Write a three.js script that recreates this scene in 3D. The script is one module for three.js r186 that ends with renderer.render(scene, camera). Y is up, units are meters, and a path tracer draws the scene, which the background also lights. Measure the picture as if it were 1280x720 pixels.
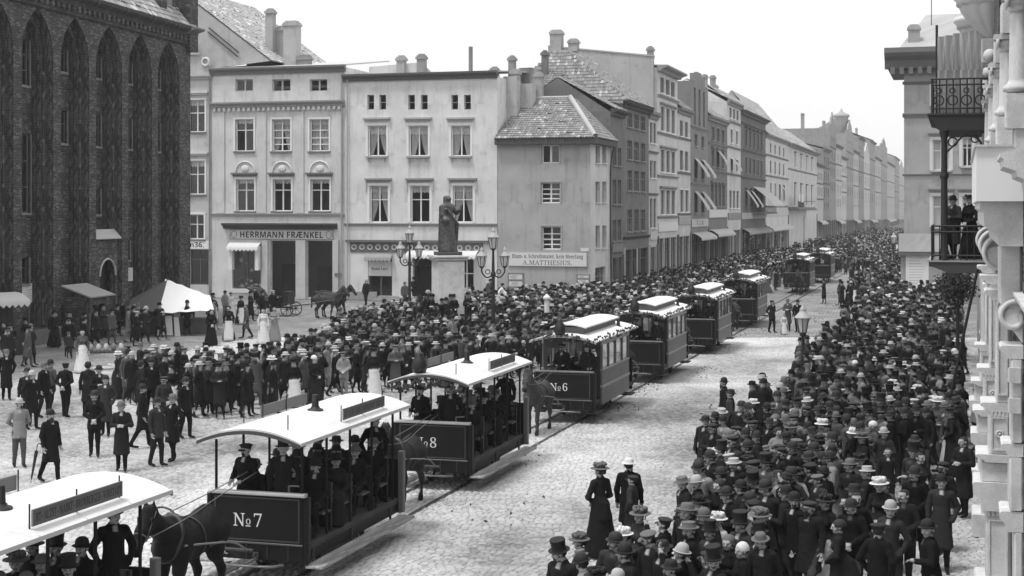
import * as THREE from 'three';
import { mergeGeometries, toCreasedNormals } from 'three/addons/utils/BufferGeometryUtils.js';

// ---------- camera, sky, sun, exposure ----------
const scene = new THREE.Scene();
const CAM = 6.6, FOC = 1900, HOR = 261;          // eye height (m); focal length and horizon measured in the 1280 x 720 photograph
const camera = new THREE.PerspectiveCamera(2 * Math.atan(360 / FOC) * 180 / Math.PI, 16 / 9, 0.2, 4000);
camera.position.set(0, CAM, 0);
camera.lookAt(0, CAM, -100);
camera.setViewOffset(1280, 720, 0, 360 - HOR, 1280, 720);   // rising-front view camera: verticals stay upright
camera.updateProjectionMatrix();
scene.add(camera);
const renderer = new THREE.WebGLRenderer({ antialias: true });
renderer.toneMapping = THREE.LinearToneMapping;
renderer.toneMappingExposure = 1.5;
renderer.shadowMap.enabled = true;
{
  const w = 512, h = 256, d = new Float32Array(w * h * 4);
  const cl = (a, b) => Math.sin(a * 3 + 2.1 * Math.sin(b * 5 + 1)) * Math.sin(b * 9 + 1.7 * Math.sin(a * 4)) + 0.5 * Math.sin(a * 11 + 3 * Math.sin(b * 13)) * Math.sin(b * 23 + a * 5);
  for (let j = 0; j < h; j++) for (let i = 0; i < w; i++) {
    const el = ((j + 0.5) / h - 0.5) * Math.PI;                   // overcast dome, a little brighter overhead, faintly clouded
    const L = el > 0 ? 0.67 + 0.23 * Math.sin(el) + 0.012 * cl(i / w * 2 * Math.PI, el) : 0.45;
    const k = (j * w + i) * 4; d[k] = d[k + 1] = d[k + 2] = L; d[k + 3] = 1;
  }
  const t = new THREE.DataTexture(d, w, h, THREE.RGBAFormat, THREE.FloatType);
  t.mapping = THREE.EquirectangularReflectionMapping; t.magFilter = THREE.LinearFilter; t.needsUpdate = true;
  scene.background = t; scene.environment = t;
}
const sun = new THREE.DirectionalLight(new THREE.Color(1, 1, 1), 1.5);
sun.position.set(-50, 200, -12); sun.target.position.set(10, 0, -60);
sun.castShadow = true; sun.shadow.radius = 20;
Object.assign(sun.shadow.camera, { left: -150, right: 150, top: 150, bottom: -150, near: 1, far: 500 });
scene.add(sun, sun.target);
scene.fog = new THREE.FogExp2(new THREE.Color(0.86, 0.86, 0.86), 0.00036);

// ---------- helpers ----------
const V3 = (x, y, z) => new THREE.Vector3(x, y, z);
let seed = 20240;
const rnd = () => { seed = (seed * 1664525 + 1013904223) >>> 0; return seed / 4294967296; };
const rr = (a, b) => a + (b - a) * rnd();
const pick = a => a[Math.floor(rnd() * a.length)];
const clamp = (x, a, b) => Math.min(b, Math.max(a, x));
const used = {};
function numbered(n) { const k = used[n] = (used[n] ?? -1) + 1; return k ? n + '_' + String(k).padStart(3, '0') : n; }
function add(o, parent) { o.castShadow = true; o.receiveShadow = true; (parent || scene).add(o); return o; }
function tag(o, label, category, group) { o.userData.label = label; o.userData.category = category; if (group) o.userData.group = group; return o; }
function prep(g) {
  let q = g.index ? g.toNonIndexed() : g;
  for (const k of Object.keys(q.attributes)) if (!['position', 'normal', 'uv'].includes(k)) q.deleteAttribute(k);
  if (!q.attributes.uv) q.setAttribute('uv', new THREE.BufferAttribute(new Float32Array(q.attributes.position.count * 2), 2));
  return q;
}
function merge(list) { return list.length === 1 ? list[0] : mergeGeometries(list.map(prep)); }
function mesh(name, geos, mat, parent) {
  const m = new THREE.Mesh(Array.isArray(geos) ? merge(geos) : geos, mat);
  m.name = parent ? name : numbered(name);
  return add(m, parent);
}
function thing(name, label, category, x = 0, y = 0, z = 0, turn = 0, group) {
  const g = new THREE.Group(); g.name = numbered(name); g.position.set(x, y, z); g.rotation.y = turn;
  scene.add(g); return tag(g, label, category, group);
}
function struct(name, geos, mat) { const m = mesh(name, geos, mat); m.userData.kind = 'structure'; return m; }
function bx(x0, x1, y0, y1, z0, z1) {               // box with uv in metres
  const w = x1 - x0, h = y1 - y0, d = z1 - z0, g = new THREE.BoxGeometry(w, h, d), uv = g.attributes.uv;
  const dim = [[d, h], [d, h], [w, d], [w, d], [w, h], [w, h]];
  for (let f = 0; f < 6; f++) for (let i = 0; i < 4; i++) { const k = f * 4 + i; uv.setXY(k, uv.getX(k) * dim[f][0] + x0, uv.getY(k) * dim[f][1] + y0); }
  g.translate((x0 + x1) / 2, (y0 + y1) / 2, (z0 + z1) / 2); return g;
}
function bxt(x0, x1, y0, y1, z0, z1) { const g = new THREE.BoxGeometry(x1 - x0, y1 - y0, z1 - z0); g.translate((x0 + x1) / 2, (y0 + y1) / 2, (z0 + z1) / 2); return g; }   // box whose faces carry a print once
function rbx(x0, x1, y0, y1, z0, z1, r = 0.02) {    // chamfered box
  const s = new THREE.Shape(); const w = x1 - x0 - 2 * r, h = y1 - y0 - 2 * r;
  s.moveTo(0, 0); s.lineTo(w, 0); s.lineTo(w, h); s.lineTo(0, h); s.closePath();
  const g = new THREE.ExtrudeGeometry(s, { depth: z1 - z0 - 2 * r, bevelEnabled: true, bevelThickness: r, bevelSize: r, bevelSegments: 1, steps: 1 });
  g.translate(x0 + r, y0 + r, z0 + r); return g;
}
function bar(p, q, r, r2 = r, seg = 8) {
  const a = V3(...p), b = V3(...q), d = b.clone().sub(a), g = new THREE.CylinderGeometry(r2, r, d.length(), seg, 1);
  g.applyQuaternion(new THREE.Quaternion().setFromUnitVectors(V3(0, 1, 0), d.normalize()));
  g.translate((a.x + b.x) / 2, (a.y + b.y) / 2, (a.z + b.z) / 2); return g;
}
function tube(pts, r, seg = 24, rad = 6, closed = false) {
  return new THREE.TubeGeometry(new THREE.CatmullRomCurve3(pts.map(p => V3(...p)), closed), seg, r, rad, closed);
}
function lathe(pts, x = 0, y = 0, z = 0, seg = 16) {
  const g = new THREE.LatheGeometry(pts.map(p => new THREE.Vector2(p[0], p[1])), seg); g.translate(x, y, z); return g;
}
function ring(R, r, x, y, z, axis = 'z', seg = 24) {
  const g = new THREE.TorusGeometry(R, r, 6, seg); if (axis === 'x') g.rotateY(Math.PI / 2); if (axis === 'y') g.rotateX(Math.PI / 2); g.translate(x, y, z); return g;
}
function prism(pts, depth, z0 = 0, bevel = 0) {     // outline in x,y extruded towards +z
  const s = new THREE.Shape(pts.map(p => new THREE.Vector2(p[0], p[1])));
  const g = new THREE.ExtrudeGeometry(s, { depth, bevelEnabled: bevel > 0, bevelSize: bevel, bevelThickness: bevel, bevelSegments: 1, curveSegments: 8 });
  g.translate(0, 0, z0); return g;
}
function profileX(pts, x0, x1) {                    // outline in (z,y) swept along x
  const g = prism(pts, x1 - x0); g.rotateY(-Math.PI / 2); g.scale(1, 1, 1);
  // after rotateY(-90): old x -> z, old z -> -x
  g.translate(x1, 0, 0); return g;
}
// ---------- frames of reference: the street runs along U, its crosswise direction is V ----------
const AL = Math.atan2(560, FOC), UX = Math.sin(AL), UD = Math.cos(AL);     // street direction (x, depth)
const gp = (px, py, h = 0) => { const d = FOC * (CAM - h) / (py - HOR); return [(px - 640) / FOC * d, d]; };   // photo pixel -> point on the ground (x, depth)
const CX = 98 / FOC * 105, CD = 105;                // corner of the square where the street begins
const ROT_FRONT = -AL, ROT_ROW = Math.PI / 2 - AL, ROT_RIGHT = -Math.PI / 2 - AL;
const fx = px => { const k = (px - 640) / FOC; return (CD * k - CX) / (UD + UX * k); };            // metres along the front of the square
const fyh = (px, py) => CAM + (HOR - py) / FOC * (CD - UX * fx(px));
const fpos = t => [CX + UD * t, CD - UX * t];
const sx = px => { const k = (px - 640) / FOC; return (CD * k - CX) / (UX - UD * k); };            // metres along the street row
const syh = (px, py) => CAM + (HOR - py) / FOC * (CD + UD * sx(px));
const spos = s => [CX + UX * s, CD + UD * s];

// ---------- procedural textures ----------
function hash(x, y, s) { let h = (x * 374761393 + y * 668265263 + s * 1442695041) | 0; h = Math.imul(h ^ (h >>> 13), 1274126177); return ((h ^ (h >>> 16)) >>> 0) / 4294967296; }
function vnoise(x, y, per, s) {                     // tileable value noise
  const xi = Math.floor(x), yi = Math.floor(y), fx_ = x - xi, fy_ = y - yi, m = v => ((v % per) + per) % per;
  const u = fx_ * fx_ * (3 - 2 * fx_), v = fy_ * fy_ * (3 - 2 * fy_);
  const a = hash(m(xi), m(yi), s), b = hash(m(xi + 1), m(yi), s), c = hash(m(xi), m(yi + 1), s), d = hash(m(xi + 1), m(yi + 1), s);
  return a + (b - a) * u + (c - a) * v + (a - b - c + d) * u * v;
}
function fbm(x, y, per, oct, s) { let a = 0, w = 0.5, t = 0; for (let i = 0; i < oct; i++) { a += w * vnoise(x, y, per, s + i); t += w; w *= 0.55; x *= 2; y *= 2; per *= 2; } return a / t; }
function tex(n, fn, rep, srgb = true) {             // fn(u,v in 0..1) -> 0..1 grey
  const d = new Uint8Array(n * n * 4);
  for (let j = 0; j < n; j++) for (let i = 0; i < n; i++) { const v = clamp(fn(i / n, j / n), 0, 1) * 255, k = (j * n + i) * 4; d[k] = d[k + 1] = d[k + 2] = v; d[k + 3] = 255; }
  const t = new THREE.DataTexture(d, n, n); t.wrapS = t.wrapT = THREE.RepeatWrapping; t.magFilter = THREE.LinearFilter; t.minFilter = THREE.LinearMipmapLinearFilter; t.generateMipmaps = true;
  if (srgb) t.colorSpace = THREE.SRGBColorSpace; t.repeat.set(rep, rep); t.needsUpdate = true; return t;
}
const T = {};
T.stucco = tex(512, (u, v) => { const a = fbm(u * 6, v * 6, 6, 5, 3), st = fbm(u * 24, v * 3, 24, 3, 9), sp = hash(Math.floor(u * 512), Math.floor(v * 512), 5);
  const b = fbm(u * 14, v * 14, 14, 4, 61); return 0.90 + 0.15 * (a - 0.25) - 0.07 * Math.max(0, st - 0.56) * 4 - 0.07 * Math.max(0, b - 0.6) * 4 + 0.06 * (sp - 0.5); }, 1 / 7);
T.rough = tex(256, (u, v) => fbm(u * 16, v * 16, 16, 4, 31), 1 / 1.5, false);
T.brick = tex(512, (u, v) => {                      // 12 x 28 bricks in a 3.4 m square
  const r = Math.floor(v * 40), yo = v * 40 - r, xo = u * 12 + (r % 2) * 0.5, c = Math.floor(xo), fxo = xo - c;
  const mort = yo < 0.16 || fxo < 0.05; const tone = hash(((c % 12) + 12) % 12, r, 77), big = fbm(u * 5, v * 5, 5, 4, 71), sp = hash(Math.floor(u * 256), Math.floor(v * 256), 4);
  return mort ? 0.62 + 0.25 * big : 0.24 + 0.42 * tone * tone + 0.34 * (big - 0.3) + (sp > 0.965 ? 0.4 : 0); }, 1 / 3.4);
T.cobble = tex(1024, (u, v) => {                    // far paving: 40 x 60 setts in 8 m
  const r = Math.floor(v * 48), yo = v * 48 - r - 0.5, xo = u * 40 + hash(r, 0, 8) * 3, c = Math.floor(xo), fxo = xo - c - 0.5;
  const e = Math.max(Math.abs(yo), Math.abs(fxo)); const tone = hash(((c % 40) + 40) % 40, r, 55), big = fbm(u * 6, v * 6, 6, 5, 20);
  return (e > 0.42 ? 0.60 : 0.80 + 0.16 * tone) * (0.78 + 0.4 * big); }, 1 / 8);
T.cobbleB = tex(1024, (u, v) => { const r = Math.floor(v * 48), yo = v * 48 - r - 0.5, xo = u * 40 + hash(r, 0, 8) * 3, fxo = xo - Math.floor(xo) - 0.5;
  return 1 - Math.pow(Math.max(Math.abs(yo), Math.abs(fxo)) * 2, 4); }, 1 / 8, false);
T.dirt = tex(512, (u, v) => 0.62 + 0.5 * (fbm(u * 8, v * 8, 8, 6, 91) - 0.5) + 0.14 * (hash(Math.floor(u * 512), Math.floor(v * 512), 3) - 0.5), 1 / 11);
T.wood = tex(256, (u, v) => 0.55 + 0.45 * fbm(u * 24, v * 2, 24, 4, 44), 1 / 1.2);
T.stone = tex(256, (u, v) => 0.84 + 0.2 * fbm(u * 10, v * 10, 10, 5, 14) + 0.1 * (hash(Math.floor(u * 256), Math.floor(v * 256), 6) - 0.5), 1 / 2.2);

// ---------- materials: the photograph is grey, so every colour is a grey ----------
const grey = v => new THREE.Color().setRGB(v, v, v);
const mcache = {};
function mat(v, rough = 0.9, o = {}) { const k = v + '|' + rough + '|' + Object.keys(o).map(q => q + (o[q]?.uuid ?? o[q])).join(); return mcache[k] ??= new THREE.MeshStandardMaterial({ color: grey(v), roughness: rough, ...o }); }
const stucco = v => mat(v, 0.95, { map: T.stucco, bumpMap: T.rough, bumpScale: 0.006 });
const stone = v => mat(v, 0.9, { map: T.stone, bumpMap: T.rough, bumpScale: 0.004 });
const wood = v => mat(v, 0.85, { map: T.wood });
const M = {
  iron: mat(0.02, 0.55), ironRust: mat(0.045, 0.75), black: mat(0.012, 0.5), white: mat(0.78, 0.7), offwhite: mat(0.66, 0.8), trim: mat(0.6, 0.8), darkTrim: mat(0.16, 0.85),
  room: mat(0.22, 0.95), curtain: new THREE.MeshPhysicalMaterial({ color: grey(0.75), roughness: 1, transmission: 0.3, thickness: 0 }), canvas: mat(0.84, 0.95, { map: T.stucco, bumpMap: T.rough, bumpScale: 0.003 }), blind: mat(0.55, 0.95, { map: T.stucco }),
  sheet: new THREE.MeshPhysicalMaterial({ color: grey(0.8), roughness: 0.9, specularIntensity: 0.3 }),
  clear: new THREE.MeshPhysicalMaterial({ color: grey(0.96), roughness: 0.03, transmission: 1, thickness: 0, ior: 1.45 }),
};
M.glass = M.clear;
function textMat(w, h, draw, rough = 0.8) {
  const c = document.createElement('canvas'); c.width = w; c.height = h; draw(c.getContext('2d'), w, h);
  const t = new THREE.CanvasTexture(c); t.colorSpace = THREE.SRGBColorSpace; return new THREE.MeshStandardMaterial({ map: t, roughness: rough });
}
const g8 = v => { const s = Math.round(255 * (v <= 0.0031308 ? 12.92 * v : 1.055 * Math.pow(v, 1 / 2.4) - 0.055)); return `rgb(${s},${s},${s})`; };
function plate(x0, x1, y0, y1, z) { const g = new THREE.PlaneGeometry(x1 - x0, y1 - y0); g.translate((x0 + x1) / 2, (y0 + y1) / 2, z); return g; }
// ---------- the setting: ground, paving, track ----------
{
  const g = new THREE.PlaneGeometry(2400, 2400); g.rotateX(-Math.PI / 2);
  const uv = g.attributes.uv; for (let i = 0; i < uv.count; i++) uv.setXY(i, uv.getX(i) * 2400, uv.getY(i) * 2400);
  g.rotateY(-AL); g.translate(0, -0.022, -400);
  struct('ground', g, mat(0.36, 0.95, { map: T.cobble, bumpMap: T.cobbleB, bumpScale: 0.015 }));
}
const TRX = -4.49, TRD = 26.75;                     // centre of the track beside tram no 7
{ // setts of the square: each a rounded stone, laid in courses across the street; too many to count
  const s = new THREE.BufferGeometry(), pos = [], idx = [];
  const N = 4, hgt = (u, v) => 0.030 * (1 - Math.pow(Math.abs(u), 3.2)) * (1 - Math.pow(Math.abs(v), 3.2));
  for (let j = 0; j <= N; j++) for (let i = 0; i <= N; i++) { const u = i / N * 2 - 1, v = j / N * 2 - 1; pos.push(u * 0.5, hgt(u, v), v * 0.5); }
  for (let j = 0; j < N; j++) for (let i = 0; i < N; i++) { const a = j * (N + 1) + i, b = a + 1, c = a + N + 1, d = c + 1; idx.push(a, c, b, b, c, d); }
  s.setAttribute('position', new THREE.Float32BufferAttribute(pos, 3)); s.setIndex(idx); s.computeVertexNormals();
  const list = [];
  const cw = 0.135;
  for (let r = -280; r < 520; r++) {
    const a0 = r * cw + 20;                          // along the street from the camera's foot
    let c = -34 - rnd();
    while (c < 24) {
      const w = rr(0.10, 0.19); const mid = c + w / 2; c += w + 0.011;
      const x = UX * a0 + UD * mid, d = UD * a0 - UX * mid;
      if (d < 20 || d > 78) continue;
      const px = 640 + x / d * FOC; if (px < -40 || px > 1260) continue;
      list.push([x, d, w, hash(r, Math.round(mid * 50), 2), hash(r + 7, Math.round(mid * 31), 5)]);
    }
  }
  const im = new THREE.InstancedMesh(s, mat(1, 0.92), list.length); const o = new THREE.Object3D(), col = new THREE.Color();
  list.forEach(([x, d, w, q, q2], i) => {
    o.position.set(x, -0.018 + 0.007 * (q2 - 0.5), -d); o.rotation.set(0.05 * (q - 0.5), -AL + 0.08 * (q2 - 0.5), 0.06 * (q2 - 0.5)); o.scale.set(w, 0.5 + 0.35 * q, cw - 0.009 - 0.010 * q2); o.updateMatrix(); im.setMatrixAt(i, o.matrix);
    const patch = 0.55 * fbm(x / 6 + 40, d / 6 + 40, 512, 4, 12) + 0.45 * fbm(x / 1.7 + 90, d / 3 + 70, 512, 4, 33);                       // worn, sandy and soiled patches of the paving
    col.setRGB(1, 1, 1).multiplyScalar(clamp(0.32 + 0.15 * q + 0.95 * (patch - 0.5), 0.12, 0.66)); im.setColorAt(i, col);
  });
  im.name = 'cobblestones'; im.userData = { kind: 'stuff', label: 'pale worn cobblestones paving the square and street', category: 'paving' }; add(im);
}
{ // straw and dung trodden into the roadway
  const k = new THREE.IcosahedronGeometry(1, 0), im = new THREE.InstancedMesh(k, mat(1, 0.95), 900), o = new THREE.Object3D(), col = new THREE.Color();
  for (let i = 0; i < 900; i++) {
    const c = Math.floor(hash(i, 1, 5) * 46), s = 3 + 95 * hash(c, 2, 9), t = -0.6 + 8.2 * Math.pow(hash(c, 4, 3), 1.3), sp = 0.25 + 1.1 * hash(c, 6, 1), a = hash(i, 8, 8) * 6.28, r = sp * Math.sqrt(hash(i, 9, 2));
    const ss = s + r * Math.cos(a) * 1.8, tt = t + r * Math.sin(a);
    o.position.set(TRX + UX * ss + UD * tt, 0.012, -(TRD + UD * ss - UX * tt)); o.rotation.set(a, a * 2, a * 3); const q = 0.010 + 0.022 * hash(i, 3, 3) ** 2; o.scale.set(q * 1.6, q * 0.7, q * 1.4); o.updateMatrix(); im.setMatrixAt(i, o.matrix); im.setColorAt(i, col.setRGB(1, 1, 1).multiplyScalar(0.05 + 0.16 * hash(i, 5, 5)));
  }
  im.name = 'street_litter'; im.userData = { kind: 'stuff', label: 'straw and dung scattered over the roadway beside the track', category: 'litter' }; add(im);
}
{ // rails of the horse tramway
  const L = 200;
  for (const o of [-0.5, 0.5]) {
    const g = merge([bx(o - 0.05, o - 0.012, -0.02, 0.016, -L, 20), bx(o + 0.022, o + 0.045, -0.02, 0.014, -L, 20)]);
    const m = mesh('rail', g, mat(0.09, 0.5)); m.position.set(TRX, 0, -TRD); m.rotation.y = -AL; m.userData.kind = 'structure';
  }
}
{ // footway of large stone slabs before the columned house
  const g = new THREE.Group(); g.name = 'footway'; g.userData.kind = 'structure'; scene.add(g);
  g.position.set(6.19, 0, -32.2); g.rotation.y = ROT_FRONT;
  const vars = [0.42, 0.5, 0.56].map(v => stone(v)), gs = [0.9, 1.05, 1.2].map(l => rbx(-0.6, 0.6, -0.02, 0.035, -l / 2, l / 2, 0.012));
  let z = 14; const lens = [0.9, 1.05, 1.2];
  while (z > -40) { const k = Math.floor(rnd() * 3); z -= lens[k] / 2; const m = mesh('slab', gs[k], vars[Math.floor(rnd() * 3)], g); m.position.set(rr(-0.01, 0.01), rr(-0.004, 0.006), z); z -= lens[k] / 2 + 0.025; }
}
// ---------- building kit ----------
function holePath(o) {
  const p = new THREE.Path(), { x, y, w, h } = o;
  p.moveTo(x, y); p.lineTo(x + w, y);
  if (o.round) { p.lineTo(x + w, y + h - w / 2); p.absarc(x + w / 2, y + h - w / 2, w / 2, 0, Math.PI, false); p.lineTo(x, y); }
  else if (o.point) { const sp = y + h - o.point; p.lineTo(x + w, sp); p.quadraticCurveTo(x + w, sp + o.point * 0.62, x + w / 2, y + h); p.quadraticCurveTo(x, sp + o.point * 0.62, x, sp); p.lineTo(x, y); }
  else { p.lineTo(x + w, y + h); p.lineTo(x, y + h); p.lineTo(x, y); }
  return p;
}
function pierced(outline, holes, th, zf = 0) {      // wall sheet with openings, front face at zf
  const s = new THREE.Shape(outline.map(p => new THREE.Vector2(p[0], p[1]))); s.holes = holes.map(holePath);
  const g = new THREE.ExtrudeGeometry(s, { depth: th, bevelEnabled: false, curveSegments: 10 }); g.translate(0, 0, zf - th); return g;
}
const rect = (x0, x1, y0, y1) => [[x0, y0], [x1, y0], [x1, y1], [x0, y1]];
const paneGeo = new Map();
function winAt(parent, o, st = {}) {                // o: opening {x,y,w,h}; the mesh 'window' is its frame, panes and trim hang on it
  const { x, y, w, h } = o, f = st.f ?? 0.07, z = -(st.inset ?? 0.22), d = 0.07, b = st.b ?? 0.045;
  const fr = [bx(x, x + f, y, y + h, z - d, z), bx(x + w - f, x + w, y, y + h, z - d, z), bx(x + f, x + w - f, y, y + f, z - d, z), bx(x + f, x + w - f, y + h - f, y + h, z - d, z)];
  const cols = st.cols ?? 2, rows = st.rows ?? [0.64];
  const xs = [x + f], ys = [y + f];
  for (let i = 1; i < cols; i++) { const c = x + w * i / cols; fr.push(bx(c - b, c + b, y + f, y + h - f, z - d, z + 0.012)); xs.push(c - b, c + b); }
  xs.push(x + w - f);
  for (const r of rows) { const c = y + h * r; fr.push(bx(x + f, x + w - f, c - b * 0.8, c + b * 0.8, z - d, z + 0.006)); ys.push(c - b * 0.8, c + b * 0.8); }
  ys.push(y + h - f);
  const m = mesh('window', fr, st.frame ?? M.white, parent);
  for (let i = 0; i < xs.length; i += 2) for (let j = 0; j < ys.length; j += 2) if (!(st.open && j === 0 && i === (st.open - 1) * 2))
    mesh('pane', bx(xs[i], xs[i + 1], ys[j], ys[j + 1], z - 0.045, z - 0.035), st.glass ?? M.glass, m);
  if (st.sill !== 0) mesh('sill', bx(x - 0.12, x + w + 0.12, y - (st.sill ?? 0.12), y - 0.002, -0.14, st.sillOut ?? 0.12), st.sillMat ?? M.trim, m);
  if (st.brackets) for (const q of [x + 0.06, x + w - 0.16]) mesh('bracket', bx(q, q + 0.1, y - 0.42, y - 0.125, 0.002, 0.1), st.sillMat ?? M.trim, m);
  if (st.surround) { const s = st.surround; mesh('surround', [bx(x - s, x - 0.003, y, y + h, 0.002, 0.05), bx(x + w + 0.003, x + w + s, y, y + h, 0.002, 0.05), bx(x - s, x + w + s, y + h + 0.003, y + h + s, 0.002, 0.06)], st.surMat ?? M.white, m); }
  if (st.hood) mesh('hood', [bx(x - 0.32, x + w + 0.32, y + h + st.hood, y + h + st.hood + 0.13, 0.002, 0.26), bx(x - 0.24, x + w + 0.24, y + h + st.hood - 0.12, y + h + st.hood - 0.002, 0.002, 0.14)], st.hoodMat ?? M.trim, m);
  if (st.valance) {                                  // scalloped blind
    const p = [[x + f, y + h - f], [x + w - f, y + h - f]]; const n = 5, dw = (w - 2 * f) / n, lo = y + h * (st.valance);
    const s = new THREE.Shape(); s.moveTo(x + f, y + h - f); s.lineTo(x + w - f, y + h - f); s.lineTo(x + w - f, lo); for (let i = 0; i < n; i++) { const a = x + w - f - i * dw; s.quadraticCurveTo(a - dw / 2, lo - 0.2, a - dw, lo); } s.closePath();
    const g = new THREE.ExtrudeGeometry(s, { depth: 0.015, bevelEnabled: false }); g.translate(0, 0, z - 0.14); mesh('blind', g, M.canvas, m);
  }
  if (st.curtain) {                                  // two lace curtains drawn to the sides
    const k = st.curtain; for (const sd of [0, 1]) {
      const P = [], I = []; const n = 12, r = 6;
      for (let j = 0; j <= r; j++) { const v = j / r, wide = (w / 2 - f) * (1 - (k) * Math.pow(v, 1.6)); for (let i = 0; i <= n; i++) { const u = i / n, xx = sd ? x + w - f - u * wide : x + f + u * wide; P.push(xx, y + h - f - v * (h - 2 * f), z - 0.2 + 0.03 * Math.sin(u * 19 + sd)); } }
      for (let j = 0; j < r; j++) for (let i = 0; i < n; i++) { const a = j * (n + 1) + i, c = a + n + 1; I.push(a, c, a + 1, a + 1, c, c + 1); }
      const g = new THREE.BufferGeometry(); g.setAttribute('position', new THREE.Float32BufferAttribute(P, 3)); g.setIndex(I); g.computeVertexNormals(); mesh('curtain', g, M.curtain, m);
    }
  }
  return m;
}
function tileRoof(A, B, C, D, o = {}) {             // overlapping pantiles on the slope A-B (eave) to D-C (ridge)
  A = V3(...A); B = V3(...B); C = V3(...C); D = V3(...D);
  const pw = o.pw ?? 0.22, ph = o.ph ?? 0.31, ex = B.clone().sub(A).normalize(), n = ex.clone().cross(D.clone().sub(A)).normalize(), es = n.clone().cross(ex).normalize();
  const L = D.clone().sub(A).dot(es), xl1 = D.clone().sub(A).dot(ex), xr0 = B.clone().sub(A).dot(ex), xr1 = C.clone().sub(A).dot(ex);
  const P = [], N = [], K = [], UV = [];
  const put = (x, s, y) => A.clone().addScaledVector(ex, x).addScaledVector(es, s).addScaledVector(n, y);
  const tri = (a, b, c, col) => { const nn = b.clone().sub(a).cross(c.clone().sub(a)).normalize(); for (const q of [a, b, c]) { P.push(q.x, q.y, q.z); N.push(nn.x, nn.y, nn.z); K.push(col, col, col); UV.push(q.x, q.y); } };
  const rows = Math.max(1, Math.round(L / ph)), W = o.wave ?? 3, base = o.base ?? 1;
  for (let r = 0; r < rows; r++) {
    const s0 = r / rows * L, s1 = (r + 1.12) / rows * L, xl = xl1 * (r + 0.5) / rows, xr = xr0 + (xr1 - xr0) * (r + 0.5) / rows;
    const k0 = Math.floor(xl / pw), k1 = Math.ceil(xr / pw);
    for (let k = k0; k < k1; k++) {
      const xa = Math.max(xl, k * pw), xb = Math.min(xr, (k + 1) * pw); if (xb - xa < 0.03) continue;
      const q = hash(k + 900, r, o.seed ?? 1), col = base * (0.62 + 0.5 * q + (q > 0.93 ? 0.5 : 0)), lift = 0.03 + 0.02 * hash(k, r, 3) + (hash(k, r, 17) > 0.96 ? 0.06 : 0);
      const hs = u => 0.055 * Math.sin(Math.PI * clamp(u * 1.25, 0, 1));
      let pa, pb; for (let i = 0; i <= W; i++) {
        const u = i / W, x = xa + (xb - xa) * u, lo = put(x, s0, hs(u) + lift), hi = put(x, Math.min(s1, L), hs(u)), un = put(x, s0, hs(u) * 0.3 - 0.02);
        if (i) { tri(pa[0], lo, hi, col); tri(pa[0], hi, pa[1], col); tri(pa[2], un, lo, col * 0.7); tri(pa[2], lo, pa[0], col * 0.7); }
        pa = [lo, hi, un];
      }
    }
  }
  const q = n.clone().multiplyScalar(-0.05); tri(A.clone().add(q), B.clone().add(q), C.clone().add(q), 0.5); tri(A.clone().add(q), C.clone().add(q), D.clone().add(q), 0.5);
  const g = new THREE.BufferGeometry(); g.setAttribute('position', new THREE.Float32BufferAttribute(P, 3)); g.setAttribute('normal', new THREE.Float32BufferAttribute(N, 3)); g.setAttribute('color', new THREE.Float32BufferAttribute(K, 3)); g.setAttribute('uv', new THREE.Float32BufferAttribute(UV, 2)); return g;
}
function roofMesh(gs, tone, parent, name = 'roof') {
  const g = gs.length === 1 ? gs[0] : mergeGeometries(gs); const m = new THREE.Mesh(g, mat(tone, 0.9, { vertexColors: true })); m.name = name; return add(m, parent);
}
function slab(A, B, C, D, th) {                     // thin sloping slab (quad with thickness)
  const a = [A, B, C, D].map(p => V3(...p)), n = a[1].clone().sub(a[0]).cross(a[3].clone().sub(a[0])).normalize().multiplyScalar(th), b = a.map(p => p.clone().sub(n));
  const P = []; const q = (i, j, k, l) => { for (const v of [i, j, k, i, k, l]) P.push(v.x, v.y, v.z); };
  q(a[0], a[1], a[2], a[3]); q(b[3], b[2], b[1], b[0]); for (let i = 0; i < 4; i++) { const j = (i + 1) % 4; q(a[j], a[i], b[i], b[j]); }
  const g = new THREE.BufferGeometry(); g.setAttribute('position', new THREE.Float32BufferAttribute(P, 3)); g.computeVertexNormals();
  const uv = []; for (let i = 0; i < P.length; i += 3) uv.push(P[i] + P[i + 2], P[i + 1] + P[i + 2] * 0.5); g.setAttribute('uv', new THREE.Float32BufferAttribute(uv, 2)); return g;
}
function shell(g, w, h, depth, holes, wm, o = {}) { // four walls and a ceiling round a room behind the facade
  const th = 0.35, outline = o.outline ?? rect(0, w, 0, h);
  mesh('wall', [pierced(outline, holes, th), bx(0, 0.3, 0, h, -depth, -th - 0.002), bx(w - 0.3, w, 0, h, -depth, -th - 0.002), bx(0.302, w - 0.302, 0, h, -depth, -depth + 0.3)], wm, g);
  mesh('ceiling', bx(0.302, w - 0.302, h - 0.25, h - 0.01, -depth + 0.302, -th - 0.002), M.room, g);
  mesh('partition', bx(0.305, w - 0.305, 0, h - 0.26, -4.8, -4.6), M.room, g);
}
const cornice = (x0, x1, y, h, out) => profileX([[0.002, y], [out * 0.35, y], [out * 0.45, y + h * 0.4], [out * 0.85, y + h * 0.6], [out, y + h * 0.75], [out, y + h], [0.002, y + h]], x0, x1);
function chimney(parent, x, z, y0, y1, w, d, m = stucco(0.3)) { return mesh('chimney', [bx(x - w / 2, x + w / 2, y0, y1, z - d / 2, z + d / 2), bx(x - w / 2 - 0.08, x + w / 2 + 0.08, y1 - 0.3, y1 - 0.12, z - d / 2 - 0.08, z + d / 2 + 0.08), bx(x - w / 2 + 0.1, x + w / 2 - 0.1, y1 + 0.002, y1 + 0.1, z - d / 2 + 0.1, z + d / 2 - 0.1)], m, parent); }
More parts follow.
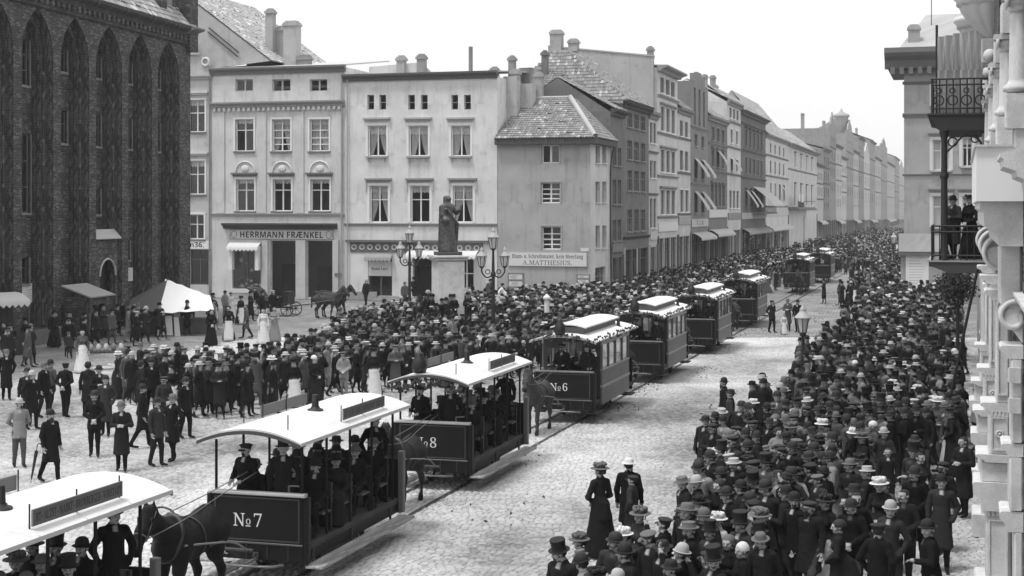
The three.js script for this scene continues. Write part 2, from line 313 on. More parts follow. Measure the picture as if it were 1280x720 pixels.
function awning(parent, x0, x1, y, drop, out, m = M.canvas, z = 0.02) {
  const P = [], I = [], n = 10, r = 5; const nx = Math.max(6, Math.round((x1 - x0) / 0.3) * 2);
  for (let j = 0; j <= r; j++) for (let i = 0; i <= nx; i++) { const v = j / r; P.push(x0 + (x1 - x0) * i / nx, y - drop * v + 0.10 * Math.sin(Math.PI * v), z + out * v); }
  for (let i = 0; i <= nx; i++) P.push(x0 + (x1 - x0) * i / nx, y - drop - (i % 2 ? 0.30 : 0.16), z + out);
  for (let j = 0; j <= r; j++) for (let i = 0; i < nx; i++) { const a = j * (nx + 1) + i, c = a + nx + 1; I.push(a, c, a + 1, a + 1, c, c + 1); }
  const g = new THREE.BufferGeometry(); g.setAttribute('position', new THREE.Float32BufferAttribute(P, 3)); g.setIndex(I); g.computeVertexNormals();
  return mesh('awning', g, m, parent);
}
const fr = (a, b, c, d, t0) => { const xa = fx(a) - t0, xb = fx(b) - t0, m = (a + b) / 2; const y1 = fyh(m, c), y0 = fyh(m, d); return { x: xa, y: y0, w: xb - xa, h: y1 - y0 }; };   // photo rectangle on the square's front -> opening
const seethru = { glass: M.clear };

// ---------- town hall: dark brick with tall pointed recesses ----------
const AT = Math.atan2(390, FOC), TL = 34;
{
  const cx = -402 / FOC * 92, cd = 92;
  const g = thing('town_hall', 'dark brick town hall with tall pointed arch recesses beside the square', 'building', cx - Math.sin(AT) * TL, 0, -(cd - Math.cos(AT) * TL), Math.PI / 2 - AT);
  const bm = mat(0.235, 0.95, { map: T.brick, bumpMap: T.brick, bumpScale: 0.012 }), H = 17.2, outer = [], inner = [], back = [], wins = [];
  for (let i = 0; i < 8; i++) {
    const L = TL - (4.6 + 3.78 * i);
    if (L < 0.2) break;
    outer.push({ x: L, y: 0.7, w: 3.0, h: 15.7, point: 2.3 }); inner.push({ x: L + 0.2, y: 0.75, w: 2.6, h: 15.3, point: 2.0 });
    const a = TL - 2.77 - 3.78 * i, add_ = (x, y0, y1, w, st) => { const o = { x, y: y0, w, h: y1 - y0 }; back.push(o); wins.push([o, st]); };
    if (i < 4) { add_(a, 13.7, 15.3, 0.8, { point: 1 }); add_(a, 10.0, 11.7, 0.8); add_(a - 1.35, 13.7, 15.1, 0.8); add_(a - 1.35, 10.0, 11.7, 0.8); }
    else { add_(a - 0.75, 12.7, 15.0, 1.5, { big: 1 }); add_(a - 0.75, 6.4, 10.3, 1.6, { big: 1 }); if (i === 4) add_(a - 0.7, 2.9, 4.2, 1.4); }
    if (i === 2) add_(a, 6.3, 7.7, 0.75);
    if (i === 1) add_(a + 0.05, 3.7, 4.8, 0.5);
  }
  // the wall face in three orders; then the sheet behind, pierced by the windows
  mesh('wall', [pierced(rect(0, TL, 0, H), outer, 0.55, 0), pierced(rect(0, TL, 0, H), inner, 0.5, -0.552), pierced(rect(0, TL, 0, H), back, 0.35, -1.06), bx(0, 0.4, 0, H, -14, -1.42), bx(TL - 0.4, TL, 0, H, -14, -1.42), bx(0.41, TL - 0.41, 0, H, -14, -13.6)], bm, g);
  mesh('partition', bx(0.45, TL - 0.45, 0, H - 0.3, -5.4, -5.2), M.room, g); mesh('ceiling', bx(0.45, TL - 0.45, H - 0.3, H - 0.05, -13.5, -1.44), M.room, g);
  for (const [o, st] of wins) { const w = winAt(g, o, { inset: 1.06 + 0.14, f: 0.06, b: 0.03, frame: st?.big ? mat(0.12, 0.8) : mat(0.07, 0.8), cols: 2, rows: st?.big ? [0.33, 0.66] : [0.6], sill: 0 });
    mesh('surround', [bx(o.x + o.w, o.x + o.w + 0.07, o.y, o.y + o.h, -1.058, -1.02), bx(o.x - 0.03, o.x + o.w + 0.07, o.y - 0.12, o.y, -1.058, -0.99)], mat(0.2, 0.95), w); }
  // little roll mouldings up each reveal
  for (const o of outer) for (const q of [o.x + 0.06, o.x + o.w - 0.06]) mesh('moulding', bar([q, 0.8, -0.50], [q, 14.1, -0.50], 0.07, 0.07, 6), bm, g);
  mesh('plinth', bx(-0.02, TL + 0.1, 0, 0.68, 0.002, 0.14), stone(0.16), g);
  mesh('cornice', [cornice(0, TL + 0.2, H - 0.25, 0.55, 0.45), bx(0, TL + 0.15, H - 0.75, H - 0.55, 0.002, 0.12)], mat(0.13, 0.95, { map: T.brick }), g);
  for (let x = 0.3; x < TL; x += 0.55) mesh('corbel', bx(x, x + 0.26, H - 0.54, H - 0.26, 0.003, 0.2), bm, g);
  roofMesh([tileRoof([0, H + 0.32, 0.4], [TL + 0.2, H + 0.32, 0.4], [TL + 0.2, H + 9, -7], [0, H + 9, -7], { pw: 0.3, ph: 0.42, seed: 4 })], 0.34, g);
  mesh('gable', prism([[-0.2, H + 0.3], [13.6, H + 0.3], [6.9, H + 8.8]], 0.4), bm, g).rotation.set(0, Math.PI / 2, 0); g.children.at(-1).position.set(TL - 0.5, 0, 0);
  { // corner turret
    const t = mesh('turret', [bx(TL - 3.6, TL + 0.35, H - 0.2, H + 3.4, -2.6, -0.5), bx(TL - 0.75, TL + 0.4, H - 1.1, H + 3.5, -0.9, 0.32), bx(TL - 3.7, TL - 2.9, H + 0.3, H + 3.2, -0.9, -0.2)], bm, g);
    mesh('window', bx(TL - 2.4, TL - 1.6, H + 0.9, H + 2.6, -0.52, -0.46), M.room, t); mesh('cornice', [cornice(TL - 0.9, TL + 0.5, H - 0.1, 0.4, 0.75)], mat(0.2, 0.95), t);
  }
  // doorway bay and its little roof
  const xd = TL - 4.6 - 3.78 * 2;
  mesh('door_bay', [pierced(rect(xd + 0.21, xd + 2.8, 0.76, 5.0), [{ x: xd + 0.75, y: 0.78, w: 1.75, h: 3.1, round: 1 }], 0.3, -0.16)], mat(0.26, 0.95, { map: T.brick }), g);
  mesh('lean_to_roof', slab([xd + 0.02, 5.0, 0.02], [xd + 2.98, 5.0, 0.02], [xd + 2.98, 5.5, -0.44], [xd + 0.02, 5.5, -0.44], 0.06), mat(0.4, 0.9), g);
  mesh('door', [bx(xd + 0.78, xd + 2.46, 0.8, 3.6, -0.8, -0.72)], wood(0.03), g);
  mesh('arch_rim', (() => { const t = new THREE.TorusGeometry(0.9, 0.06, 6, 20, Math.PI); t.translate(xd + 0.75 + 0.875, 0.78 + 3.1 - 0.875, -0.15); return t; })(), mat(0.4, 0.9), g);
  // cellar porch
  const xp = TL - 4.6 - 3.78 * 3;
  const p = mesh('porch', [pierced(rect(xp + 0.1, xp + 2.6, 0, 2.15), [{ x: xp + 0.75, y: 0.02, w: 1.2, h: 1.75, round: 1 }], 0.3, 1.5), bx(xp + 0.1, xp + 0.4, 0, 2.15, 0.15, 1.2), bx(xp + 2.3, xp + 2.6, 0, 2.15, 0.15, 1.2)], mat(0.22, 0.95, { map: T.brick }), g);
  mesh('porch_roof', slab([xp, 2.18, 1.65], [xp + 2.7, 2.18, 1.65], [xp + 2.7, 2.75, 0.02], [xp, 2.75, 0.02], 0.07), mat(0.32, 0.9), p);
  const paper = (x, y, w, h, z) => mesh('poster', bxt(x, x + w, y, y + h, z, z + 0.015), textMat(128, 160, (c, W, Hh) => { c.fillStyle = '#dedede'; c.fillRect(0, 0, W, Hh); c.fillStyle = '#888'; for (let i = 0; i < 8; i++) c.fillRect(14, 16 + i * 17, 60 + 40 * hash(i, 3, 1), i ? 4 : 9); }), g);
  paper(TL - 18.2, 1.95, 1.5, 0.95, -1.05); paper(TL - 6.75, 2.5, 1.1, 0.75, -1.05);
}

// ---------- houses along the back of the square ----------
function socle(g, w, gaps, tone) { let x = 0.02; for (const o of [...gaps.sort((a, b) => a.x - b.x), { x: w, w: 0 }]) { if (o.x - x > 0.15) mesh('socle', rbx(x, o.x - 0.03, 0, 0.62, 0.003, 0.07, 0.015), stone(tone), g); x = o.x + o.w + 0.03; } }
function frontHouse(name, label, pa, pb) { const t0 = fx(pa), w = fx(pb) - t0, [x, d] = fpos(t0); return { g: thing(name, label, 'house', x, 0, -d, ROT_FRONT, 'houses closing the square'), t0, w }; }
{ // house no 36 with the curved gable, half hidden by the town hall
  const { g, t0, w } = frontHouse('gabled_house', 'pale house with scrolled gable and steep tiled roof, next to the town hall corner', 190, 265);
  const H = fyh(250, 97), R = (a, b, c, d) => fr(a, b, c, d, t0);
  const ws = [R(235, 256, 125, 165), R(235, 256, 201, 243), R(235, 255, 268, 299)], shop = R(237, 261, 312, 356), sh2 = R(200, 226, 312, 356), ww = [R(205, 226, 125, 165), R(205, 226, 201, 243)];
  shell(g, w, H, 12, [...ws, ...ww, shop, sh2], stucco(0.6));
  ws.forEach((o, i) => winAt(g, o, { ...seethru, rows: [0.6], surround: 0.14, sillMat: M.darkTrim, hood: i < 2 ? 0.5 : 0, valance: i < 2 ? 0.86 : 0 })); ww.forEach(o => winAt(g, o, { ...seethru }));
  socle(g, w, [shop, sh2], 0.3); winAt(g, shop, { ...seethru, cols: 2, rows: [0.72], frame: mat(0.1), sill: 0 }); winAt(g, sh2, { ...seethru, cols: 2, rows: [0.72], frame: mat(0.1), sill: 0 });
  const gx0 = R(210, 262, 50, 60), y0 = H, gp_ = [[0.4, y0], [w - 0.2, y0], [w - 0.25, y0 + 0.9], [w - 0.6, y0 + 1.5], [w - 1.3, y0 + 1.7], [w - 1.5, y0 + 2.6], [w - 2.2, y0 + 3.0], [w - 2.4, y0 + 3.8], [2.4, y0 + 3.8], [2.1, y0 + 2.8], [1.5, y0 + 2.6], [1.2, y0 + 1.6], [0.6, y0 + 1.3]];
  mesh('gable', prism(gp_, 0.4, -0.4), stucco(0.52), g);
  mesh('cornice', [cornice(0, w, H - 0.15, 0.3, 0.3), bx(0.2, w - 0.9, H + 1.7, H + 1.85, 0.003, 0.18)], mat(0.4), g);
  mesh('scroll', [ring(0.28, 0.1, w - 0.5, H + 1.15, 0.06), ring(0.22, 0.09, w - 1.5, H + 2.1, 0.06)], M.trim, g);
  const yr = fyh(270, 2), ye = fyh(300, 76);
  roofMesh([tileRoof([w + 4.6, ye, -0.5], [w + 4.6, ye, -14], [1.5, yr + 1.5, -14], [1.5, yr + 1.5, -0.5], { seed: 7 }), tileRoof([-4, H, -14], [-4, H, -0.5], [1.5, yr + 1.5, -0.5], [1.5, yr + 1.5, -14], { seed: 8 })], 0.46, g);
  mesh('attic_front', prism([[-3.9, H - 0.1], [w + 4.5, ye], [1.5, yr + 1.4]], 0.2, -0.75), stucco(0.5), g);
  mesh('attic_wall', prism([[w, ye - 3], [w + 4.5, ye - 3], [w + 4.5, ye - 0.1], [w, yr - 2.2]], 0.3, -6), stucco(0.5), g);
  chimney(g, R(308, 318, 4, 60).x + 0.3, -3.5, ye - 1.5, fyh(312, 5), 0.6, 0.6, stucco(0.42)); chimney(g, R(336, 354, 22, 76).x + 0.5, -3, ye - 1, fyh(345, 22), 1.05, 0.9, stucco(0.46)); chimney(g, R(318, 334, 30, 76).x + 0.5, -4.2, ye - 1, fyh(326, 26), 1.1, 0.8, stucco(0.44));
  mesh('ladder', [bar([w - 0.6, ye + 2.3, -0.45], [w + 1.9, ye + 0.35, -0.4], 0.05), bar([w - 0.5, ye + 2.6, -0.45], [w + 2.0, ye + 0.65, -0.4], 0.05)], wood(0.08), g);
  mesh('number_sign', bxt(R(237, 266, 301, 311).x, R(237, 266, 301, 311).x + R(237, 266, 301, 311).w - 0.1, fyh(250, 311), fyh(250, 301), 0.01, 0.06), textMat(256, 96, (c, W, h) => { c.fillStyle = '#e4e4e4'; c.fillRect(0, 0, W, h); c.fillStyle = '#151515'; c.font = 'bold 84px sans-serif'; c.fillText('n36.', 6, 78); }), g);
  mesh('downpipe', bar([w - 0.15, 0.1, 0.12], [w - 0.15, H, 0.12], 0.06), mat(0.25), g);
}
{ // Herrmann Frænkel's shop
  const { g, t0, w } = frontHouse('shop_house', 'cream four storey shop house with pilasters and a long lettered fascia board', 265, 431);
  const H = fyh(348, 86), R = (a, b, c, d) => fr(a, b, c, d, t0), cols = [[294, 317], [340, 363], [387, 411]];
  const at = [[294, 316], [340, 363], [387, 409]].map(c => R(...c, 99, 114)), r1 = cols.map(c => R(...c, 149, 189)), r2 = cols.map(c => R(c[0] + 1, c[1] + 1, 224, 264));
  const s1 = R(290, 326, 309, 361), s2 = R(338, 371, 301, 372), s3 = R(383, 416, 301, 372);
  const wm = stucco(0.72);
  shell(g, w, H, 12, [...at, ...r1, ...r2, s1, s2, s3], wm);
  const st = { ...seethru, surround: 0.13, sillMat: M.darkTrim };
  at.forEach(o => winAt(g, o, { ...seethru, cols: 2, rows: [], b: 0.06, frame: mat(0.5), sill: 0 }));
  r1.forEach((o, i) => winAt(g, o, { ...st, rows: i ? [0.22, 0.42, 0.66] : [0.66], open: i === 0 ? 1 : 0, valance: [0.9, 0.86, 0.86][i], curtain: [0, 0.6, 0.15][i] }));
  r2.forEach((o, i) => winAt(g, o, { ...st, rows: [0.66], hood: 0.35, hoodMat: M.darkTrim, valance: 0.9, open: i === 1 ? 1 : 0, curtain: 0 }));
  r2.forEach(o => { const m = mesh('lunette', [(() => { const t = new THREE.TorusGeometry(o.w * 0.52, 0.06, 5, 16, Math.PI); t.translate(o.x + o.w / 2, o.y + o.h + 0.52, 0.04); return t; })()], M.offwhite, g); mesh('shell_ornament', (() => { const s = new THREE.SphereGeometry(0.32, 10, 6); s.scale(1, 0.8, 0.25); s.translate(o.x + o.w / 2, o.y + o.h + 0.78, 0.02); return s; })(), M.offwhite, m); });
  for (const p of [270, 322, 369, 416]) { const o = R(p, p + 11, 140, 266); mesh('pilaster', bx(o.x, o.x + o.w, o.y, o.y + o.h, 0.002, 0.1), stucco(0.68), g); }
  mesh('cornice', [cornice(-0.1, w + 0.1, H - 0.35, 0.5, 0.4)], M.darkTrim, g); mesh('roof', slab([0, H + 0.16, 0.38], [w, H + 0.16, 0.38], [w, H + 1.3, -9], [0, H + 1.3, -9], 0.1), mat(0.5), g);
  const yc = fyh(348, 139); mesh('cornice', [cornice(0, w, yc + 0.3, 0.42, 0.42)], mat(0.3), g);
  for (let x = 0.2; x < w - 0.2; x += 0.4) mesh('dentil', bx(x, x + 0.19, yc + 0.05, yc + 0.29, 0.003, 0.24), M.trim, g);
  const yb = fyh(348, 270); mesh('belt_course', cornice(0, w, yb - 0.05, 0.25, 0.16), mat(0.4), g);
  const sg = R(288, 417, 287, 299.5);
  mesh('shop_cornice', cornice(sg.x - 0.5, sg.x + sg.w + 0.3, sg.y + sg.h + 0.05, 0.42, 0.55), mat(0.06), g);
  mesh('fascia_board', bxt(sg.x, sg.x + sg.w, sg.y, sg.y + sg.h, 0.01, 0.09), textMat(1024, 96, (c, W, h) => { c.fillStyle = '#c4c4c4'; c.fillRect(0, 0, W, h); c.strokeStyle = '#777'; c.lineWidth = 6; c.strokeRect(4, 4, W - 8, h - 8); c.fillStyle = '#1c1c1c'; c.font = 'bold 82px sans-serif'; c.textAlign = 'center'; c.fillText('HERRMANN FRÆNKEL', W / 2, 78, 830); c.lineWidth = 7; for (const x of [42, W - 42]) { c.beginPath(); c.ellipse(x, h / 2, 26, 34, 0, 0, 7); c.stroke(); } }), g);
  winAt(g, s1, { ...seethru, cols: 2, rows: [0.55], frame: mat(0.12), sill: 0.3 });
  const aw = awning(g, s1.x - 0.1, s1.x + s1.w + 0.1, s1.y + s1.h + 0.35, 0.35, 0.7);
  for (const q of [s1.x - 0.05, s1.x + s1.w - 0.25]) mesh('side_curtain', bx(q, q + 0.3, s1.y + 1.4, s1.y + s1.h + 0.1, 0.1, 0.5), M.canvas, aw);
  for (let i = 0; i < 26; i++) { const x = s1.x + 0.15 + rnd() * (s1.w - 0.4), y = s1.y + 0.1 + rnd() * rnd() * 2.2; mesh('display_goods', (() => { const q = new THREE.IcosahedronGeometry(rr(0.07, 0.16), 1); q.scale(1, rr(0.6, 1.4), 0.7); q.translate(x, y, -0.5 - rnd() * 0.4); return q; })(), mat(pick([0.5, 0.3, 0.65, 0.15])), g); }
  mesh('door', [bx(s2.x + 0.1, s2.x + s2.w - 0.1, s2.y, s2.y + 2.4, -1.8, -1.72)], wood(0.06), g); mesh('door', [bx(s3.x + 0.1, s3.x + s3.w - 0.1, s3.y, s3.y + 2.2, -1.8, -1.72)], wood(0.06), g);
  for (const p of [[329, 336], [371, 383], [417, 424]]) { const o = R(p[0], p[1], 300, 372); mesh('pillar', bx(o.x, o.x + o.w, 0.02, o.y + o.h, 0.002, 0.22), stucco(0.6), g); }
  mesh('wall_plaque', bx(R(420, 428, 341, 345).x, R(420, 428, 341, 345).x + 0.55, fyh(424, 345), fyh(424, 341), 0.24, 0.27), M.darkTrim, g);
  chimney(g, R(357, 372, 66, 80).x + 0.4, -2.5, H, fyh(364, 66), 0.9, 0.7);
  mesh('downpipe', bar([w - 0.2, 0.1, 0.14], [w - 0.2, H - 0.4, 0.14], 0.06), mat(0.35), g);
}
{ // wide white house behind the statue
  const { g, t0, w } = frontHouse('white_house', 'white three bay house with bracketed window sills behind the bronze statue', 431, 621.5);
  const H = fyh(526, 98), R = (a, b, c, d) => fr(a, b, c, d, t0);
  const at = [459, 474, 510, 526, 564, 580].map(p => R(p, p + 8.5, 118.5, 137)), r1 = [[460, 483], [511, 535], [564, 588]].map(c => R(...c, 157, 195)), r2 = [[462, 485], [513, 537], [566, 591]].map(c => R(...c, 232, 278));
  const shop = R(460, 490, 323, 372), door = R(516, 541, 323, 374), w3 = R(573, 592, 323, 361);
  shell(g, w, H, 12, [...at, ...r1, ...r2, shop, door, w3], stucco(0.78));
  at.forEach(o => winAt(g, o, { ...seethru, cols: 1, rows: [0.5], frame: mat(0.35), sill: 0, f: 0.05, b: 0.03 }));
  r1.forEach((o, i) => winAt(g, o, { ...seethru, rows: [], surround: 0.16, brackets: 1, sillOut: 0.25, sillMat: mat(0.38), hood: 0.45, hoodMat: mat(0.42), valance: 0.74, curtain: [0.75, 0.6, 0.5][i] }));
  r2.forEach((o, i) => winAt(g, o, { ...seethru, rows: [0.62], surround: 0.18, sill: 0, hood: 0.4, hoodMat: mat(0.28), valance: 0.84, curtain: [0.9, 0, 0.8][i] }));
  r2.forEach(o => mesh('hood_brackets', [bx(o.x - 0.3, o.x - 0.19, o.y + o.h - 0.35, o.y + o.h + 0.27, 0.003, 0.16), bx(o.x + o.w + 0.19, o.x + o.w + 0.3, o.y + o.h - 0.35, o.y + o.h + 0.27, 0.003, 0.16)], mat(0.5), g));
  mesh('cornice', cornice(-0.1, w + 0.05, H - 0.1, 0.5, 0.42), mat(0.1), g); mesh('roof', slab([0, H + 0.41, 0.3], [w, H + 0.41, 0.3], [w, H + 1.2, -10], [0, H + 1.2, -10], 0.1), mat(0.42), g);
  mesh('belt_course', [cornice(0, w, fyh(526, 283), 0.22, 0.16)], mat(0.3), g);
  const f = R(438, 604, 303, 316); mesh('frieze', bx(f.x, f.x + f.w, f.y, f.y + f.h, 0.002, 0.05), mat(0.36, 0.9, { map: T.dirt }), g); mesh('frieze_moulding', [bx(0.1, w - 0.1, f.y + f.h + 0.002, f.y + f.h + 0.16, 0.002, 0.2)], mat(0.14), g);
  for (let x = f.x + 0.3; x < f.x + f.w - 0.3; x += 0.62) mesh('rosette', ring(0.17, 0.045, x, f.y + f.h / 2, 0.06, 'z', 10), mat(0.5), g);
  const aw = R(513, 600, 318, 322); awning(g, aw.x, aw.x + aw.w, aw.y + 0.5, 0.3, 1.0); awning(g, shop.x - 0.1, shop.x + shop.w + 0.1, shop.y + shop.h + 0.3, 0.25, 0.5, mat(0.3, 0.9));
  winAt(g, shop, { ...seethru, cols: 2, rows: [0.6], frame: mat(0.15), sill: 0 }); winAt(g, w3, { ...seethru, cols: 2, rows: [0.5], sill: 0 });
  const sb = R(460, 489, 327, 345); mesh('shop_board', bxt(sb.x, sb.x + sb.w, sb.y, sb.y + sb.h, -0.12, -0.08), textMat(256, 160, (c, W, h) => { c.fillStyle = '#cfcfcf'; c.fillRect(0, 0, W, h); c.fillStyle = '#222'; c.font = 'bold 40px serif'; c.textAlign = 'center'; c.fillText('Band Laci.', W / 2, 94, 190); }), g);
  mesh('door', bx(door.x + 0.05, door.x + door.w - 0.05, 0.02, door.y + 2.3, -0.75, -0.68), wood(0.03), g);
  socle(g, w, [{ x: door.x - 2.7, w: door.w + 3.1 }], 0.34);
  mesh('doorstep', [bx(door.x - 2.6, door.x + door.w + 0.3, 0, 0.18, 0.01, 1.3), bx(door.x - 2.4, door.x + door.w + 0.1, 0.181, 0.36, 0.01, 0.8)], stone(0.35), g);
  // gabled building standing behind
  const b0 = R(431, 532, 64, 96); mesh('rear_gable', prism([[b0.x + 0.4, H], [b0.x + b0.w, H], [b0.x + b0.w * 0.72, fyh(500, 72)], [b0.x + 0.4, fyh(435, 78)]], 0.3, -4), stucco(0.66), g);
  chimney(g, R(475, 486, 66, 92).x + 0.3, -3.6, H, fyh(480, 65), 0.62, 0.5, stucco(0.4)); chimney(g, R(501, 512, 63, 92).x + 0.3, -3.6, H, fyh(506, 63), 0.62, 0.5, stucco(0.3));
  mesh('chimney', bar([R(569, 575, 53, 90).x + 0.18, H, -3], [R(569, 575, 53, 90).x + 0.18, fyh(572, 53), -3], 0.16), mat(0.2), g); chimney(g, R(619, 629, 83, 100).x - 0.4, -1.2, H, fyh(622, 83), 0.55, 0.5); 
  mesh('downpipe', bar([0.25, 0.1, 0.14], [0.25, H, 0.14], 0.05), mat(0.4), g);
}
{ // corner house with the music shop
  const { g, t0, w } = frontHouse('corner_house', 'grey corner house with hipped tile roof and white shop sign over its door', 622, 738);
  const H = fyh(680, 173), R = (a, b, c, d) => fr(a, b, c, d, t0), depth = sx(763);
  const ws = [R(677, 699, 181, 204), R(676, 700, 228, 254), R(677, 701, 283, 312)], door = R(676, 704, 334, 380), wm = stucco(0.45);
  const th = 0.35;
  mesh('wall', [pierced(rect(0, w - 0.003, 0, H), [...ws, door], th), bx(0, 0.3, 0, H, -depth, -th - 0.002), bx(0.302, w - 0.4, 0, H, -depth, -depth + 0.3)], wm, g);
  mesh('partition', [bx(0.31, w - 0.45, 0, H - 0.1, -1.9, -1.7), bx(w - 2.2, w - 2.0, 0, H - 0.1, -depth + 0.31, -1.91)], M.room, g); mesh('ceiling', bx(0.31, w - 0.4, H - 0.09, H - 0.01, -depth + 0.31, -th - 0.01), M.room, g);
  ws.forEach((o, i) => { winAt(g, o, { ...seethru, rows: i ? [0.22, 0.44, 0.68] : [], cols: 2, b: i ? 0.05 : 0.07, f: 0.08, sill: 0, surround: 0.1, surMat: mat(0.36), curtain: 0 }); });
  mesh('door', bx(door.x, door.x + door.w * 0.48, 0.02, door.h + door.y - 0.1, -0.5, -0.44), wood(0.06), g);
  socle(g, w, [door], 0.2);
  const sg = R(636, 734, 315, 333);
  mesh('shop_sign', bxt(sg.x, sg.x + sg.w, sg.y, sg.y + sg.h, 0.02, 0.1), textMat(1024, 192, (c, W, h) => { c.fillStyle = '#d2d2d2'; c.fillRect(0, 0, W, h); c.strokeStyle = '#999'; c.lineWidth = 6; c.strokeRect(3, 3, W - 6, h - 6); c.fillStyle = '#4a4a4a'; c.textAlign = 'center'; c.font = 'bold 72px serif'; c.fillText('Blum- u. Schreibmater. kein Meerlang', W / 2, 84, 930); c.fillStyle = '#3a3a3a'; c.font = '84px serif'; c.fillText('A.MATTHESIUS.', W / 2, 172, 730); }), g);
  for (const [a, b, c, d] of [[635, 655, 341, 368], [721, 738, 343, 360]]) { const o = R(a, b, c, d); const f = mesh('display_case', [bx(o.x, o.x + o.w, o.y, o.y + o.h, 0.01, 0.08)], mat(0.2), g); for (let i = 0; i < 3; i++) mesh('notice', bxt(o.x + 0.1, o.x + o.w - 0.1, o.y + 0.08 + i * o.h / 3.1, o.y + (i + 0.86) * o.h / 3.1, 0.085, 0.095), textMat(64, 32, (q, W, h) => { q.fillStyle = '#c8c8c8'; q.fillRect(0, 0, W, h); q.fillStyle = '#8a8a8a'; for (let k = 0; k < 4; k++) q.fillRect(5 + 12 * hash(i, k, 4), 5 + 6 * k, 30, 3); }), f); }
  mesh('street_plate', bx(R(726, 737, 310, 314).x, R(726, 737, 310, 314).x + 0.58, fyh(731, 314), fyh(731, 310), 0.01, 0.04), M.offwhite, g);
  // street side: pale plaster, seen obliquely
  const sg2 = new THREE.Group(); // openings are laid out in street coordinates, then turned
  const side = [];
  for (const [a, b] of [[744.5, 750], [753, 758]]) for (const [c, d] of [[182, 204], [227, 253], [282, 310]]) { const m = (a + b) / 2; side.push({ x: sx(a), w: sx(b) - sx(a), y: syh(m, d), h: syh(m, c) - syh(m, d) }); }
  const shp = { x: sx(744), w: sx(757) - sx(744), y: 0.3, h: syh(750, 334) - 0.3 };
  const sm = stucco(0.7), ws2 = mesh('street_wall', pierced(rect(0.003, depth, 0, H - 0.002), [...side, shp], 0.35), sm, g);
  ws2.position.set(w, 0, 0); ws2.rotation.y = Math.PI / 2;
  side.forEach(o => { const m = winAt(ws2, o, { rows: [0.5], cols: 2, f: 0.06, b: 0.03, frame: mat(0.3), sill: 0.08 }); }); winAt(ws2, shp, { rows: [0.7], cols: 2, frame: mat(0.2), sill: 0 });
  const e = 0.55, yr = fyh(680, 117), rid = [2.0, w - 1.6];
  const zb = -depth - 0.2, zm = -4.6;
  roofMesh([tileRoof([-0.1, H, e], [w + e, H, e], [w - 2.6, yr, zm], [0.9, yr, zm], { seed: 11 }), tileRoof([w + e, H, e], [w + e, H, zb], [w - 2.6, yr, Math.max(zb, zm - 2)], [w - 2.6, yr, zm], { seed: 12 }), tileRoof([-0.1, H, zb], [-0.1, H, e], [0.9, yr, zm], [0.9, yr, zb], { seed: 13 })], 0.27, g);
  mesh('hip_ridge', [tube([[w + e - 0.1, H + 0.1, e - 0.1], [w - 2.6, yr + 0.08, zm]], 0.2, 2, 6), bar([0.9, yr + 0.05, zm], [w - 2.6, yr + 0.05, zm], 0.12)], stucco(0.5), g);
  mesh('eaves', [bx(-0.08, w + e, H - 0.42, H - 0.04, -0.1, e - 0.06), bx(w - 0.1, w + e - 0.06, H - 0.42, H - 0.04, zb, -0.11)], wood(0.12), g);
  mesh('downpipe', tube([[w + 0.35, H - 0.4, -depth + 0.3], [w + 0.12, H - 1.4, -depth + 0.25], [w + 0.12, 0.1, -depth + 0.25]], 0.06, 20), mat(0.06), g);
  // brick chimney stacks and a parapet stair of wall beside the next house
  mesh('fire_wall', [bx(-0.25, 0.75, H, fyh(632, 92), -3.2, -2.2), bx(-0.1, 1.6, H, fyh(635, 100), -4.4, -3.3)], stucco(0.5), g);
  chimney(g, 0.5, -2.7, fyh(632, 95), fyh(623, 84), 0.6, 0.6, stucco(0.4)); chimney(g, 1.7, -4.8, H + 1, fyh(650, 84), 0.55, 0.55, stucco(0.4));
}
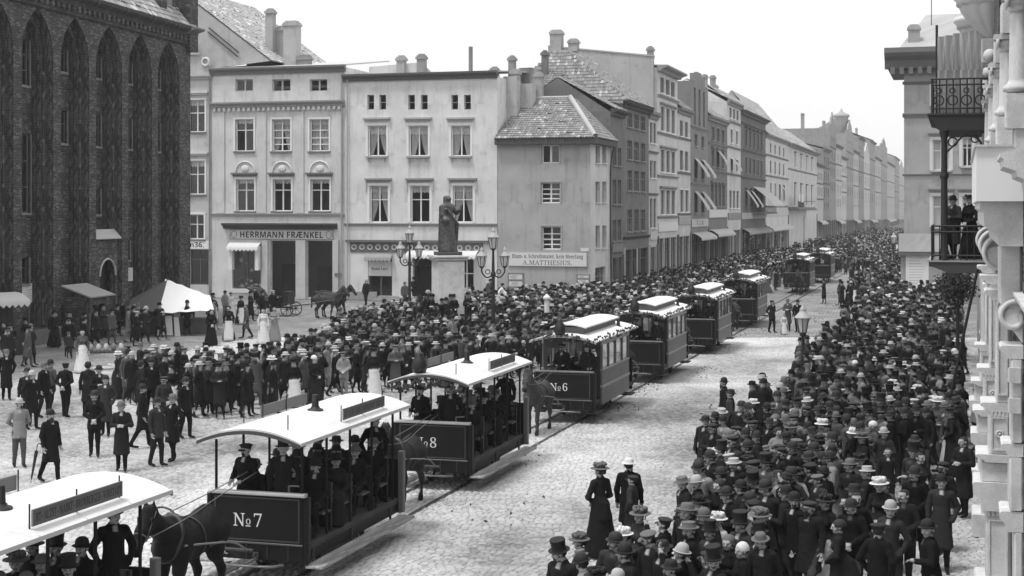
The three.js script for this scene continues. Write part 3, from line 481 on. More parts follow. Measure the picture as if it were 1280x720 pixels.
// ---------- the row of houses down the street ----------
function rowHouse(o) {
  const s0 = sx(o.a), s1 = sx(o.b), w = s1 - s0 - 0.02, [x, d] = spos(s0), H = syh(o.m ?? o.a, o.top), depth = o.depth ?? 9;
  const g = thing(o.name ?? 'town_house', o.label, 'house', x, 0, -d, ROT_ROW, 'houses along the street');
  const y = py => syh(o.m ?? o.a, py), holes = [], ws = [];
  for (const [t, b, n, st] of o.rows) {
    const pad = o.pad ?? 0.11, cell = w * (1 - 2 * pad) / n, ww = Math.min(cell * (st?.wide ?? 0.76), 1.8), y1 = y(t), y0 = y(b);
    for (let i = 0; i < n; i++) { const h = { x: w * pad + cell * (i + 0.5) - ww / 2, y: y0, w: ww, h: y1 - y0, round: st?.round }; holes.push(h); ws.push([h, st]); }
  }
  const gy = o.shop ? y(o.shop) : 0; let shop = [];
  if (o.shop) { const n = o.bays ?? 2, cw = (w - 0.5) / n; for (let i = 0; i < n; i++) { const h = { x: 0.3 + i * cw, y: 0.12, w: cw - 0.25, h: gy - 0.3 - 0.12, round: o.archDoor ? 1 : 0 }; if (o.archDoor && i !== 0) continue; holes.push(h); shop.push(h); } }
  const wm = stucco(o.tone * 0.88);
  shell(g, w, H, depth, holes, wm, o.outline ? { outline: o.outline(w, H) } : {});
  const far = s0 > 120;
  for (const [h, st] of ws) winAt(g, h, { cols: far || st?.cols === 1 ? 1 : 2, rows: st?.rows ?? [0.62], f: 0.05, b: 0.025, frame: mat(st?.fr ?? o.fr ?? 0.22), inset: 0.1, sill: st?.sill ?? 0.1, sillMat: mat(o.sillTone ?? o.tone * 1.1), hood: st?.hood ? 0.2 : 0, hoodMat: mat(o.trim ?? 0.2), surround: st?.sur ? 0.12 : 0, surMat: mat(Math.min(0.72, o.tone * 1.25)) });
  shop.forEach((h, i) => { const wv = winAt(g, h, { cols: 2, rows: [0.75], frame: mat(o.shopTone ?? 0.06), sill: 0, inset: 0.2 }); });
  if (o.shop) mesh('shop_pilasters', [bx(0, 0.26, 0.01, gy - 0.1, 0.002, 0.12), bx(w - 0.26, w, 0.01, gy - 0.1, 0.002, 0.12), bx(w / 2 - 0.1, w / 2 + 0.1, 0.01, gy - 0.28, 0.002, 0.1)], mat(o.shopWall ?? 0.16), g);
  if (o.sign) { const [t, b, tone, words] = o.sign, y1 = y(t), y0 = y(b); mesh('sign_board', bxt(0.35, w - 0.35, y0, y1, 0.02, 0.1), words ? textMat(256, 48, (c, W, hh) => { c.fillStyle = g8(tone); c.fillRect(0, 0, W, hh); c.fillStyle = tone > 0.2 ? '#444' : '#bbb'; c.font = 'bold 36px serif'; c.textAlign = 'center'; c.fillText(words, W / 2, 37, 220); }) : mat(tone), g); }
  for (const p of o.belts ?? []) mesh('belt_course', cornice(0, w, y(p) - 0.1, 0.22, 0.18), mat(o.trim ?? 0.22), g);
  if (o.cornice !== 0) mesh('cornice', cornice(-0.05, w + 0.05, H - 0.3, 0.5, o.cornice ?? 0.4), mat(o.trim ?? 0.22), g);
  if (o.roof !== 0) { const rh = o.roof ?? 3, mid = -depth / 2; const gs = [tileRoof([0, H + 0.21, 0.35], [w, H + 0.21, 0.35], [w, H + rh, mid], [0, H + rh, mid], { pw: far ? 0.5 : 0.3, ph: far ? 0.8 : 0.42, wave: far ? 1 : 2, seed: Math.round(o.a) }), tileRoof([w, H, -depth], [0, H, -depth], [0, H + rh, mid], [w, H + rh, mid], { pw: 0.5, ph: 0.8, wave: 1 })]; roofMesh(gs, o.roofTone ?? 0.26, g);
    for (const q of [0, w - 0.25]) mesh('fire_wall', prism([[0.1, H], [depth, H], [-mid, H + rh - 0.05]], 0.25).rotateY(Math.PI / 2).translate(q, 0, 0), stucco(o.fire ?? o.tone), g); }
  for (const [cx, cz, ch, cw] of o.chim ?? []) chimney(g, cx * w, -cz, H - 0.2, H + ch, cw ?? 0.7, 0.6, stucco(0.35));
  for (const [n, t, b, k] of o.awn ?? []) { const row = holes.filter(h => Math.abs(h.y - y(o.rows[n][1])) < 0.01); row.forEach((h, i) => { if (!k || k.includes(i)) awning(g, h.x - 0.08, h.x + h.w + 0.08, h.y + h.h + 0.1, t * 0.85, b * 0.75, M.blind); }); }
  if (o.shopAwn) awning(g, 0.4, w - 0.4, gy - 0.25, 0.5, 1.0, o.shopAwn === 2 ? mat(0.25, 0.9) : M.blind);
  return { g, w, H, y, depth };
}
rowHouse({ a: 763.3, b: 779, top: 139, tone: 0.2, label: 'narrow grey house with paired windows squeezed beside the corner house', rows: [[183, 206, 2], [224, 255, 2], [275, 302, 2]], shop: 318, sign: [305, 316, 0.2], roof: 2.6, shopAwn: 0, trim: 0.06, cornice: 0.5, depth: 8 });
{
  const { g, w, H } = rowHouse({ a: 779, b: 811, top: 129, tone: 0.22, label: 'plain dark grey house three windows wide under a hipped tile roof', rows: [[138, 157, 3], [174, 198, 3], [212, 238, 3], [262, 290, 3]], shop: 308, bays: 3, shopWall: 0.5, belts: [298], roof: 0, trim: 0.05, cornice: 0.45, depth: 10 });
  const yr = H + 4.4, zm = -5;
  roofMesh([tileRoof([-0.4, H + 0.22, 0.5], [w, H + 0.22, 0.5], [w, yr, zm], [2.2, yr, zm], { seed: 31 }), tileRoof([-0.4, H + 0.22, -10], [-0.4, H + 0.22, 0.5], [2.2, yr, zm], [2.2, yr, -6], { seed: 32 })], 0.28, g);
  roofMesh([tileRoof([-3.2, H + 0.6, -7.6], [-3.2, H + 0.6, -3.2], [-0.5, H + 2.6, -4.6], [-0.5, H + 2.6, -7.6], { seed: 33 })], 0.25, g, 'lower_roof');
  const dm = mesh('dormer', [bx(-2.9, -0.6, H + 0.6, H + 2.6, -7.4, -6.2)], stucco(0.45), g); mesh('loft_door', bx(-2.95, -2.905, H + 0.9, H + 2.2, -7.1, -6.5), M.room, dm);
  mesh('open_hatch', slab([-3.2, H + 2.6, -7.4], [-3.2, H + 2.6, -6.3], [-2.6, H + 3.6, -6.3], [-2.6, H + 3.6, -7.4], 0.06), M.white, g);
  chimney(g, -0.9, -5.9, H + 1.5, H + 4.0, 0.45, 0.45, stucco(0.2)); chimney(g, -1.6, -8.3, H, H + 3.6, 0.5, 0.5, stucco(0.3));
}
rowHouse({ a: 811, b: 821.5, top: 143, tone: 0.68, label: 'very narrow pale house between the dark grey house and the tall white one', rows: [[152, 178, 2, { cols: 1 }], [200, 222, 2, { cols: 1 }], [248, 285, 2, { cols: 1 }]], shop: 305, bays: 1, sign: [291, 300, 0.55], belts: [190, 243], roof: 1.5, pad: 0.08, depth: 10 });
{
  const { g, w, H } = rowHouse({ a: 821.5, b: 847, top: 84, tone: 0.74, label: 'tall white house with heavy cornice and a high blank fire wall', rows: [[94, 114, 3], [131, 162, 3, { hood: 1, sur: 1 }], [186, 214, 3, { hood: 1, sur: 1 }], [237, 268, 3, { hood: 1, sur: 1 }]], shop: 294, bays: 3, shopTone: 0.04, shopWall: 0.08, sign: [279, 290, 0.7], belts: [119, 166, 220, 272], roof: 0, cornice: 0.9, trim: 0.28, depth: 11 });
  mesh('fire_wall', [prism([[0.05, 0], [9.2, 0], [9.2, H + 2.0], [4, H + 1.3], [0.05, H + 0.9]], 0.4).rotateY(Math.PI / 2).translate(-0.42, 0, -0.2)], stucco(0.46), g);
  mesh('coping', [slab([-0.5, H + 0.98, -0.2], [0.05, H + 0.98, -0.2], [0.05, H + 2.08, -9.4], [-0.5, H + 2.08, -9.4], 0.12)], mat(0.4), g);
  chimney(g, -0.2, -8.7, H + 1.5, H + 3.3, 0.9, 1.0, stucco(0.44)); chimney(g, -0.2, -7.2, H + 1.5, H + 2.5, 0.8, 0.8, stucco(0.44)); chimney(g, 0.1, -0.6, H + 0.6, H + 1.7, 0.5, 0.5); chimney(g, w * 0.7, -2, H, H + 1.7, 0.6, 0.6);
  mesh('roof', slab([0, H + 0.2, 0.6], [w, H + 0.2, 0.6], [w, H + 0.8, -10], [0, H + 0.8, -10], 0.1), mat(0.4), g);
}
rowHouse({ a: 847, b: 863, top: 137, tone: 0.7, label: 'low white house with tile roof between the fire wall house and the stepped gable', rows: [[149, 169, 2], [187, 212, 2], [237, 265, 2, { sur: 1 }]], shop: 292, sign: [271, 281, 0.36], belts: [172, 216, 268], roof: 4.2, roofTone: 0.22, trim: 0.2 });
rowHouse({ a: 863, b: 885, top: 101, tone: 0.28, label: 'old grey house with narrow stepped gable and three tall lancet recesses', rows: [[107, 154, 3, { cols: 1, rows: [], wide: 0.42, sill: 0, fr: 0.2 }], [166, 181, 2], [198, 222, 2], [240, 266, 2]], shop: 288, sign: [274, 284, 0.5, 'F. J. B.'], belts: [158, 230], roof: 0, cornice: 0, awn: [[2, 1.9, 1.6], [3, 1.9, 1.6]], shopAwn: 1, outline: (w, H) => [[0, 0], [w, 0], [w, H], [w * 0.82, H], [w * 0.82, H + 0.8], [w * 0.62, H + 0.8], [w * 0.62, H + 1.2], [w * 0.38, H + 1.2], [w * 0.38, H + 0.9], [w * 0.16, H + 0.9], [w * 0.16, H], [0, H]] });
rowHouse({ a: 885, b: 909, top: 148, m: 890, tone: 0.22, label: 'grey house with arched hood windows and one white blind left of a pale tall house', rows: [[158, 175, 3, { sur: 1 }], [187, 208, 3, { hood: 1 }], [230, 258, 4, { hood: 1 }]], shop: 284, bays: 3, sign: [262, 272, 0.62], belts: [180, 214], roof: 3.4, roofTone: 0.3, awn: [[1, 1.6, 1.3, [1]]], shopAwn: 1, chim: [[0.5, 5, 4.6], [0.15, 3.6, 3.4, 0.5]] });
rowHouse({ a: 909, b: 926, top: 128, m: 912, tone: 0.72, label: 'tall pale house with a small cornice and slender attic windows', rows: [[134, 147, 3], [161, 178, 2, { sur: 1 }], [198, 213, 2, { sur: 1 }], [238, 260, 3]], shop: 285, sign: [266, 274, 0.25], belts: [152, 184, 218], roof: 2.6, roofTone: 0.3, awn: [[2, 1.5, 1.4, [0]]], chim: [[0.3, 3, 3.2, 0.6], [0.8, 5, 3.4, 0.6]] });
{
  const { g, w, H, y } = rowHouse({ a: 926, b: 957, top: 141, m: 930, tone: 0.17, label: 'dark ornate house with a big striped awning over its balcony', rows: [[161, 182, 5, { hood: 1, sur: 1 }], [196, 216, 5, { sur: 1 }], [238, 258, 4, { hood: 1 }]], shop: 283, bays: 3, sign: [266, 274, 0.4], belts: [155, 188, 222], roof: 3.6, roofTone: 0.34, awn: [[2, 2.2, 1.8, [0, 1]]], shopAwn: 2, trim: 0.1, cornice: 0.7, chim: [[0.2, 4, 4.6], [0.7, 5.5, 4.4]] });
  awning(g, w * 0.45, w * 0.95, y(232), 2.2, 2.6, M.blind); const b = mesh('balcony', [bx(w * 0.42, w * 0.98, y(268), y(265), 0.01, 1.6)], mat(0.2), g); mesh('railing', [bx(w * 0.42, w * 0.98, y(259), y(258), 1.5, 1.56), ...Array.from({ length: 14 }, (_, i) => bx(w * (0.42 + 0.04 * i), w * (0.42 + 0.04 * i) + 0.05, y(265), y(259), 1.5, 1.55))], M.iron, b);
}
rowHouse({ a: 957, b: 985, top: 170, m: 960, tone: 0.72, label: 'white four window house beside the corner house with a round arched door', rows: [[178, 190, 4], [200, 216, 4], [228, 250, 4, { sur: 1 }]], shop: 280, bays: 3, sign: [262, 270, 0.5], belts: [194, 220, 258], roof: 6, roofTone: 0.4, fire: 0.4, awn: [[2, 2, 1.6, [2, 3]]], shopAwn: 1 });
{
  const { g, w, H, y } = rowHouse({ a: 985, b: 1021, top: 182, m: 990, tone: 0.7, label: 'pale corner house with iron balcony above a round arched door', rows: [[191, 208, 4, { sur: 1, hood: 1 }], [230, 256, 4, { hood: 1 }]], shop: 268, bays: 4, archDoor: 1, belts: [212, 262], roof: 4, roofTone: 0.5, cornice: 0.8 });
  const b = mesh('balcony', [bx(0.3, w * 0.6, y(262), y(259), 0.01, 1.5)], mat(0.15), g); mesh('railing', [bx(0.3, w * 0.6, y(252), y(251), 1.4, 1.46), ...Array.from({ length: 24 }, (_, i) => bx(0.3 + i * 0.4, 0.36 + i * 0.4, y(259), y(252), 1.42, 1.45))], M.iron, b);
  mesh('hanging_cloth', bx(1.2, 3.4, y(252), y(243), 1.48, 1.5), M.canvas, b); mesh('hanging_cloth', bx(5, 8, y(253), y(243), 1.48, 1.5), M.canvas, b);
}
const farH = [[1021, 1029, 206, 0.6, 3], [1029, 1037, 186, 0.3, 2], [1037, 1045, 160, 0.36, 6], [1045, 1052, 182, 0.65, 3], [1052, 1058, 197, 0.72, 2.5], [1058, 1067, 166, 0.4, 2], [1067, 1073, 189, 0.65, 3], [1073, 1080, 171, 0.36, 4], [1080, 1087, 193, 0.7, 2], [1087, 1094, 175, 0.4, 3], [1094, 1101, 197, 0.6, 3], [1101, 1109, 182, 0.4, 3], [1109, 1118, 203, 0.6, 3], [1118, 1124, 196, 0.4, 3], [1124, 1130, 208, 0.6, 3]];
const farWords = ['with striped bays past the balcony corner house', 'low and dark beside the striped bays', 'with a broad high gable', 'pale beside the broad gable', 'lowest and whitest of the hazy fronts', 'carrying a small round roof tower', 'narrow and pale beyond the roof tower', 'with a steep roof and two stacks', 'flat topped and pale beyond the steep roof', 'grey beyond the flat topped front', 'pale and low near the street end', 'grey and tall near the street end', 'pale and low past the tall grey front', 'dark and tall at the vanishing street', 'closing the street in haze'];
farH.forEach(([a, b, top, tone, roof], i) => {
  const st = { sur: i % 2 }, r = rowHouse({ a, b, top, m: a, tone, label: 'distant street house ' + farWords[i], rows: [[top + 9, top + 19, 3, st], [top + 28, top + 39, 3, st], [top + 48, top + 60, 3, st], ...(top < 190 ? [[top + 67, Math.min(top + 78, 259), 3]] : [])].filter(q => q[1] < 262), shop: 274, bays: 3, belts: [top + 23, top + 43], roof: i % 3 === 2 ? 0 : roof, cornice: i % 3 === 2 ? 0 : 0.6, outline: i % 3 === 2 ? (w, H) => [[0, 0], [w, 0], [w, H], [w, H + 0.8], [w * 0.78, H + 1.0], [w * 0.7, H + 2.4], [w * 0.58, H + 2.7], [w * 0.5, H + 3.6], [w * 0.42, H + 2.7], [w * 0.3, H + 2.4], [w * 0.22, H + 1.0], [0, H + 0.8]] : undefined, roofTone: 0.3, pad: 0.06, depth: 14, trim: 0.15, chim: i % 3 === 2 ? [[0.5, 6, 3.4, 1.4]] : [[0.2, 3 + i % 4, roof * 0.7 + 1.6, 1.2], [0.75, 5 + i % 3, roof + 1.2, 1.0]], shopAwn: i % 3 === 0 ? 1 : 0, fr: 0.25 });
  if (i === 5) mesh('roof_tower', lathe([[0, 6.4], [0.5, 5.4], [1.7, 4.9], [2.0, 4.4], [1.6, 4.2], [1.6, 0], [0, 0]], r.w * 0.5, r.H, -2, 12), stucco(0.4), r.g);
});
{ // great gable behind the row
  const s = sx(957), [x, d] = spos(s), g = thing('gable_house', 'high bare brick gable with chimneys rising behind the street row', 'house', x, 0, -d, ROT_ROW, 'houses along the street');
  const y = py => syh(957, py);
  mesh('wall', [prism([[4, 0], [15, 0], [15, y(112)], [12.5, y(98)], [10.5, y(99)], [8.5, y(117)], [5.5, y(118)], [4, y(135)]].map(p => [p[0], p[1]]), 0.5).rotateY(Math.PI / 2), bx(0, 30, 0, y(150), -15, -14.5)], mat(0.3, 0.95, { map: T.brick }), g);
  mesh('roof', [slab([0.5, y(180), -2.5], [46, y(180), -2.5], [46, y(115), -10], [0.5, y(115), -10], 0.2)], stucco(0.45), g);
  chimney(g, 0.25, -14.4, y(130), y(106), 1.2, 1.2); chimney(g, 16, -6, y(160), y(128), 1.6, 1.6);
}
// ---------- across the street: grey corner building facing the square ----------
{
  const D = 107, k = 490 / FOC, x0 = k * D;
  const g = thing('grey_corner_building', 'plain grey corner building with bracketed cornice and a white bill on its base', 'building', x0, 0, -D, ROT_FRONT);
  const lx = px => { const q = (px - 640) / FOC; return (D * q - x0) / (UD + UX * q); }, ly = (px, py) => CAM + (HOR - py) / FOC * (D - UX * lx(px));
  const w = lx(1262), H = ly(1140, 95), R = (a, b, c, d) => ({ x: lx(a), w: lx(b) - lx(a), y: ly((a + b) / 2, d), h: ly(a, c) - ly(a, d) });
  const ws = [R(1166, 1187, 107, 132), R(1166, 1187, 175, 213), R(1166, 1187, 245, 284), R(1203, 1215, 107, 132), R(1203, 1215, 172, 208), R(1203, 1215, 245, 284), R(1228, 1242, 107, 132), R(1228, 1242, 172, 208)], door = R(1182, 1200, 330, 372);
  shell(g, w, H, 14, [...ws, door], stucco(0.40));
  ws.forEach((o, i) => winAt(g, o, { rows: [0.65], surround: 0.22, surMat: M.trim, hood: i % 3 ? 0.45 : 0, hoodMat: mat(0.3), sillMat: mat(0.4), sillOut: 0.25, glass: i < 3 ? mat(0.38, 0.7) : M.glass, valance: 0.8 }));
  mesh('cornice', [cornice(-1.3, w, H + 0.5, 1.4, 1.4), cornice(-0.1, w, H - 0.6, 0.2, 0.2), bx(-1.25, 0, H + 0.8, H + 1.9, -13, 0.002)], mat(0.15), g);
  for (let x = -0.9; x < w; x += 0.62) mesh('bracket', bx(x, x + 0.3, H + 0.1, H + 0.6, 0.003, 0.75), mat(0.2), g);
  mesh('upper_wall', bx(0, w, H + 0.002, H + 1.85, -0.35, -0.002), stucco(0.36), g);
  mesh('belt_course', [cornice(-0.1, w, ly(1140, 147), 0.3, 0.25), cornice(-0.1, w, ly(1140, 220), 0.14, 0.12)], mat(0.22), g);
  mesh('roof', [slab([-0.4, H + 1.9, 0.2], [w, H + 1.9, 0.2], [w, H + 5, -6], [1.4, H + 5, -6], 0.1)], stucco(0.46), g);
  chimney(g, lx(1142), -1.2, H + 1.8, ly(1140, 30), 0.8, 0.6, stucco(0.4)); chimney(g, lx(1207), -2, H + 3, ly(1207, 14), 0.5, 0.5, mat(0.05));
  const yb = ly(1140, 292); mesh('ground_storey', [bx(-0.2, lx(1178), 0, yb - 1.3, 0.003, 0.5), slab([-0.35, yb - 1.25, 0.7], [lx(1181), yb - 1.25, 0.7], [lx(1181), yb, 0.05], [-0.35, yb, 0.05], 0.15)], stucco(0.36), g);
  mesh('cornice', [bx(-0.35, lx(1181), yb - 1.52, yb - 1.3, 0.51, 0.78)], mat(0.12), g);
  const b = R(1132.5, 1161, 317, 369); mesh('bill', bxt(b.x, b.x + b.w, b.y, b.y + b.h, 0.502, 0.53), textMat(128, 224, (c, W, h) => { c.fillStyle = '#d6d6d6'; c.fillRect(0, 0, W, h); c.fillStyle = '#a8a8a8'; for (let i = 0; i < 12; i++) c.fillRect(18, 22 + i * 15, 92 - 40 * hash(i, 9, 2), 3); }), g);
  mesh('plate', bx(b.x + 0.1, b.x + 0.9, b.y + b.h + 0.15, b.y + b.h + 0.4, 0.502, 0.53), M.offwhite, g);
  mesh('lightning_rod', bar([lx(1163), H + 4, -4], [lx(1163), H + 8, -4], 0.03), M.iron, g);
}
// ---------- the richly moulded house the photograph was taken from, along the footway ----------
const RX0 = 8.21, RD0 = 25;                         // a point of its wall; local +x runs towards the camera, +z out into the street
{
  const g = thing('columned_house', 'ornate stone house with scrolled piers, shell corbels and little wall columns', 'building', RX0, 0, -RD0, ROT_RIGHT);
  const brick = mat(0.30, 0.95, { map: T.brick }), st = stone(0.72), lt = st, dk = st;
  const holes = []; for (const q of [-9.5, -4.6, 0.2, 5, 9.8]) holes.push({ x: -q - 3.4, y: 8.2, w: 2.2, h: 3.2, round: 1 }); for (const q of [-8, -2.2, 3.2, 9.5]) holes.push({ x: -q - 1.4, y: 0.9, w: 2.2, h: 4.0, round: 1 });
  mesh('wall', [pierced(rect(-13.2, 18, 0, 15.5), holes, 0.5)], brick, g); mesh('partition', bx(-13.2, 18, 0, 15.5, -3, -2.8), M.room, g); mesh('roof', bx(-13.2, 18, 15.2, 15.45, -2.79, -0.51), M.room, g);
  for (const h of holes) winAt(g, h, { rows: [0.5], cols: 2, frame: mat(0.2), sill: 0, inset: 0.3 });
  mesh('plinth', bx(-13.2, 18, 0, 0.5, 0.002, 0.2), st, g);
  const pier = (q, w, list) => { const p = mesh('pier', list.map(([y0, y1, o]) => rbx(-q - w / 2, -q + w / 2, y0, y1, 0.003, o, 0.025)), st, g); return p; };
  const molding = (p, q, w, y0, y1, o) => mesh('ledge', [profileX([[0.003, y0], [o * 0.72, y0], [o * 0.8, y0 + (y1 - y0) * 0.4], [o, y0 + (y1 - y0) * 0.62], [o, y1 - 0.02], [o - 0.03, y1], [0.003, y1]], -q - w / 2 - (o - 0.35) * 0.3, -q + w / 2 + (o - 0.35) * 0.3)], lt, p);
  const dentils = (p, q, w, y, o) => { for (let i = 0; i < 5; i++) { const z = o * 0.12 + i * o * 0.17; mesh('dentil', bx(-q + w / 2 + 0.005, -q + w / 2 + 0.05, y - 0.075, y - 0.002, z, z + o * 0.09), lt, p); } };
  const volute = (p, q, w, y, s) => {                // scroll: a plump outline with a raised rim
    const c = []; for (let i = 0; i <= 26; i++) { const a = 2.3 - i / 26 * 6.4, r = s * (0.50 - 0.34 * i / 26); c.push([0.03 + s * 0.16 + r * Math.cos(a), y + s * 0.75 + r * Math.sin(a)]); }
    const out = [[0.003, y + s * 1.5], ...c.slice(0, 15), [0.003, y]];
    const m = mesh('scroll', profileX(out, -q - w * 0.32, -q + w * 0.32), dk, p);
    for (const sd of [-1, 1]) mesh('scroll_rim', tube(c.map(([z, yy]) => [-q + sd * w * 0.34, yy, z]), 0.04, 40, 6), lt, m);
    return m;
  };
  for (const q of [0.45, 6.2, 11.6]) {
    const p = pier(q, 0.9, [[0, 1.6, 0.40], [2.1, 2.4, 0.48], [2.56, 3.24, 0.36], [3.41, 5.08, 0.24]]);
    molding(p, q, 0.9, 1.62, 2.09, 0.60); molding(p, q, 0.9, 2.42, 2.55, 0.56); molding(p, q, 0.85, 3.25, 3.40, 0.48); molding(p, q, 0.85, 5.09, 5.26, 0.42); volute(p, q, 0.7, 5.28, 0.72);
    dentils(p, q, 0.9, 1.62, 0.42); dentils(p, q, 0.85, 3.25, 0.36); dentils(p, q, 0.85, 5.09, 0.24);
    for (const [y0, y1, z1] of [[0.55, 1.45, 0.33], [3.55, 4.9, 0.19], [2.64, 3.14, 0.29]]) mesh('panel_frame', [bx(-q + 0.452, -q + 0.478, y0, y1, 0.05, 0.075), bx(-q + 0.452, -q + 0.478, y0, y1, z1, z1 + 0.025), bx(-q + 0.452, -q + 0.478, y0 - 0.025, y0 - 0.001, 0.05, z1 + 0.025), bx(-q + 0.452, -q + 0.478, y1 + 0.001, y1 + 0.025, 0.05, z1 + 0.025)], lt, p);
    mesh('rosette', [ring(0.05, 0.018, -q + 0.47, 2.89, 0.18, 'x', 12), (() => { const b = new THREE.SphereGeometry(0.028, 8, 6); b.translate(-q + 0.47, 2.89, 0.18); return b; })()], lt, p);
    mesh('base', rbx(-q - 0.55, -q + 0.55, 0, 0.45, 0.204, 0.58, 0.03), lt, p);
  }
  { const q = -4.7, p = pier(q, 0.8, [[0, 2.3, 0.12], [2.6, 3.3, 0.18], [3.5, 4.6, 0.16]]); molding(p, q, 0.8, 2.31, 2.58, 0.3); molding(p, q, 0.8, 3.31, 3.48, 0.28); molding(p, q, 0.8, 4.61, 4.78, 0.3); volute(p, q, 0.5, 4.8, 0.46);
    for (const y of [3.9, 4.3]) mesh('boss', rbx(-q + 0.41, -q + 0.5, y, y + 0.2, 0.02, 0.2, 0.02), lt, p); }
  { // balcony box with a plain white parapet
    const b = mesh('balcony', [bx(-2.4, 5.2, 6.70, 7.42, 0.003, 0.6)], mat(0.85, 0.8), g);
    mesh('coping', bx(-2.45, 5.25, 7.421, 7.45, 0.004, 0.63), lt, b);
    mesh('corbel_table', [profileX([[0.003, 6.1], [0.3, 6.1], [0.34, 6.3], [0.5, 6.36], [0.5, 6.55], [0.55, 6.6], [0.55, 6.698], [0.003, 6.698]], -2.3, 5.0)], st, b);
    mesh('post', rbx(3.9, 4.6, 5.3, 6.098, 0.003, 0.3, 0.03), dk, b);
  }
  { const q = -11.2; mesh('bracket', [profileX([[0.003, 6.62], [0.12, 6.65], [0.14, 6.74], [0.2, 6.78], [0.21, 6.86], [0.3, 6.9], [0.31, 6.95], [0.42, 6.99], [0.42, 7.06], [0.45, 7.08], [0.45, 7.12], [0.003, 7.24]], -q - 1.1, -q + 0.3)], st, g); }
  for (let i = 0; i < 6; i++) {                      // wall columns
    const q = (19 + 4.8 * i - RD0) / UD, x = -q, z = 0.10;
    const c = mesh('wall_column', lathe([[0.12, 8.05], [0.19, 8.07], [0.19, 8.13], [0.14, 8.17], [0.125, 8.22], [0.105, 9.02], [0.11, 9.05], [0.125, 9.06]], x, 0, z, 14), lt, g);
    mesh('capital', [lathe([[0.11, 9.06], [0.14, 9.10], [0.13, 9.15], [0.2, 9.24], [0.0, 9.24]], x, 0, z, 10), bx(x - 0.2, x + 0.2, 9.241, 9.32, 0.003, 0.3), ...[-1, 1].flatMap(s => [ring(0.06, 0.03, x + s * 0.14, 9.19, 0.24, 'z', 10)])], lt, c);
    mesh('corbel', [rbx(x - 0.17, x + 0.17, 7.6, 8.04, 0.003, 0.27, 0.02), rbx(x - 0.13, x + 0.13, 7.35, 7.598, 0.003, 0.16, 0.02)], dk, c);
    mesh('arch_stone', rbx(x - 0.26, x + 0.26, 9.33, 9.8, 0.003, 0.2, 0.03), dk, c);
  }
  for (let i = 0; i < 2; i++) {                      // gadrooned shell corbels under the upper bays
    const q = (37.5 + 4.8 * i - RD0) / UD, x = -q, P = [], I = [], n = 40, r = 10, y0 = 10.75, hh = 0.85;
    for (let j = 0; j <= r; j++) for (let k = 0; k <= n; k++) { const v = j / r, a = Math.PI * k / n, R0 = 0.78 * Math.pow(Math.sin(v * Math.PI / 2), 0.7), fl = 1 + 0.07 * Math.abs(Math.sin(k / n * Math.PI * 7)); P.push(x + Math.cos(a) * R0 * fl, y0 + hh * (1 - Math.pow(1 - v, 1.4)), Math.sin(a) * R0 * fl); }
    for (let j = 0; j < r; j++) for (let k = 0; k < n; k++) { const a = j * (n + 1) + k, b = a + n + 1; I.push(a, b, a + 1, a + 1, b, b + 1); }
    const sg = new THREE.BufferGeometry(); sg.setAttribute('position', new THREE.Float32BufferAttribute(P, 3)); sg.setIndex(I); sg.computeVertexNormals();
    const s = mesh('shell_corbel', sg, st, g);
    mesh('bay', [lathe([[0.78, 11.58], [0.9, 11.62], [0.9, 11.72], [0.98, 11.8], [0.98, 11.92], [0.8, 11.98], [0.8, 14.5], [0, 14.5]], x, 0, 0.0, 20)], st, s);
    mesh('keystone', rbx(x - 0.18, x + 0.18, 10.2, 10.8, 0.003, 0.3, 0.03), dk, s); mesh('boss', (() => { const b = new THREE.SphereGeometry(0.16, 10, 8); b.translate(x + 0.9, 10.3, 0.12); return b; })(), lt, s);
  }
  mesh('string_course', [cornice(-13.2, 18, 7.2, 0.12, 0.1), cornice(-13.2, 18, 5.3, 0.18, 0.12)], st, g);
}
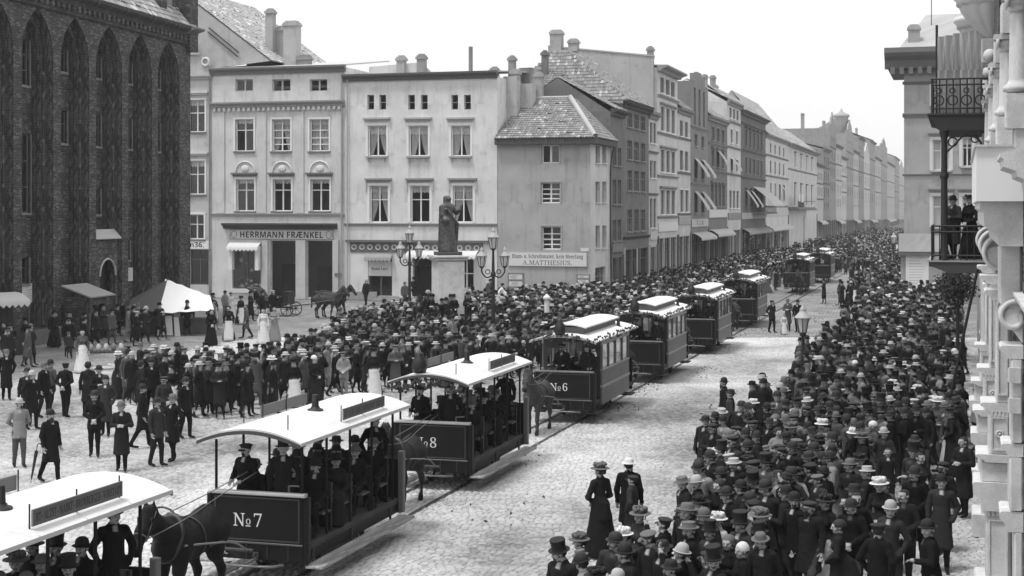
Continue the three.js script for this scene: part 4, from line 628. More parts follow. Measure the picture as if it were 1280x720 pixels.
{ // next building with the two iron balconies, seen end on
  const Q = (41 - RD0) / UD;
  const g = thing('balcony_house', 'house with two stacked iron balconies on a black column beside the ornate house', 'building', RX0 + UX * (Q - 3), 0, -(RD0 + UD * (Q - 3)), ROT_RIGHT);
  const L = 38; mesh('wall', bx(-L, -0.3, 0, 14, -10, 0), stucco(0.34), g);
  for (const x of [-8, -12, -16, -20]) for (const y of [2, 6.4, 10]) winAt(g, { x, y, w: 1.2, h: 2.2 }, { inset: -0.1, rows: [0.6], glass: mat(0.03, 0.15) });
  const x1 = -3, x0 = -7.2;
  for (const [y, nm] of [[5.15, 'lower_balcony'], [9.15, 'upper_balcony']]) {
    const up = y > 8, b = mesh(nm, [profileX([[0.003, y - (up ? 0.42 : 0.3)], [1.1, y - (up ? 0.42 : 0.3)], [1.5, y - 0.14], [1.62, y - 0.12], [1.62, y], [0.003, y]], x0, x1)], mat(up ? 0.025 : 0.06, 0.7), g);
    mesh('floor_edge', [bx(x0 - 0.03, x1 + 0.03, y + 0.001, y + 0.05, 0.003, 1.66)], mat(up ? 0.04 : 0.32, 0.7), b);
    const rl = []; const top = y + 0.98;
    for (const [p, q] of [[[x1, top, 0.05], [x1, top, 1.55]], [[x1, top, 1.55], [x0, top, 1.55]], [[x1, y + 0.18, 0.05], [x1, y + 0.18, 1.55]], [[x1, y + 0.18, 1.55], [x0, y + 0.18, 1.55]], [[x1, y + 0.82, 0.05], [x1, y + 0.82, 1.55]]]) rl.push(bar(p, q, 0.025));
    mesh('rail', rl, M.iron, b);
    for (let i = 0; i <= 8; i++) mesh('baluster', bar([x1, y + 0.05, 0.08 + i * 0.18], [x1, top, 0.08 + i * 0.18], up ? 0.022 : 0.015), M.iron, b);
    for (let i = 0; i <= 20; i++) mesh('baluster', bar([x1 - i * 0.2, y + 0.05, 1.55], [x1 - i * 0.2, top, 1.55], 0.015), M.iron, b);
    if (up) for (let i = 0; i < 4; i++) mesh('ornament', [ring(0.13, 0.02, x1, y + 0.4, 0.28 + 0.36 * i, 'x', 14), ring(0.07, 0.018, x1, y + 0.66, 0.28 + 0.36 * i, 'x', 10)], M.iron, b);
    else mesh('railing_cloth', bx(x1 - 1.9, x1 - 0.02, y + 0.06, top - 0.05, 1.28, 1.3), mat(0.03), b);
  }
  const c = mesh('column', lathe([[0.14, 5.2], [0.14, 5.4], [0.1, 5.5], [0.085, 7.4], [0.12, 7.45], [0.12, 7.55], [0.085, 7.6], [0.08, 8.5], [0.13, 8.66], [0.13, 8.74]], x1 - 0.1, 0, 1.22, 14), M.iron, g);
  mesh('bracket', [tube([[x1 - 0.1, 8.1, 1.2], [x1 - 0.1, 8.35, 0.95], [x1 - 0.1, 8.62, 0.7]], 0.03), tube([[x1 - 0.1, 8.62, 0.7], [x1 - 0.1, 8.5, 0.35], [x1 - 0.1, 7.9, 0.06]], 0.035), ring(0.1, 0.02, x1 - 0.1, 8.5, 0.42, 'x', 14), ring(0.12, 0.02, x1 - 0.1, 8.42, 1.0, 'x', 14)], M.iron, c);
}
{ // boards stood on end on the upper balcony
  const Q = (41 - RD0) / UD, g = thing('board_screen', 'screen of rough upright boards standing on the upper iron balcony', 'screen', RX0 + UX * Q, 9.2, -(RD0 + UD * Q), ROT_RIGHT);
  let z = 0.22; const ms = [0.5, 0.55, 0.6, 0.47].map(v => wood(v));
  for (let i = 0; z < 1.36; i++) { const w = rr(0.16, 0.22); const m = mesh('board', bx(-0.36 + rr(-0.004, 0.004), -0.33, 0.001, 2.28 - 0.03 * i + rr(-0.01, 0.01), z, z + w), ms[i % 4], g); z += w + 0.006; }
  mesh('post', bar([-0.4, 0, 1.42], [-0.4, 2.45, 1.42], 0.035), wood(0.05), g); mesh('batten', [bx(-0.40, -0.362, 0.5, 0.6, 0.2, 1.38), bx(-0.40, -0.362, 1.7, 1.8, 0.2, 1.38)], wood(0.3), g);
}
// ---------- surface nets over a distance field: bodies of people, horses, statue ----------
function nets(sdf, lo, hi, cell) {
  const n = [0, 1, 2].map(i => Math.ceil((hi[i] - lo[i]) / cell) + 1), F_ = new Float32Array(n[0] * n[1] * n[2]), id = (i, j, k) => (k * n[1] + j) * n[0] + i;
  for (let k = 0; k < n[2]; k++) for (let j = 0; j < n[1]; j++) for (let i = 0; i < n[0]; i++) F_[id(i, j, k)] = sdf(lo[0] + i * cell, lo[1] + j * cell, lo[2] + k * cell);
  const P = [], I = [], map = new Int32Array(F_.length).fill(-1), off = [0, 1, n[0], n[0] + 1, n[0] * n[1], n[0] * n[1] + 1, n[0] * n[1] + n[0], n[0] * n[1] + n[0] + 1];
  const E = [[0, 1], [2, 3], [4, 5], [6, 7], [0, 2], [1, 3], [4, 6], [5, 7], [0, 4], [1, 5], [2, 6], [3, 7]];
  for (let k = 0; k < n[2] - 1; k++) for (let j = 0; j < n[1] - 1; j++) for (let i = 0; i < n[0] - 1; i++) {
    const b = id(i, j, k); let m = 0; for (let q = 0; q < 8; q++) if (F_[b + off[q]] < 0) m |= 1 << q; if (m === 0 || m === 255) continue;
    let x = 0, y = 0, z = 0, c = 0;
    for (const [p, q] of E) { const s = m >> p & 1, t = m >> q & 1; if (s === t) continue; const a = F_[b + off[p]], d = F_[b + off[q]], u = a / (a - d); const px = p & 1, py = p >> 1 & 1, pz = p >> 2; x += px + ((q & 1) - px) * u; y += py + ((q >> 1 & 1) - py) * u; z += pz + ((q >> 2) - pz) * u; c++; }
    map[b] = P.length / 3; P.push(lo[0] + (i + x / c) * cell, lo[1] + (j + y / c) * cell, lo[2] + (k + z / c) * cell);
  }
  const quad = (a, b, c, d, flip) => { if (a < 0 || b < 0 || c < 0 || d < 0) return; flip ? I.push(a, b, c, a, c, d) : I.push(a, c, b, a, d, c); };
  for (let k = 1; k < n[2] - 1; k++) for (let j = 1; j < n[1] - 1; j++) for (let i = 1; i < n[0] - 1; i++) {
    const b = id(i, j, k), s = F_[b] < 0;
    if (s !== F_[b + 1] < 0) quad(map[b], map[b - off[2]], map[b - off[2] - off[4]], map[b - off[4]], s);
    if (s !== F_[b + off[2]] < 0) quad(map[b], map[b - off[4]], map[b - off[4] - 1], map[b - 1], s);
    if (s !== F_[b + off[4]] < 0) quad(map[b], map[b - 1], map[b - 1 - off[2]], map[b - off[2]], s);
  }
  const N = new Float32Array(P.length), e = cell * 0.35;
  for (let q = 0; q < P.length; q += 3) { const [x, y, z] = [P[q], P[q + 1], P[q + 2]]; const a = sdf(x + e, y, z) - sdf(x - e, y, z), b = sdf(x, y + e, z) - sdf(x, y - e, z), c = sdf(x, y, z + e) - sdf(x, y, z - e), l = Math.hypot(a, b, c) || 1; N[q] = a / l; N[q + 1] = b / l; N[q + 2] = c / l; }
  return { P, N, I };
}
// primitive: [ax,ay,az, bx,by,bz, ra, rb, region, zscale, cutLowY]
function pd(p, x, y, z) {
  const zs = p[9] || 1, bx_ = p[3] - p[0], by = p[4] - p[1], bz = (p[5] - p[2]) * zs, qx = x - p[0], qy = y - p[1], qz = (z - p[2]) * zs, L = bx_ * bx_ + by * by + bz * bz;
  const h = L > 0 ? clamp((qx * bx_ + qy * by + qz * bz) / L, 0, 1) : 0, dx = qx - bx_ * h, dy = qy - by * h, dz = qz - bz * h;
  let d = Math.sqrt(dx * dx + dy * dy + dz * dz) - (p[6] + (p[7] - p[6]) * h);
  if (p[10] !== undefined) d = Math.max(d, p[10] - y);
  return d;
}
function field(prims, kk, wob = 0) {
  return (x, y, z) => { let d = 9; for (const p of prims) { const e = pd(p, x, y, z), k = kk, h = Math.max(k - Math.abs(d - e), 0) / k; d = Math.min(d, e) - h * h * k * 0.25; }
    if (wob) d += wob * (Math.sin(x * 31 + y * 9) * Math.sin(y * 23 + z * 17 + x * 5) + 0.6 * Math.sin(y * 47 + x * 13 - z * 29)); return d; };
}
const nearest = (prims, x, y, z) => { let b = 9, r = 0; for (const p of prims) { const e = pd(p, x, y, z); if (e < b) { b = e; r = p[8]; } } return r; };
const SKIN = 0, HAIR = 1, COAT = 2, LEGS = 3, LINEN = 4, SHOE = 5, DARK = 6, APRON = 7;
const mirror = p => [-p[0], p[1], p[2], -p[3], p[4], p[5], ...p.slice(6)];
// builds one continuous figure; returns geometry with a region per vertex, coloured later
function figure(o) {
  const w = o.kind === 'woman', pr = [], sit = o.pose === 'sit', drop = sit ? 0.42 : 0, Y = y => y - drop;
  const hem = o.coat === 'frock' ? 0.50 : o.coat === 'over' ? 0.42 : o.coat === 'waist' ? 0.95 : 0.74;
  // trunk
  const sh = w ? 0.145 : 0.165;
  pr.push([-sh + 0.03, Y(1.40), -0.01, sh - 0.03, Y(1.40), -0.01, 0.07, 0.07, COAT], [0, Y(1.33), 0, 0, Y(1.08), 0.005, w ? 0.135 : 0.16, w ? 0.105 : 0.145, COAT, 1.28]);
  if (w) pr.push([-0.06, Y(1.27), 0.06, 0.06, Y(1.27), 0.06, 0.075, 0.075, COAT]);
  pr.push([0, Y(1.47), -0.015, 0, Y(1.44), -0.02, 0.07, 0.085, COAT], [0, Y(1.50), -0.01, 0, Y(1.47), -0.01, 0.058, 0.058, LINEN]);
  if (!w) pr.push([0, Y(1.08), 0.005, 0, Y(0.93), 0, 0.15, 0.16, COAT, 1.22]);
  const st = o.stride ?? 0.05;
  if (w && !sit) pr.push([0, 1.05, 0, 0, 0.98, -0.01, 0.11, 0.17, LEGS], [0, 0.98, -0.02, 0, 0.12, -0.03, 0.17, 0.33, LEGS, 1, 0.02], [0, 0.95, -0.12, 0, 0.75, -0.14, 0.12, 0.16, LEGS]);
  else if (sit) { const c = w ? LEGS : LEGS, R1 = w ? 0.13 : 0.085; for (const s of [-1, 1]) pr.push([s * 0.09, 0.50, -0.02, s * 0.12, 0.53, 0.42, R1, w ? 0.13 : 0.065, c], [s * 0.12, 0.52, 0.42, s * 0.12, 0.10, 0.40, w ? 0.14 : 0.06, w ? 0.17 : 0.045, c], [s * 0.12, 0.05, 0.38, s * 0.13, 0.04, 0.54, 0.042, 0.038, SHOE]); pr.push([0, 0.6, -0.01, 0, 0.52, 0, 0.15, 0.16, COAT, 1.1]); }
  else {
    for (const s of [-1, 1]) { const f = s * st; pr.push([s * 0.085, 0.88, 0, s * 0.09, 0.49, f * 1.1 + 0.02, 0.10, 0.072, LEGS], [s * 0.09, 0.49, f * 1.1 + 0.02, s * 0.095, 0.10, f * 2.2 - 0.01 - Math.abs(st) * 0.6, 0.070, 0.052, LEGS], [s * 0.095, 0.055, f * 2.2 - 0.03, s * 0.115, 0.035, f * 2.2 + 0.14, 0.045, 0.035, SHOE]); }
    if (hem < 0.9) pr.push([0, 1.0, 0, 0, hem, st * 0.3, 0.155, o.coat === 'jacket' ? 0.185 : 0.215, COAT, 1.18, hem]);
  }
  // arms
  const A = { stand: [[0.235, 1.14, -0.02], [0.24, 0.89, 0.06]], chest: [[0.25, 1.15, 0.04], [0.07, 1.16, 0.21]], pocket: [[0.29, 1.16, -0.07], [0.205, 0.94, 0.07]], back: [[0.26, 1.15, -0.10], [0.06, 0.99, -0.20]], low: [[0.25, 1.13, 0.03], [0.06, 1.0, 0.20]], sit: [[0.24, 1.14, 0.03], [0.13, 1.0, 0.26]], up: [[0.36, 1.40, 0.10], [0.27, 1.62, 0.20]], reins: [[0.25, 1.13, 0.03], [0.12, 1.08, 0.28]] };
  const Rt = A[o.pose] ?? A.stand, Lt = A[o.pose2 ?? o.pose] ?? A.stand; const hands = [];
  for (const [s, [el, wr]] of [[1, Rt], [-1, Lt]]) {
    const S = [s * (sh + 0.005), Y(1.395), -0.01], E_ = [s * el[0], Y(el[1]), el[2]], W_ = [s * wr[0], Y(wr[1]), wr[2]];
    pr.push([...S, ...E_, 0.068, 0.055, COAT], [...E_, ...W_, 0.055, 0.043, COAT]);
    const d = V3(W_[0] - E_[0], W_[1] - E_[1], W_[2] - E_[2]).normalize(), hx = W_.map((v, i) => v + d.getComponent(i) * 0.085);
    if (o.pose !== 'pocket' && !(s < 0 && o.pose2 === 'pocket')) { pr.push([...W_, ...hx, 0.034, 0.036, SKIN, 1]); hands.push([V3(...hx), d, s]); }
  }
  // head, turned and tilted on the neck
  const ca = Math.cos(o.turn ?? 0), sa = Math.sin(o.turn ?? 0), tilt = o.tilt ?? 0, hp = (x, y, z) => { y -= 1.5; const y2 = y * Math.cos(tilt) - z * Math.sin(tilt), z2 = z * Math.cos(tilt) + y * Math.sin(tilt); return [x * ca + z2 * sa, Y(1.5 + y2), z2 * ca - x * sa]; };
  const head = [], H = (a, b, ra, rb, reg, zs) => head.push([...hp(...a), ...hp(...b), ra, rb, reg, zs]);
  H([0, 1.628, -0.012], [0, 1.628, 0.012], 0.088, 0.085, SKIN); H([0, 1.585, 0.03], [0, 1.53, 0.052], 0.064, 0.038, SKIN);
  H([0, 1.618, 0.094], [0, 1.582, 0.112], 0.011, 0.017, SKIN); H([-0.035, 1.626, 0.082], [0.035, 1.626, 0.082], 0.016, 0.016, SKIN);
  for (const s of [-1, 1]) { H([s * 0.086, 1.605, -0.01], [s * 0.09, 1.582, -0.004], 0.02, 0.012, SKIN); H([s * 0.04, 1.575, 0.055], [s * 0.04, 1.57, 0.055], 0.03, 0.03, SKIN); }
  if (o.beard) { H([0, 1.545, 0.085], [0, 1.52, 0.075], 0.03, o.beard === 2 ? 0.055 : 0.03, HAIR); if (o.beard === 2) H([0, 1.52, 0.07], [0, 1.45, 0.09], 0.05, 0.03, HAIR); }
  if (w) { H([0, 1.62, -0.085], [0, 1.60, -0.09], 0.055, 0.05, HAIR); }
  H([0, 1.52, 0.0], [0, 1.46, -0.015], 0.052, 0.055, SKIN);
  const hair = (x, y, z) => {                          // undo the head pose for region tests
    const Yq = y + drop - 1.5, zz = z * ca + x * sa, xx = x * ca - z * sa, yy = Yq * Math.cos(tilt) + zz * Math.sin(tilt) + 1.5, z3 = zz * Math.cos(tilt) - Yq * Math.sin(tilt); return [xx, yy, z3]; };
  const all = pr.concat(head), cell = o.cell;
  const P = [], N = [], I = [], Rg = [];
  const put = (n, regf) => { const b = P.length / 3; for (const v of n.P) P.push(v); for (const v of n.N) N.push(v); for (const v of n.I) I.push(v + b); for (let q = 0; q < n.P.length; q += 3) Rg.push(regf(n.P[q], n.P[q + 1], n.P[q + 2])); };
  const low = cell > 0.05;
  const bodyReg = (x, y, z) => {
    let r = nearest(pr, x, y, z);
    if (r === COAT && !w && z > 0.06 && Math.abs(x) < (y + drop - 1.36) * 0.34 && y + drop < 1.48 && y + drop > 1.385) r = o.vest || low ? DARK : LINEN;
    if (r === LEGS && o.apron && z > 0.03 && y < 1.0 && Math.abs(x) < 0.24) r = APRON;
    return r; };
  const headReg = (x, y, z) => { const r = nearest(head, x, y, z); if (r === HAIR) return HAIR; const [a, b, c] = hair(x, y, z);
    if (b > 1.5 && ((c < 0.03 && b > 1.56) || b > 1.665 + c * 0.1 || (c < -0.03))) return Math.abs(a) > 0.08 && b < 1.62 && c > -0.04 ? SKIN : HAIR;
    if (c > 0.06 && Math.abs(Math.abs(a) - 0.034) < 0.013 && Math.abs(b - 1.605) < 0.008) return DARK;
    if (c > 0.07 && Math.abs(a) < 0.028 && Math.abs(b - 1.545) < 0.007) return DARK;
    if (o.stache && c > 0.075 && Math.abs(a) < 0.045 && Math.abs(b - 1.557) < 0.008) return HAIR;
    return SKIN; };
  
  const xr = o.pose === 'up' ? 0.55 : 0.48;
  const bp = low ? all : pr.filter(() => true).concat([[...hp(0, 1.50, 0), ...hp(0, 1.46, -0.015), 0.05, 0.055, SKIN]]);
  put(nets(field(bp, low ? 0.05 : 0.035, low ? 0 : 0.0035), [-xr, -0.03, -0.5], [xr, o.pose === 'up' ? Y(1.86) : Y(low ? 1.76 : 1.62), sit ? 0.66 : 0.5], cell), low ? (x, y, z) => { const r = nearest(all, x, y, z); return y > Y(1.5) ? headReg(x, y, z) : (r === SKIN || r === HAIR ? r : bodyReg(x, y, z)); } : bodyReg);
  if (!low) put(nets(field(head, 0.018), [-0.2, Y(1.40), -0.24], [0.2, Y(1.76), 0.24], o.hcell ?? cell * 0.45), headReg);
  if (!low && cell < 0.035) for (const [c, d, s] of hands) {      // five fingers, unequal and curled
    const side = V3(1, 0, 0).addScaledVector(d, -d.x).normalize(), pal = d.clone().cross(side).normalize().multiplyScalar(d.z > 0.5 ? 1 : -1);
    for (let f = 0; f < 5; f++) {
      const len = [0.055, 0.075, 0.083, 0.077, 0.06][f], o0 = f === 0 ? -0.038 * s : (f - 2.5) * 0.017 * s, st0 = c.clone().addScaledVector(side, o0).addScaledVector(d, f === 0 ? -0.03 : 0.02);
      const m = st0.clone().addScaledVector(d, len * 0.55).addScaledVector(pal, -0.008).addScaledVector(side, f === 0 ? -0.02 * s : 0), e = m.clone().addScaledVector(d, len * 0.35).addScaledVector(pal, -0.028);
      for (const [a, b, r0, r1] of [[st0, m, 0.0105, 0.0095], [m, e, 0.0095, 0.007]]) { const gq = bar(a.toArray(), b.toArray(), r0, r1, 5).toNonIndexed(), bb = P.length / 3; for (let q = 0; q < gq.attributes.position.count; q++) { P.push(gq.attributes.position.getX(q), gq.attributes.position.getY(q), gq.attributes.position.getZ(q)); N.push(gq.attributes.normal.getX(q), gq.attributes.normal.getY(q), gq.attributes.normal.getZ(q)); I.push(bb + q); Rg.push(SKIN); } }
    }
  }
  return { P: new Float32Array(P), N: new Float32Array(N), I, Rg, hat: hp(0, 1.665, 0.0), turn: o.turn ?? 0, tilt, spec: o };
}
function coloured(fig, pal) {
  const g = new THREE.BufferGeometry(), c = new Float32Array(fig.P.length);
  fig.pa ??= new THREE.BufferAttribute(fig.P, 3); fig.na ??= new THREE.BufferAttribute(fig.N, 3); fig.ia ??= new THREE.BufferAttribute(new Uint32Array(fig.I), 1);
  fig.Rg.forEach((r, i) => { const v = pal[r] * (0.92 + 0.16 * hash(i, 3, 5)); c[i * 3] = c[i * 3 + 1] = c[i * 3 + 2] = v; });
  g.setAttribute('position', fig.pa); g.setAttribute('normal', fig.na); g.setAttribute('color', new THREE.BufferAttribute(c, 3)); g.setIndex(fig.ia); return g;
}
const clothMat = new THREE.MeshPhysicalMaterial({ color: grey(1), roughness: 0.95, vertexColors: true, specularIntensity: 0.35 });
// ---------- hats (origin: where the head's crown begins) ----------
const HAT = {
  bowler: [lathe([[0.001, 0.118], [0.05, 0.113], [0.085, 0.085], [0.099, 0.04], [0.1, 0.0], [0.098, -0.012], [0.125, -0.018], [0.142, -0.004], [0.14, -0.001], [0.12, -0.006], [0.103, 0.002]], 0, -0.012, 0, 18)],
  top_hat: [lathe([[0.001, 0.17], [0.104, 0.17], [0.108, 0.16], [0.097, 0.08], [0.098, 0.0], [0.13, -0.014], [0.15, 0.004], [0.146, 0.008], [0.1, 0.0]], 0, -0.012, 0, 18)],
  soft_hat: [lathe([[0.001, 0.085], [0.04, 0.098], [0.08, 0.09], [0.096, 0.05], [0.101, 0.0], [0.13, -0.016], [0.155, -0.004], [0.154, 0.002], [0.125, -0.008], [0.102, 0.006]], 0, -0.012, 0, 18)],
  straw_hat: [lathe([[0.001, 0.085], [0.095, 0.085], [0.1, 0.08], [0.1, 0.0], [0.155, -0.004], [0.156, 0.004], [0.1, 0.006]], 0, -0.012, 0, 18)],
  cap: [lathe([[0.001, 0.062], [0.09, 0.058], [0.125, 0.04], [0.126, 0.03], [0.1, 0.004], [0.098, -0.02]], 0, -0.005, -0.005, 16), (() => { const v = new THREE.CylinderGeometry(0.095, 0.105, 0.012, 14, 1, false, -1.0, 2.0); v.scale(1, 1, 1.1); v.rotateX(0.25); v.translate(0, -0.03, 0.06); return v; })()],
  lady_hat: [lathe([[0.001, 0.08], [0.07, 0.075], [0.095, 0.03], [0.1, 0.0], [0.15, 0.01], [0.185, -0.005], [0.184, 0.006], [0.14, 0.02], [0.1, 0.008]], 0, -0.005, 0, 18), ...Array.from({ length: 11 }, (_, i) => { const s = new THREE.IcosahedronGeometry(0.03 + 0.018 * hash(i, 1, 1), 0); s.translate(0.1 * Math.cos(i * 0.6), 0.055 + 0.04 * hash(i, 2, 2), 0.1 * Math.sin(i * 0.6)); return s; })],
  headscarf: [(() => { const s = new THREE.SphereGeometry(0.108, 14, 10, 0, Math.PI * 2, 0, 1.75); s.scale(1, 1.02, 1.08); s.translate(0, -0.03, -0.025); return s; })()],
};
for (const k in HAT) { HAT[k] = merge(HAT[k]); }
// ---------- horse trams ----------
const tpos = s => [TRX + UX * s, TRD + UD * s];
const SIDE_TEXT = 'RT - ALTST - MARKT - BROMBERGER - VORSTADT';
const tramDark = new THREE.MeshPhysicalMaterial({ color: grey(0.012), roughness: 0.5, specularIntensity: 0.35 }), tramPanel = mat(0.16, 0.5, { map: T.stucco }), tramTrim = mat(0.34, 0.6), seatWood = wood(0.14);
const boardMat = textMat(1024, 96, (c, W, h) => { c.fillStyle = '#666666'; c.fillRect(0, 0, W, h); c.fillStyle = '#181818'; c.font = 'bold 78px serif'; c.textAlign = 'center'; c.fillText(SIDE_TEXT, W / 2, 76, W - 30); });
function numberMat(n) { const m = textMat(256, 128, (c, W, h) => { c.fillStyle = g8(0.012); c.fillRect(0, 0, W, h); c.fillStyle = '#e2e2e2'; c.font = '108px serif'; c.fillText('N', 18, 104); c.font = '62px serif'; c.fillText('o', 102, 92); c.fillRect(102, 98, 32, 6); c.font = '112px serif'; c.fillText(String(n), 150, 104); }, 0.5); return new THREE.MeshPhysicalMaterial({ map: m.map, roughness: 0.5, specularIntensity: 0.35 }); }
const arcRoof = (w, y0, y1, th, z0, z1, n = 14) => { const p = []; for (let i = 0; i <= n; i++) { const u = i / n * 2 - 1; p.push([u * w / 2, y0 + (y1 - y0) * (1 - u * u)]); } for (let i = n; i >= 0; i--) { const u = i / n * 2 - 1; p.push([u * w / 2, y0 + (y1 - y0) * (1 - u * u) - th]); } const g = prism(p, z1 - z0, z0); return toCreasedNormals(g, 0.6); };
function wheelAt(p, x, y, z, R) {
  const w = mesh('wheel', [ring(R, 0.035, x, y, z, 'x', 22)], M.ironRust, p); mesh('hub', bar([x - 0.06, y, z], [x + 0.06, y, z], 0.07), M.ironRust, w);
  mesh('spokes', Array.from({ length: 8 }, (_, i) => bar([x, y, z], [x, y + R * Math.sin(i * Math.PI / 4), z + R * Math.cos(i * Math.PI / 4)], 0.022, 0.016, 5)), M.ironRust, w);
}
function lantern(p, x, y, z) { const l = mesh('headlamp', [lathe([[0.001, 0], [0.15, 0.02], [0.19, 0.15], [0.16, 0.32], [0.1, 0.38], [0.1, 0.46], [0.06, 0.5], [0.001, 0.52]], x, y, z, 12)], M.black, p); mesh('lens', (() => { const q = new THREE.CylinderGeometry(0.1, 0.11, 0.04, 14); q.rotateX(Math.PI / 2); q.translate(x, y + 0.15, z + 0.14); return q; })(), mat(0.05, 0.1), l); }
function dashFront(p, W, z, n) {
  const d = mesh('dash', [rbx(-W / 2, W / 2, 0.42, 1.56, z - 0.05, z, 0.015)], tramDark, p);
  mesh('top_rail', rbx(-W / 2 - 0.05, W / 2 + 0.05, 1.561, 1.62, z - 0.1, z + 0.05, 0.015), mat(n === 7 || n === 8 ? 0.5 : 0.16, 0.5), d);
  for (const sd of [-1, 1]) mesh('corner_post', rbx(sd > 0 ? W / 2 + 0.002 : -W / 2 - 0.10, sd > 0 ? W / 2 + 0.10 : -W / 2 - 0.002, 0.42, 1.56, z - 0.14, z + 0.005, 0.02), tramDark, d);
  mesh('lower_band', [rbx(-W / 2, W / 2, 0.70, 0.735, z + 0.001, z + 0.02, 0.006)], mat(0.08, 0.4), d);
  mesh('dash_moulding', [bx(-W / 2 + 0.06, -W / 2 + 0.085, 0.76, 1.52, z + 0.001, z + 0.014), bx(W / 2 - 0.085, W / 2 - 0.06, 0.76, 1.52, z + 0.001, z + 0.014), bx(-W / 2 + 0.06, W / 2 - 0.06, 1.5, 1.525, z + 0.0012, z + 0.014), bx(-W / 2 + 0.06, W / 2 - 0.06, 0.76, 0.785, z + 0.0012, z + 0.014), ...[-0.6, -0.2, 0.2, 0.6].map(x => bx(x - 0.006, x + 0.006, 0.44, 0.69, z + 0.001, z + 0.012))], mat(0.05, 0.5), d);
  if (n) { const q = new THREE.PlaneGeometry(0.76, 0.38); q.translate(-0.14, 1.12, z + 0.004); mesh('number', q, numberMat(n), d); }
  mesh('buffer', [tube([[-0.5, 0.36, z + 0.02], [-0.42, 0.42, z + 0.42], [0, 0.44, z + 0.55], [0.42, 0.42, z + 0.42], [0.5, 0.36, z + 0.02]], 0.022, 28), bar([0, 0.45, z], [0, 0.45, z + 0.54], 0.03)], mat(0.3, 0.5, { metalness: 0.5 }), d);
  mesh('coupling', [bx(-0.05, 0.05, 0.46, 0.56, z + 0.002, z + 0.06), ring(0.05, 0.016, 0, 0.5, z + 0.09, 'x', 12)], M.ironRust, d); mesh('step_iron', [bx(-0.62, -0.59, 0.5, 0.66, z + 0.016, z + 0.04), bx(-0.66, -0.55, 0.57, 0.59, z + 0.016, z + 0.04), bx(-0.66, -0.55, 0.5, 0.52, z + 0.016, z + 0.04)], mat(0.35, 0.5), d);
  return d;
}
const openTrams = [];
function openTram(s, n, label, opt = {}) {
  const [x, d] = tpos(s), L = 4.75, W = 1.76, g = thing('open_horse_tram', label, 'tram', x, 0, -d, ROT_FRONT, 'open summer trams');
  mesh('floor', [rbx(-W / 2, W / 2, 0.60, 0.70, -L, -0.06, 0.02), bx(-0.6, 0.6, 0.46, 0.599, -L + 0.4, -0.5)], wood(0.08), g);
  dashFront(g, W, 0, n); { const r = mesh('rear_dash', [rbx(-W / 2, W / 2, 0.42, 1.5, -L - 0.05, -L - 0.002, 0.015)], tramDark, g); mesh('corner_post', [rbx(W / 2 + 0.002, W / 2 + 0.12, 0.42, 1.66, -L - 0.05, -L + 0.1, 0.02)], mat(0.12, 0.5), r); }
  for (const sd of [-1, 1]) { mesh('running_board', rbx(Math.min(sd * (W / 2 + 0.03), sd * (W / 2 + 0.36)), Math.max(sd * (W / 2 + 0.03), sd * (W / 2 + 0.36)), 0.32, 0.37, -L + 0.05, -0.02, 0.015), wood(0.55), g); mesh('board_hangers', [0.4, 2.2, 4.2].map(z => bx(sd > 0 ? W / 2 : -W / 2 - 0.03, sd > 0 ? W / 2 + 0.03 : -W / 2, 0.32, 0.6, -z - 0.03, -z + 0.03)), M.ironRust, g);
    mesh('sill_panel', rbx(Math.min(sd * (W / 2 - 0.05), sd * W / 2), Math.max(sd * (W / 2 - 0.05), sd * W / 2), 0.42, 0.598, -L + 0.05, -0.1, 0.01), tramDark, g); }
  for (const z of [0.08, 1.15, 2.25, 3.35, 4.5]) for (const sd of [-1, 1]) mesh('post', bar([sd * (W / 2 - 0.05), 0.70, -z], [sd * (W / 2 - 0.05), 2.50, -z], 0.026), tramDark, g);
  for (const z of [1.0, 1.95, 2.9, 3.85]) { const b = mesh('bench', [rbx(-W / 2 + 0.06, W / 2 - 0.06, 1.06, 1.10, -z - 0.40, -z, 0.012)], seatWood, g); mesh('backrest', [0, 1, 2].map(i => rbx(-W / 2 + 0.06, W / 2 - 0.06, 1.2 + i * 0.14, 1.30 + i * 0.14, -z - 0.46, -z - 0.43, 0.008)), seatWood, b); mesh('bench_ends', [bx(-W / 2 + 0.061, -W / 2 + 0.10, 0.70, 1.58, -z - 0.429, -z - 0.36), bx(W / 2 - 0.10, W / 2 - 0.061, 0.70, 1.58, -z - 0.429, -z - 0.36)], tramDark, b); }
  const rf = mesh('roof', arcRoof(1.96, 2.56, 2.77, 0.035, -L - 0.35, 0.32), M.canvas, g);
  for (let i = 1; i < 5; i++) mesh('roof_seam', arcRoof(1.97, 2.566, 2.776, 0.012, -L - 0.35 + i * 1.08, -L - 0.31 + i * 1.08), M.canvas, rf);
  mesh('roof_edge', [bx(0.95, 1.0, 2.50, 2.56, -L - 0.36, 0.33), bx(-1.0, -0.95, 2.50, 2.56, -L - 0.36, 0.33)], mat(0.62, 0.7), rf);
  mesh('roof_bow', [arcRoof(1.97, 2.53, 2.74, 0.06, 0.325, 0.37), arcRoof(1.97, 2.53, 2.74, 0.06, -L - 0.40, -L - 0.355)], mat(0.06, 0.6), rf);
  for (const sd of [-1, 1]) { const q = rbx(-1.05, 1.05, 0, 0.21, 0, 0.035, 0.006); q.rotateY(sd * Math.PI / 2); q.translate(sd * 0.82, 2.66, -2.95); const b = mesh('destination_board', q, mat(0.14, 0.8), rf); const pl = new THREE.PlaneGeometry(2.06, 0.18); pl.rotateY(sd * Math.PI / 2); pl.translate(sd * 0.86, 2.765, -2.95); mesh('lettering', pl, boardMat, b); mesh('board_stays', [-4, -2.95, -1.9].map(z => bar([sd * 0.80, 2.62, z], [sd * 0.80, 2.94, z], 0.012, 0.012, 5)), M.iron, b); }
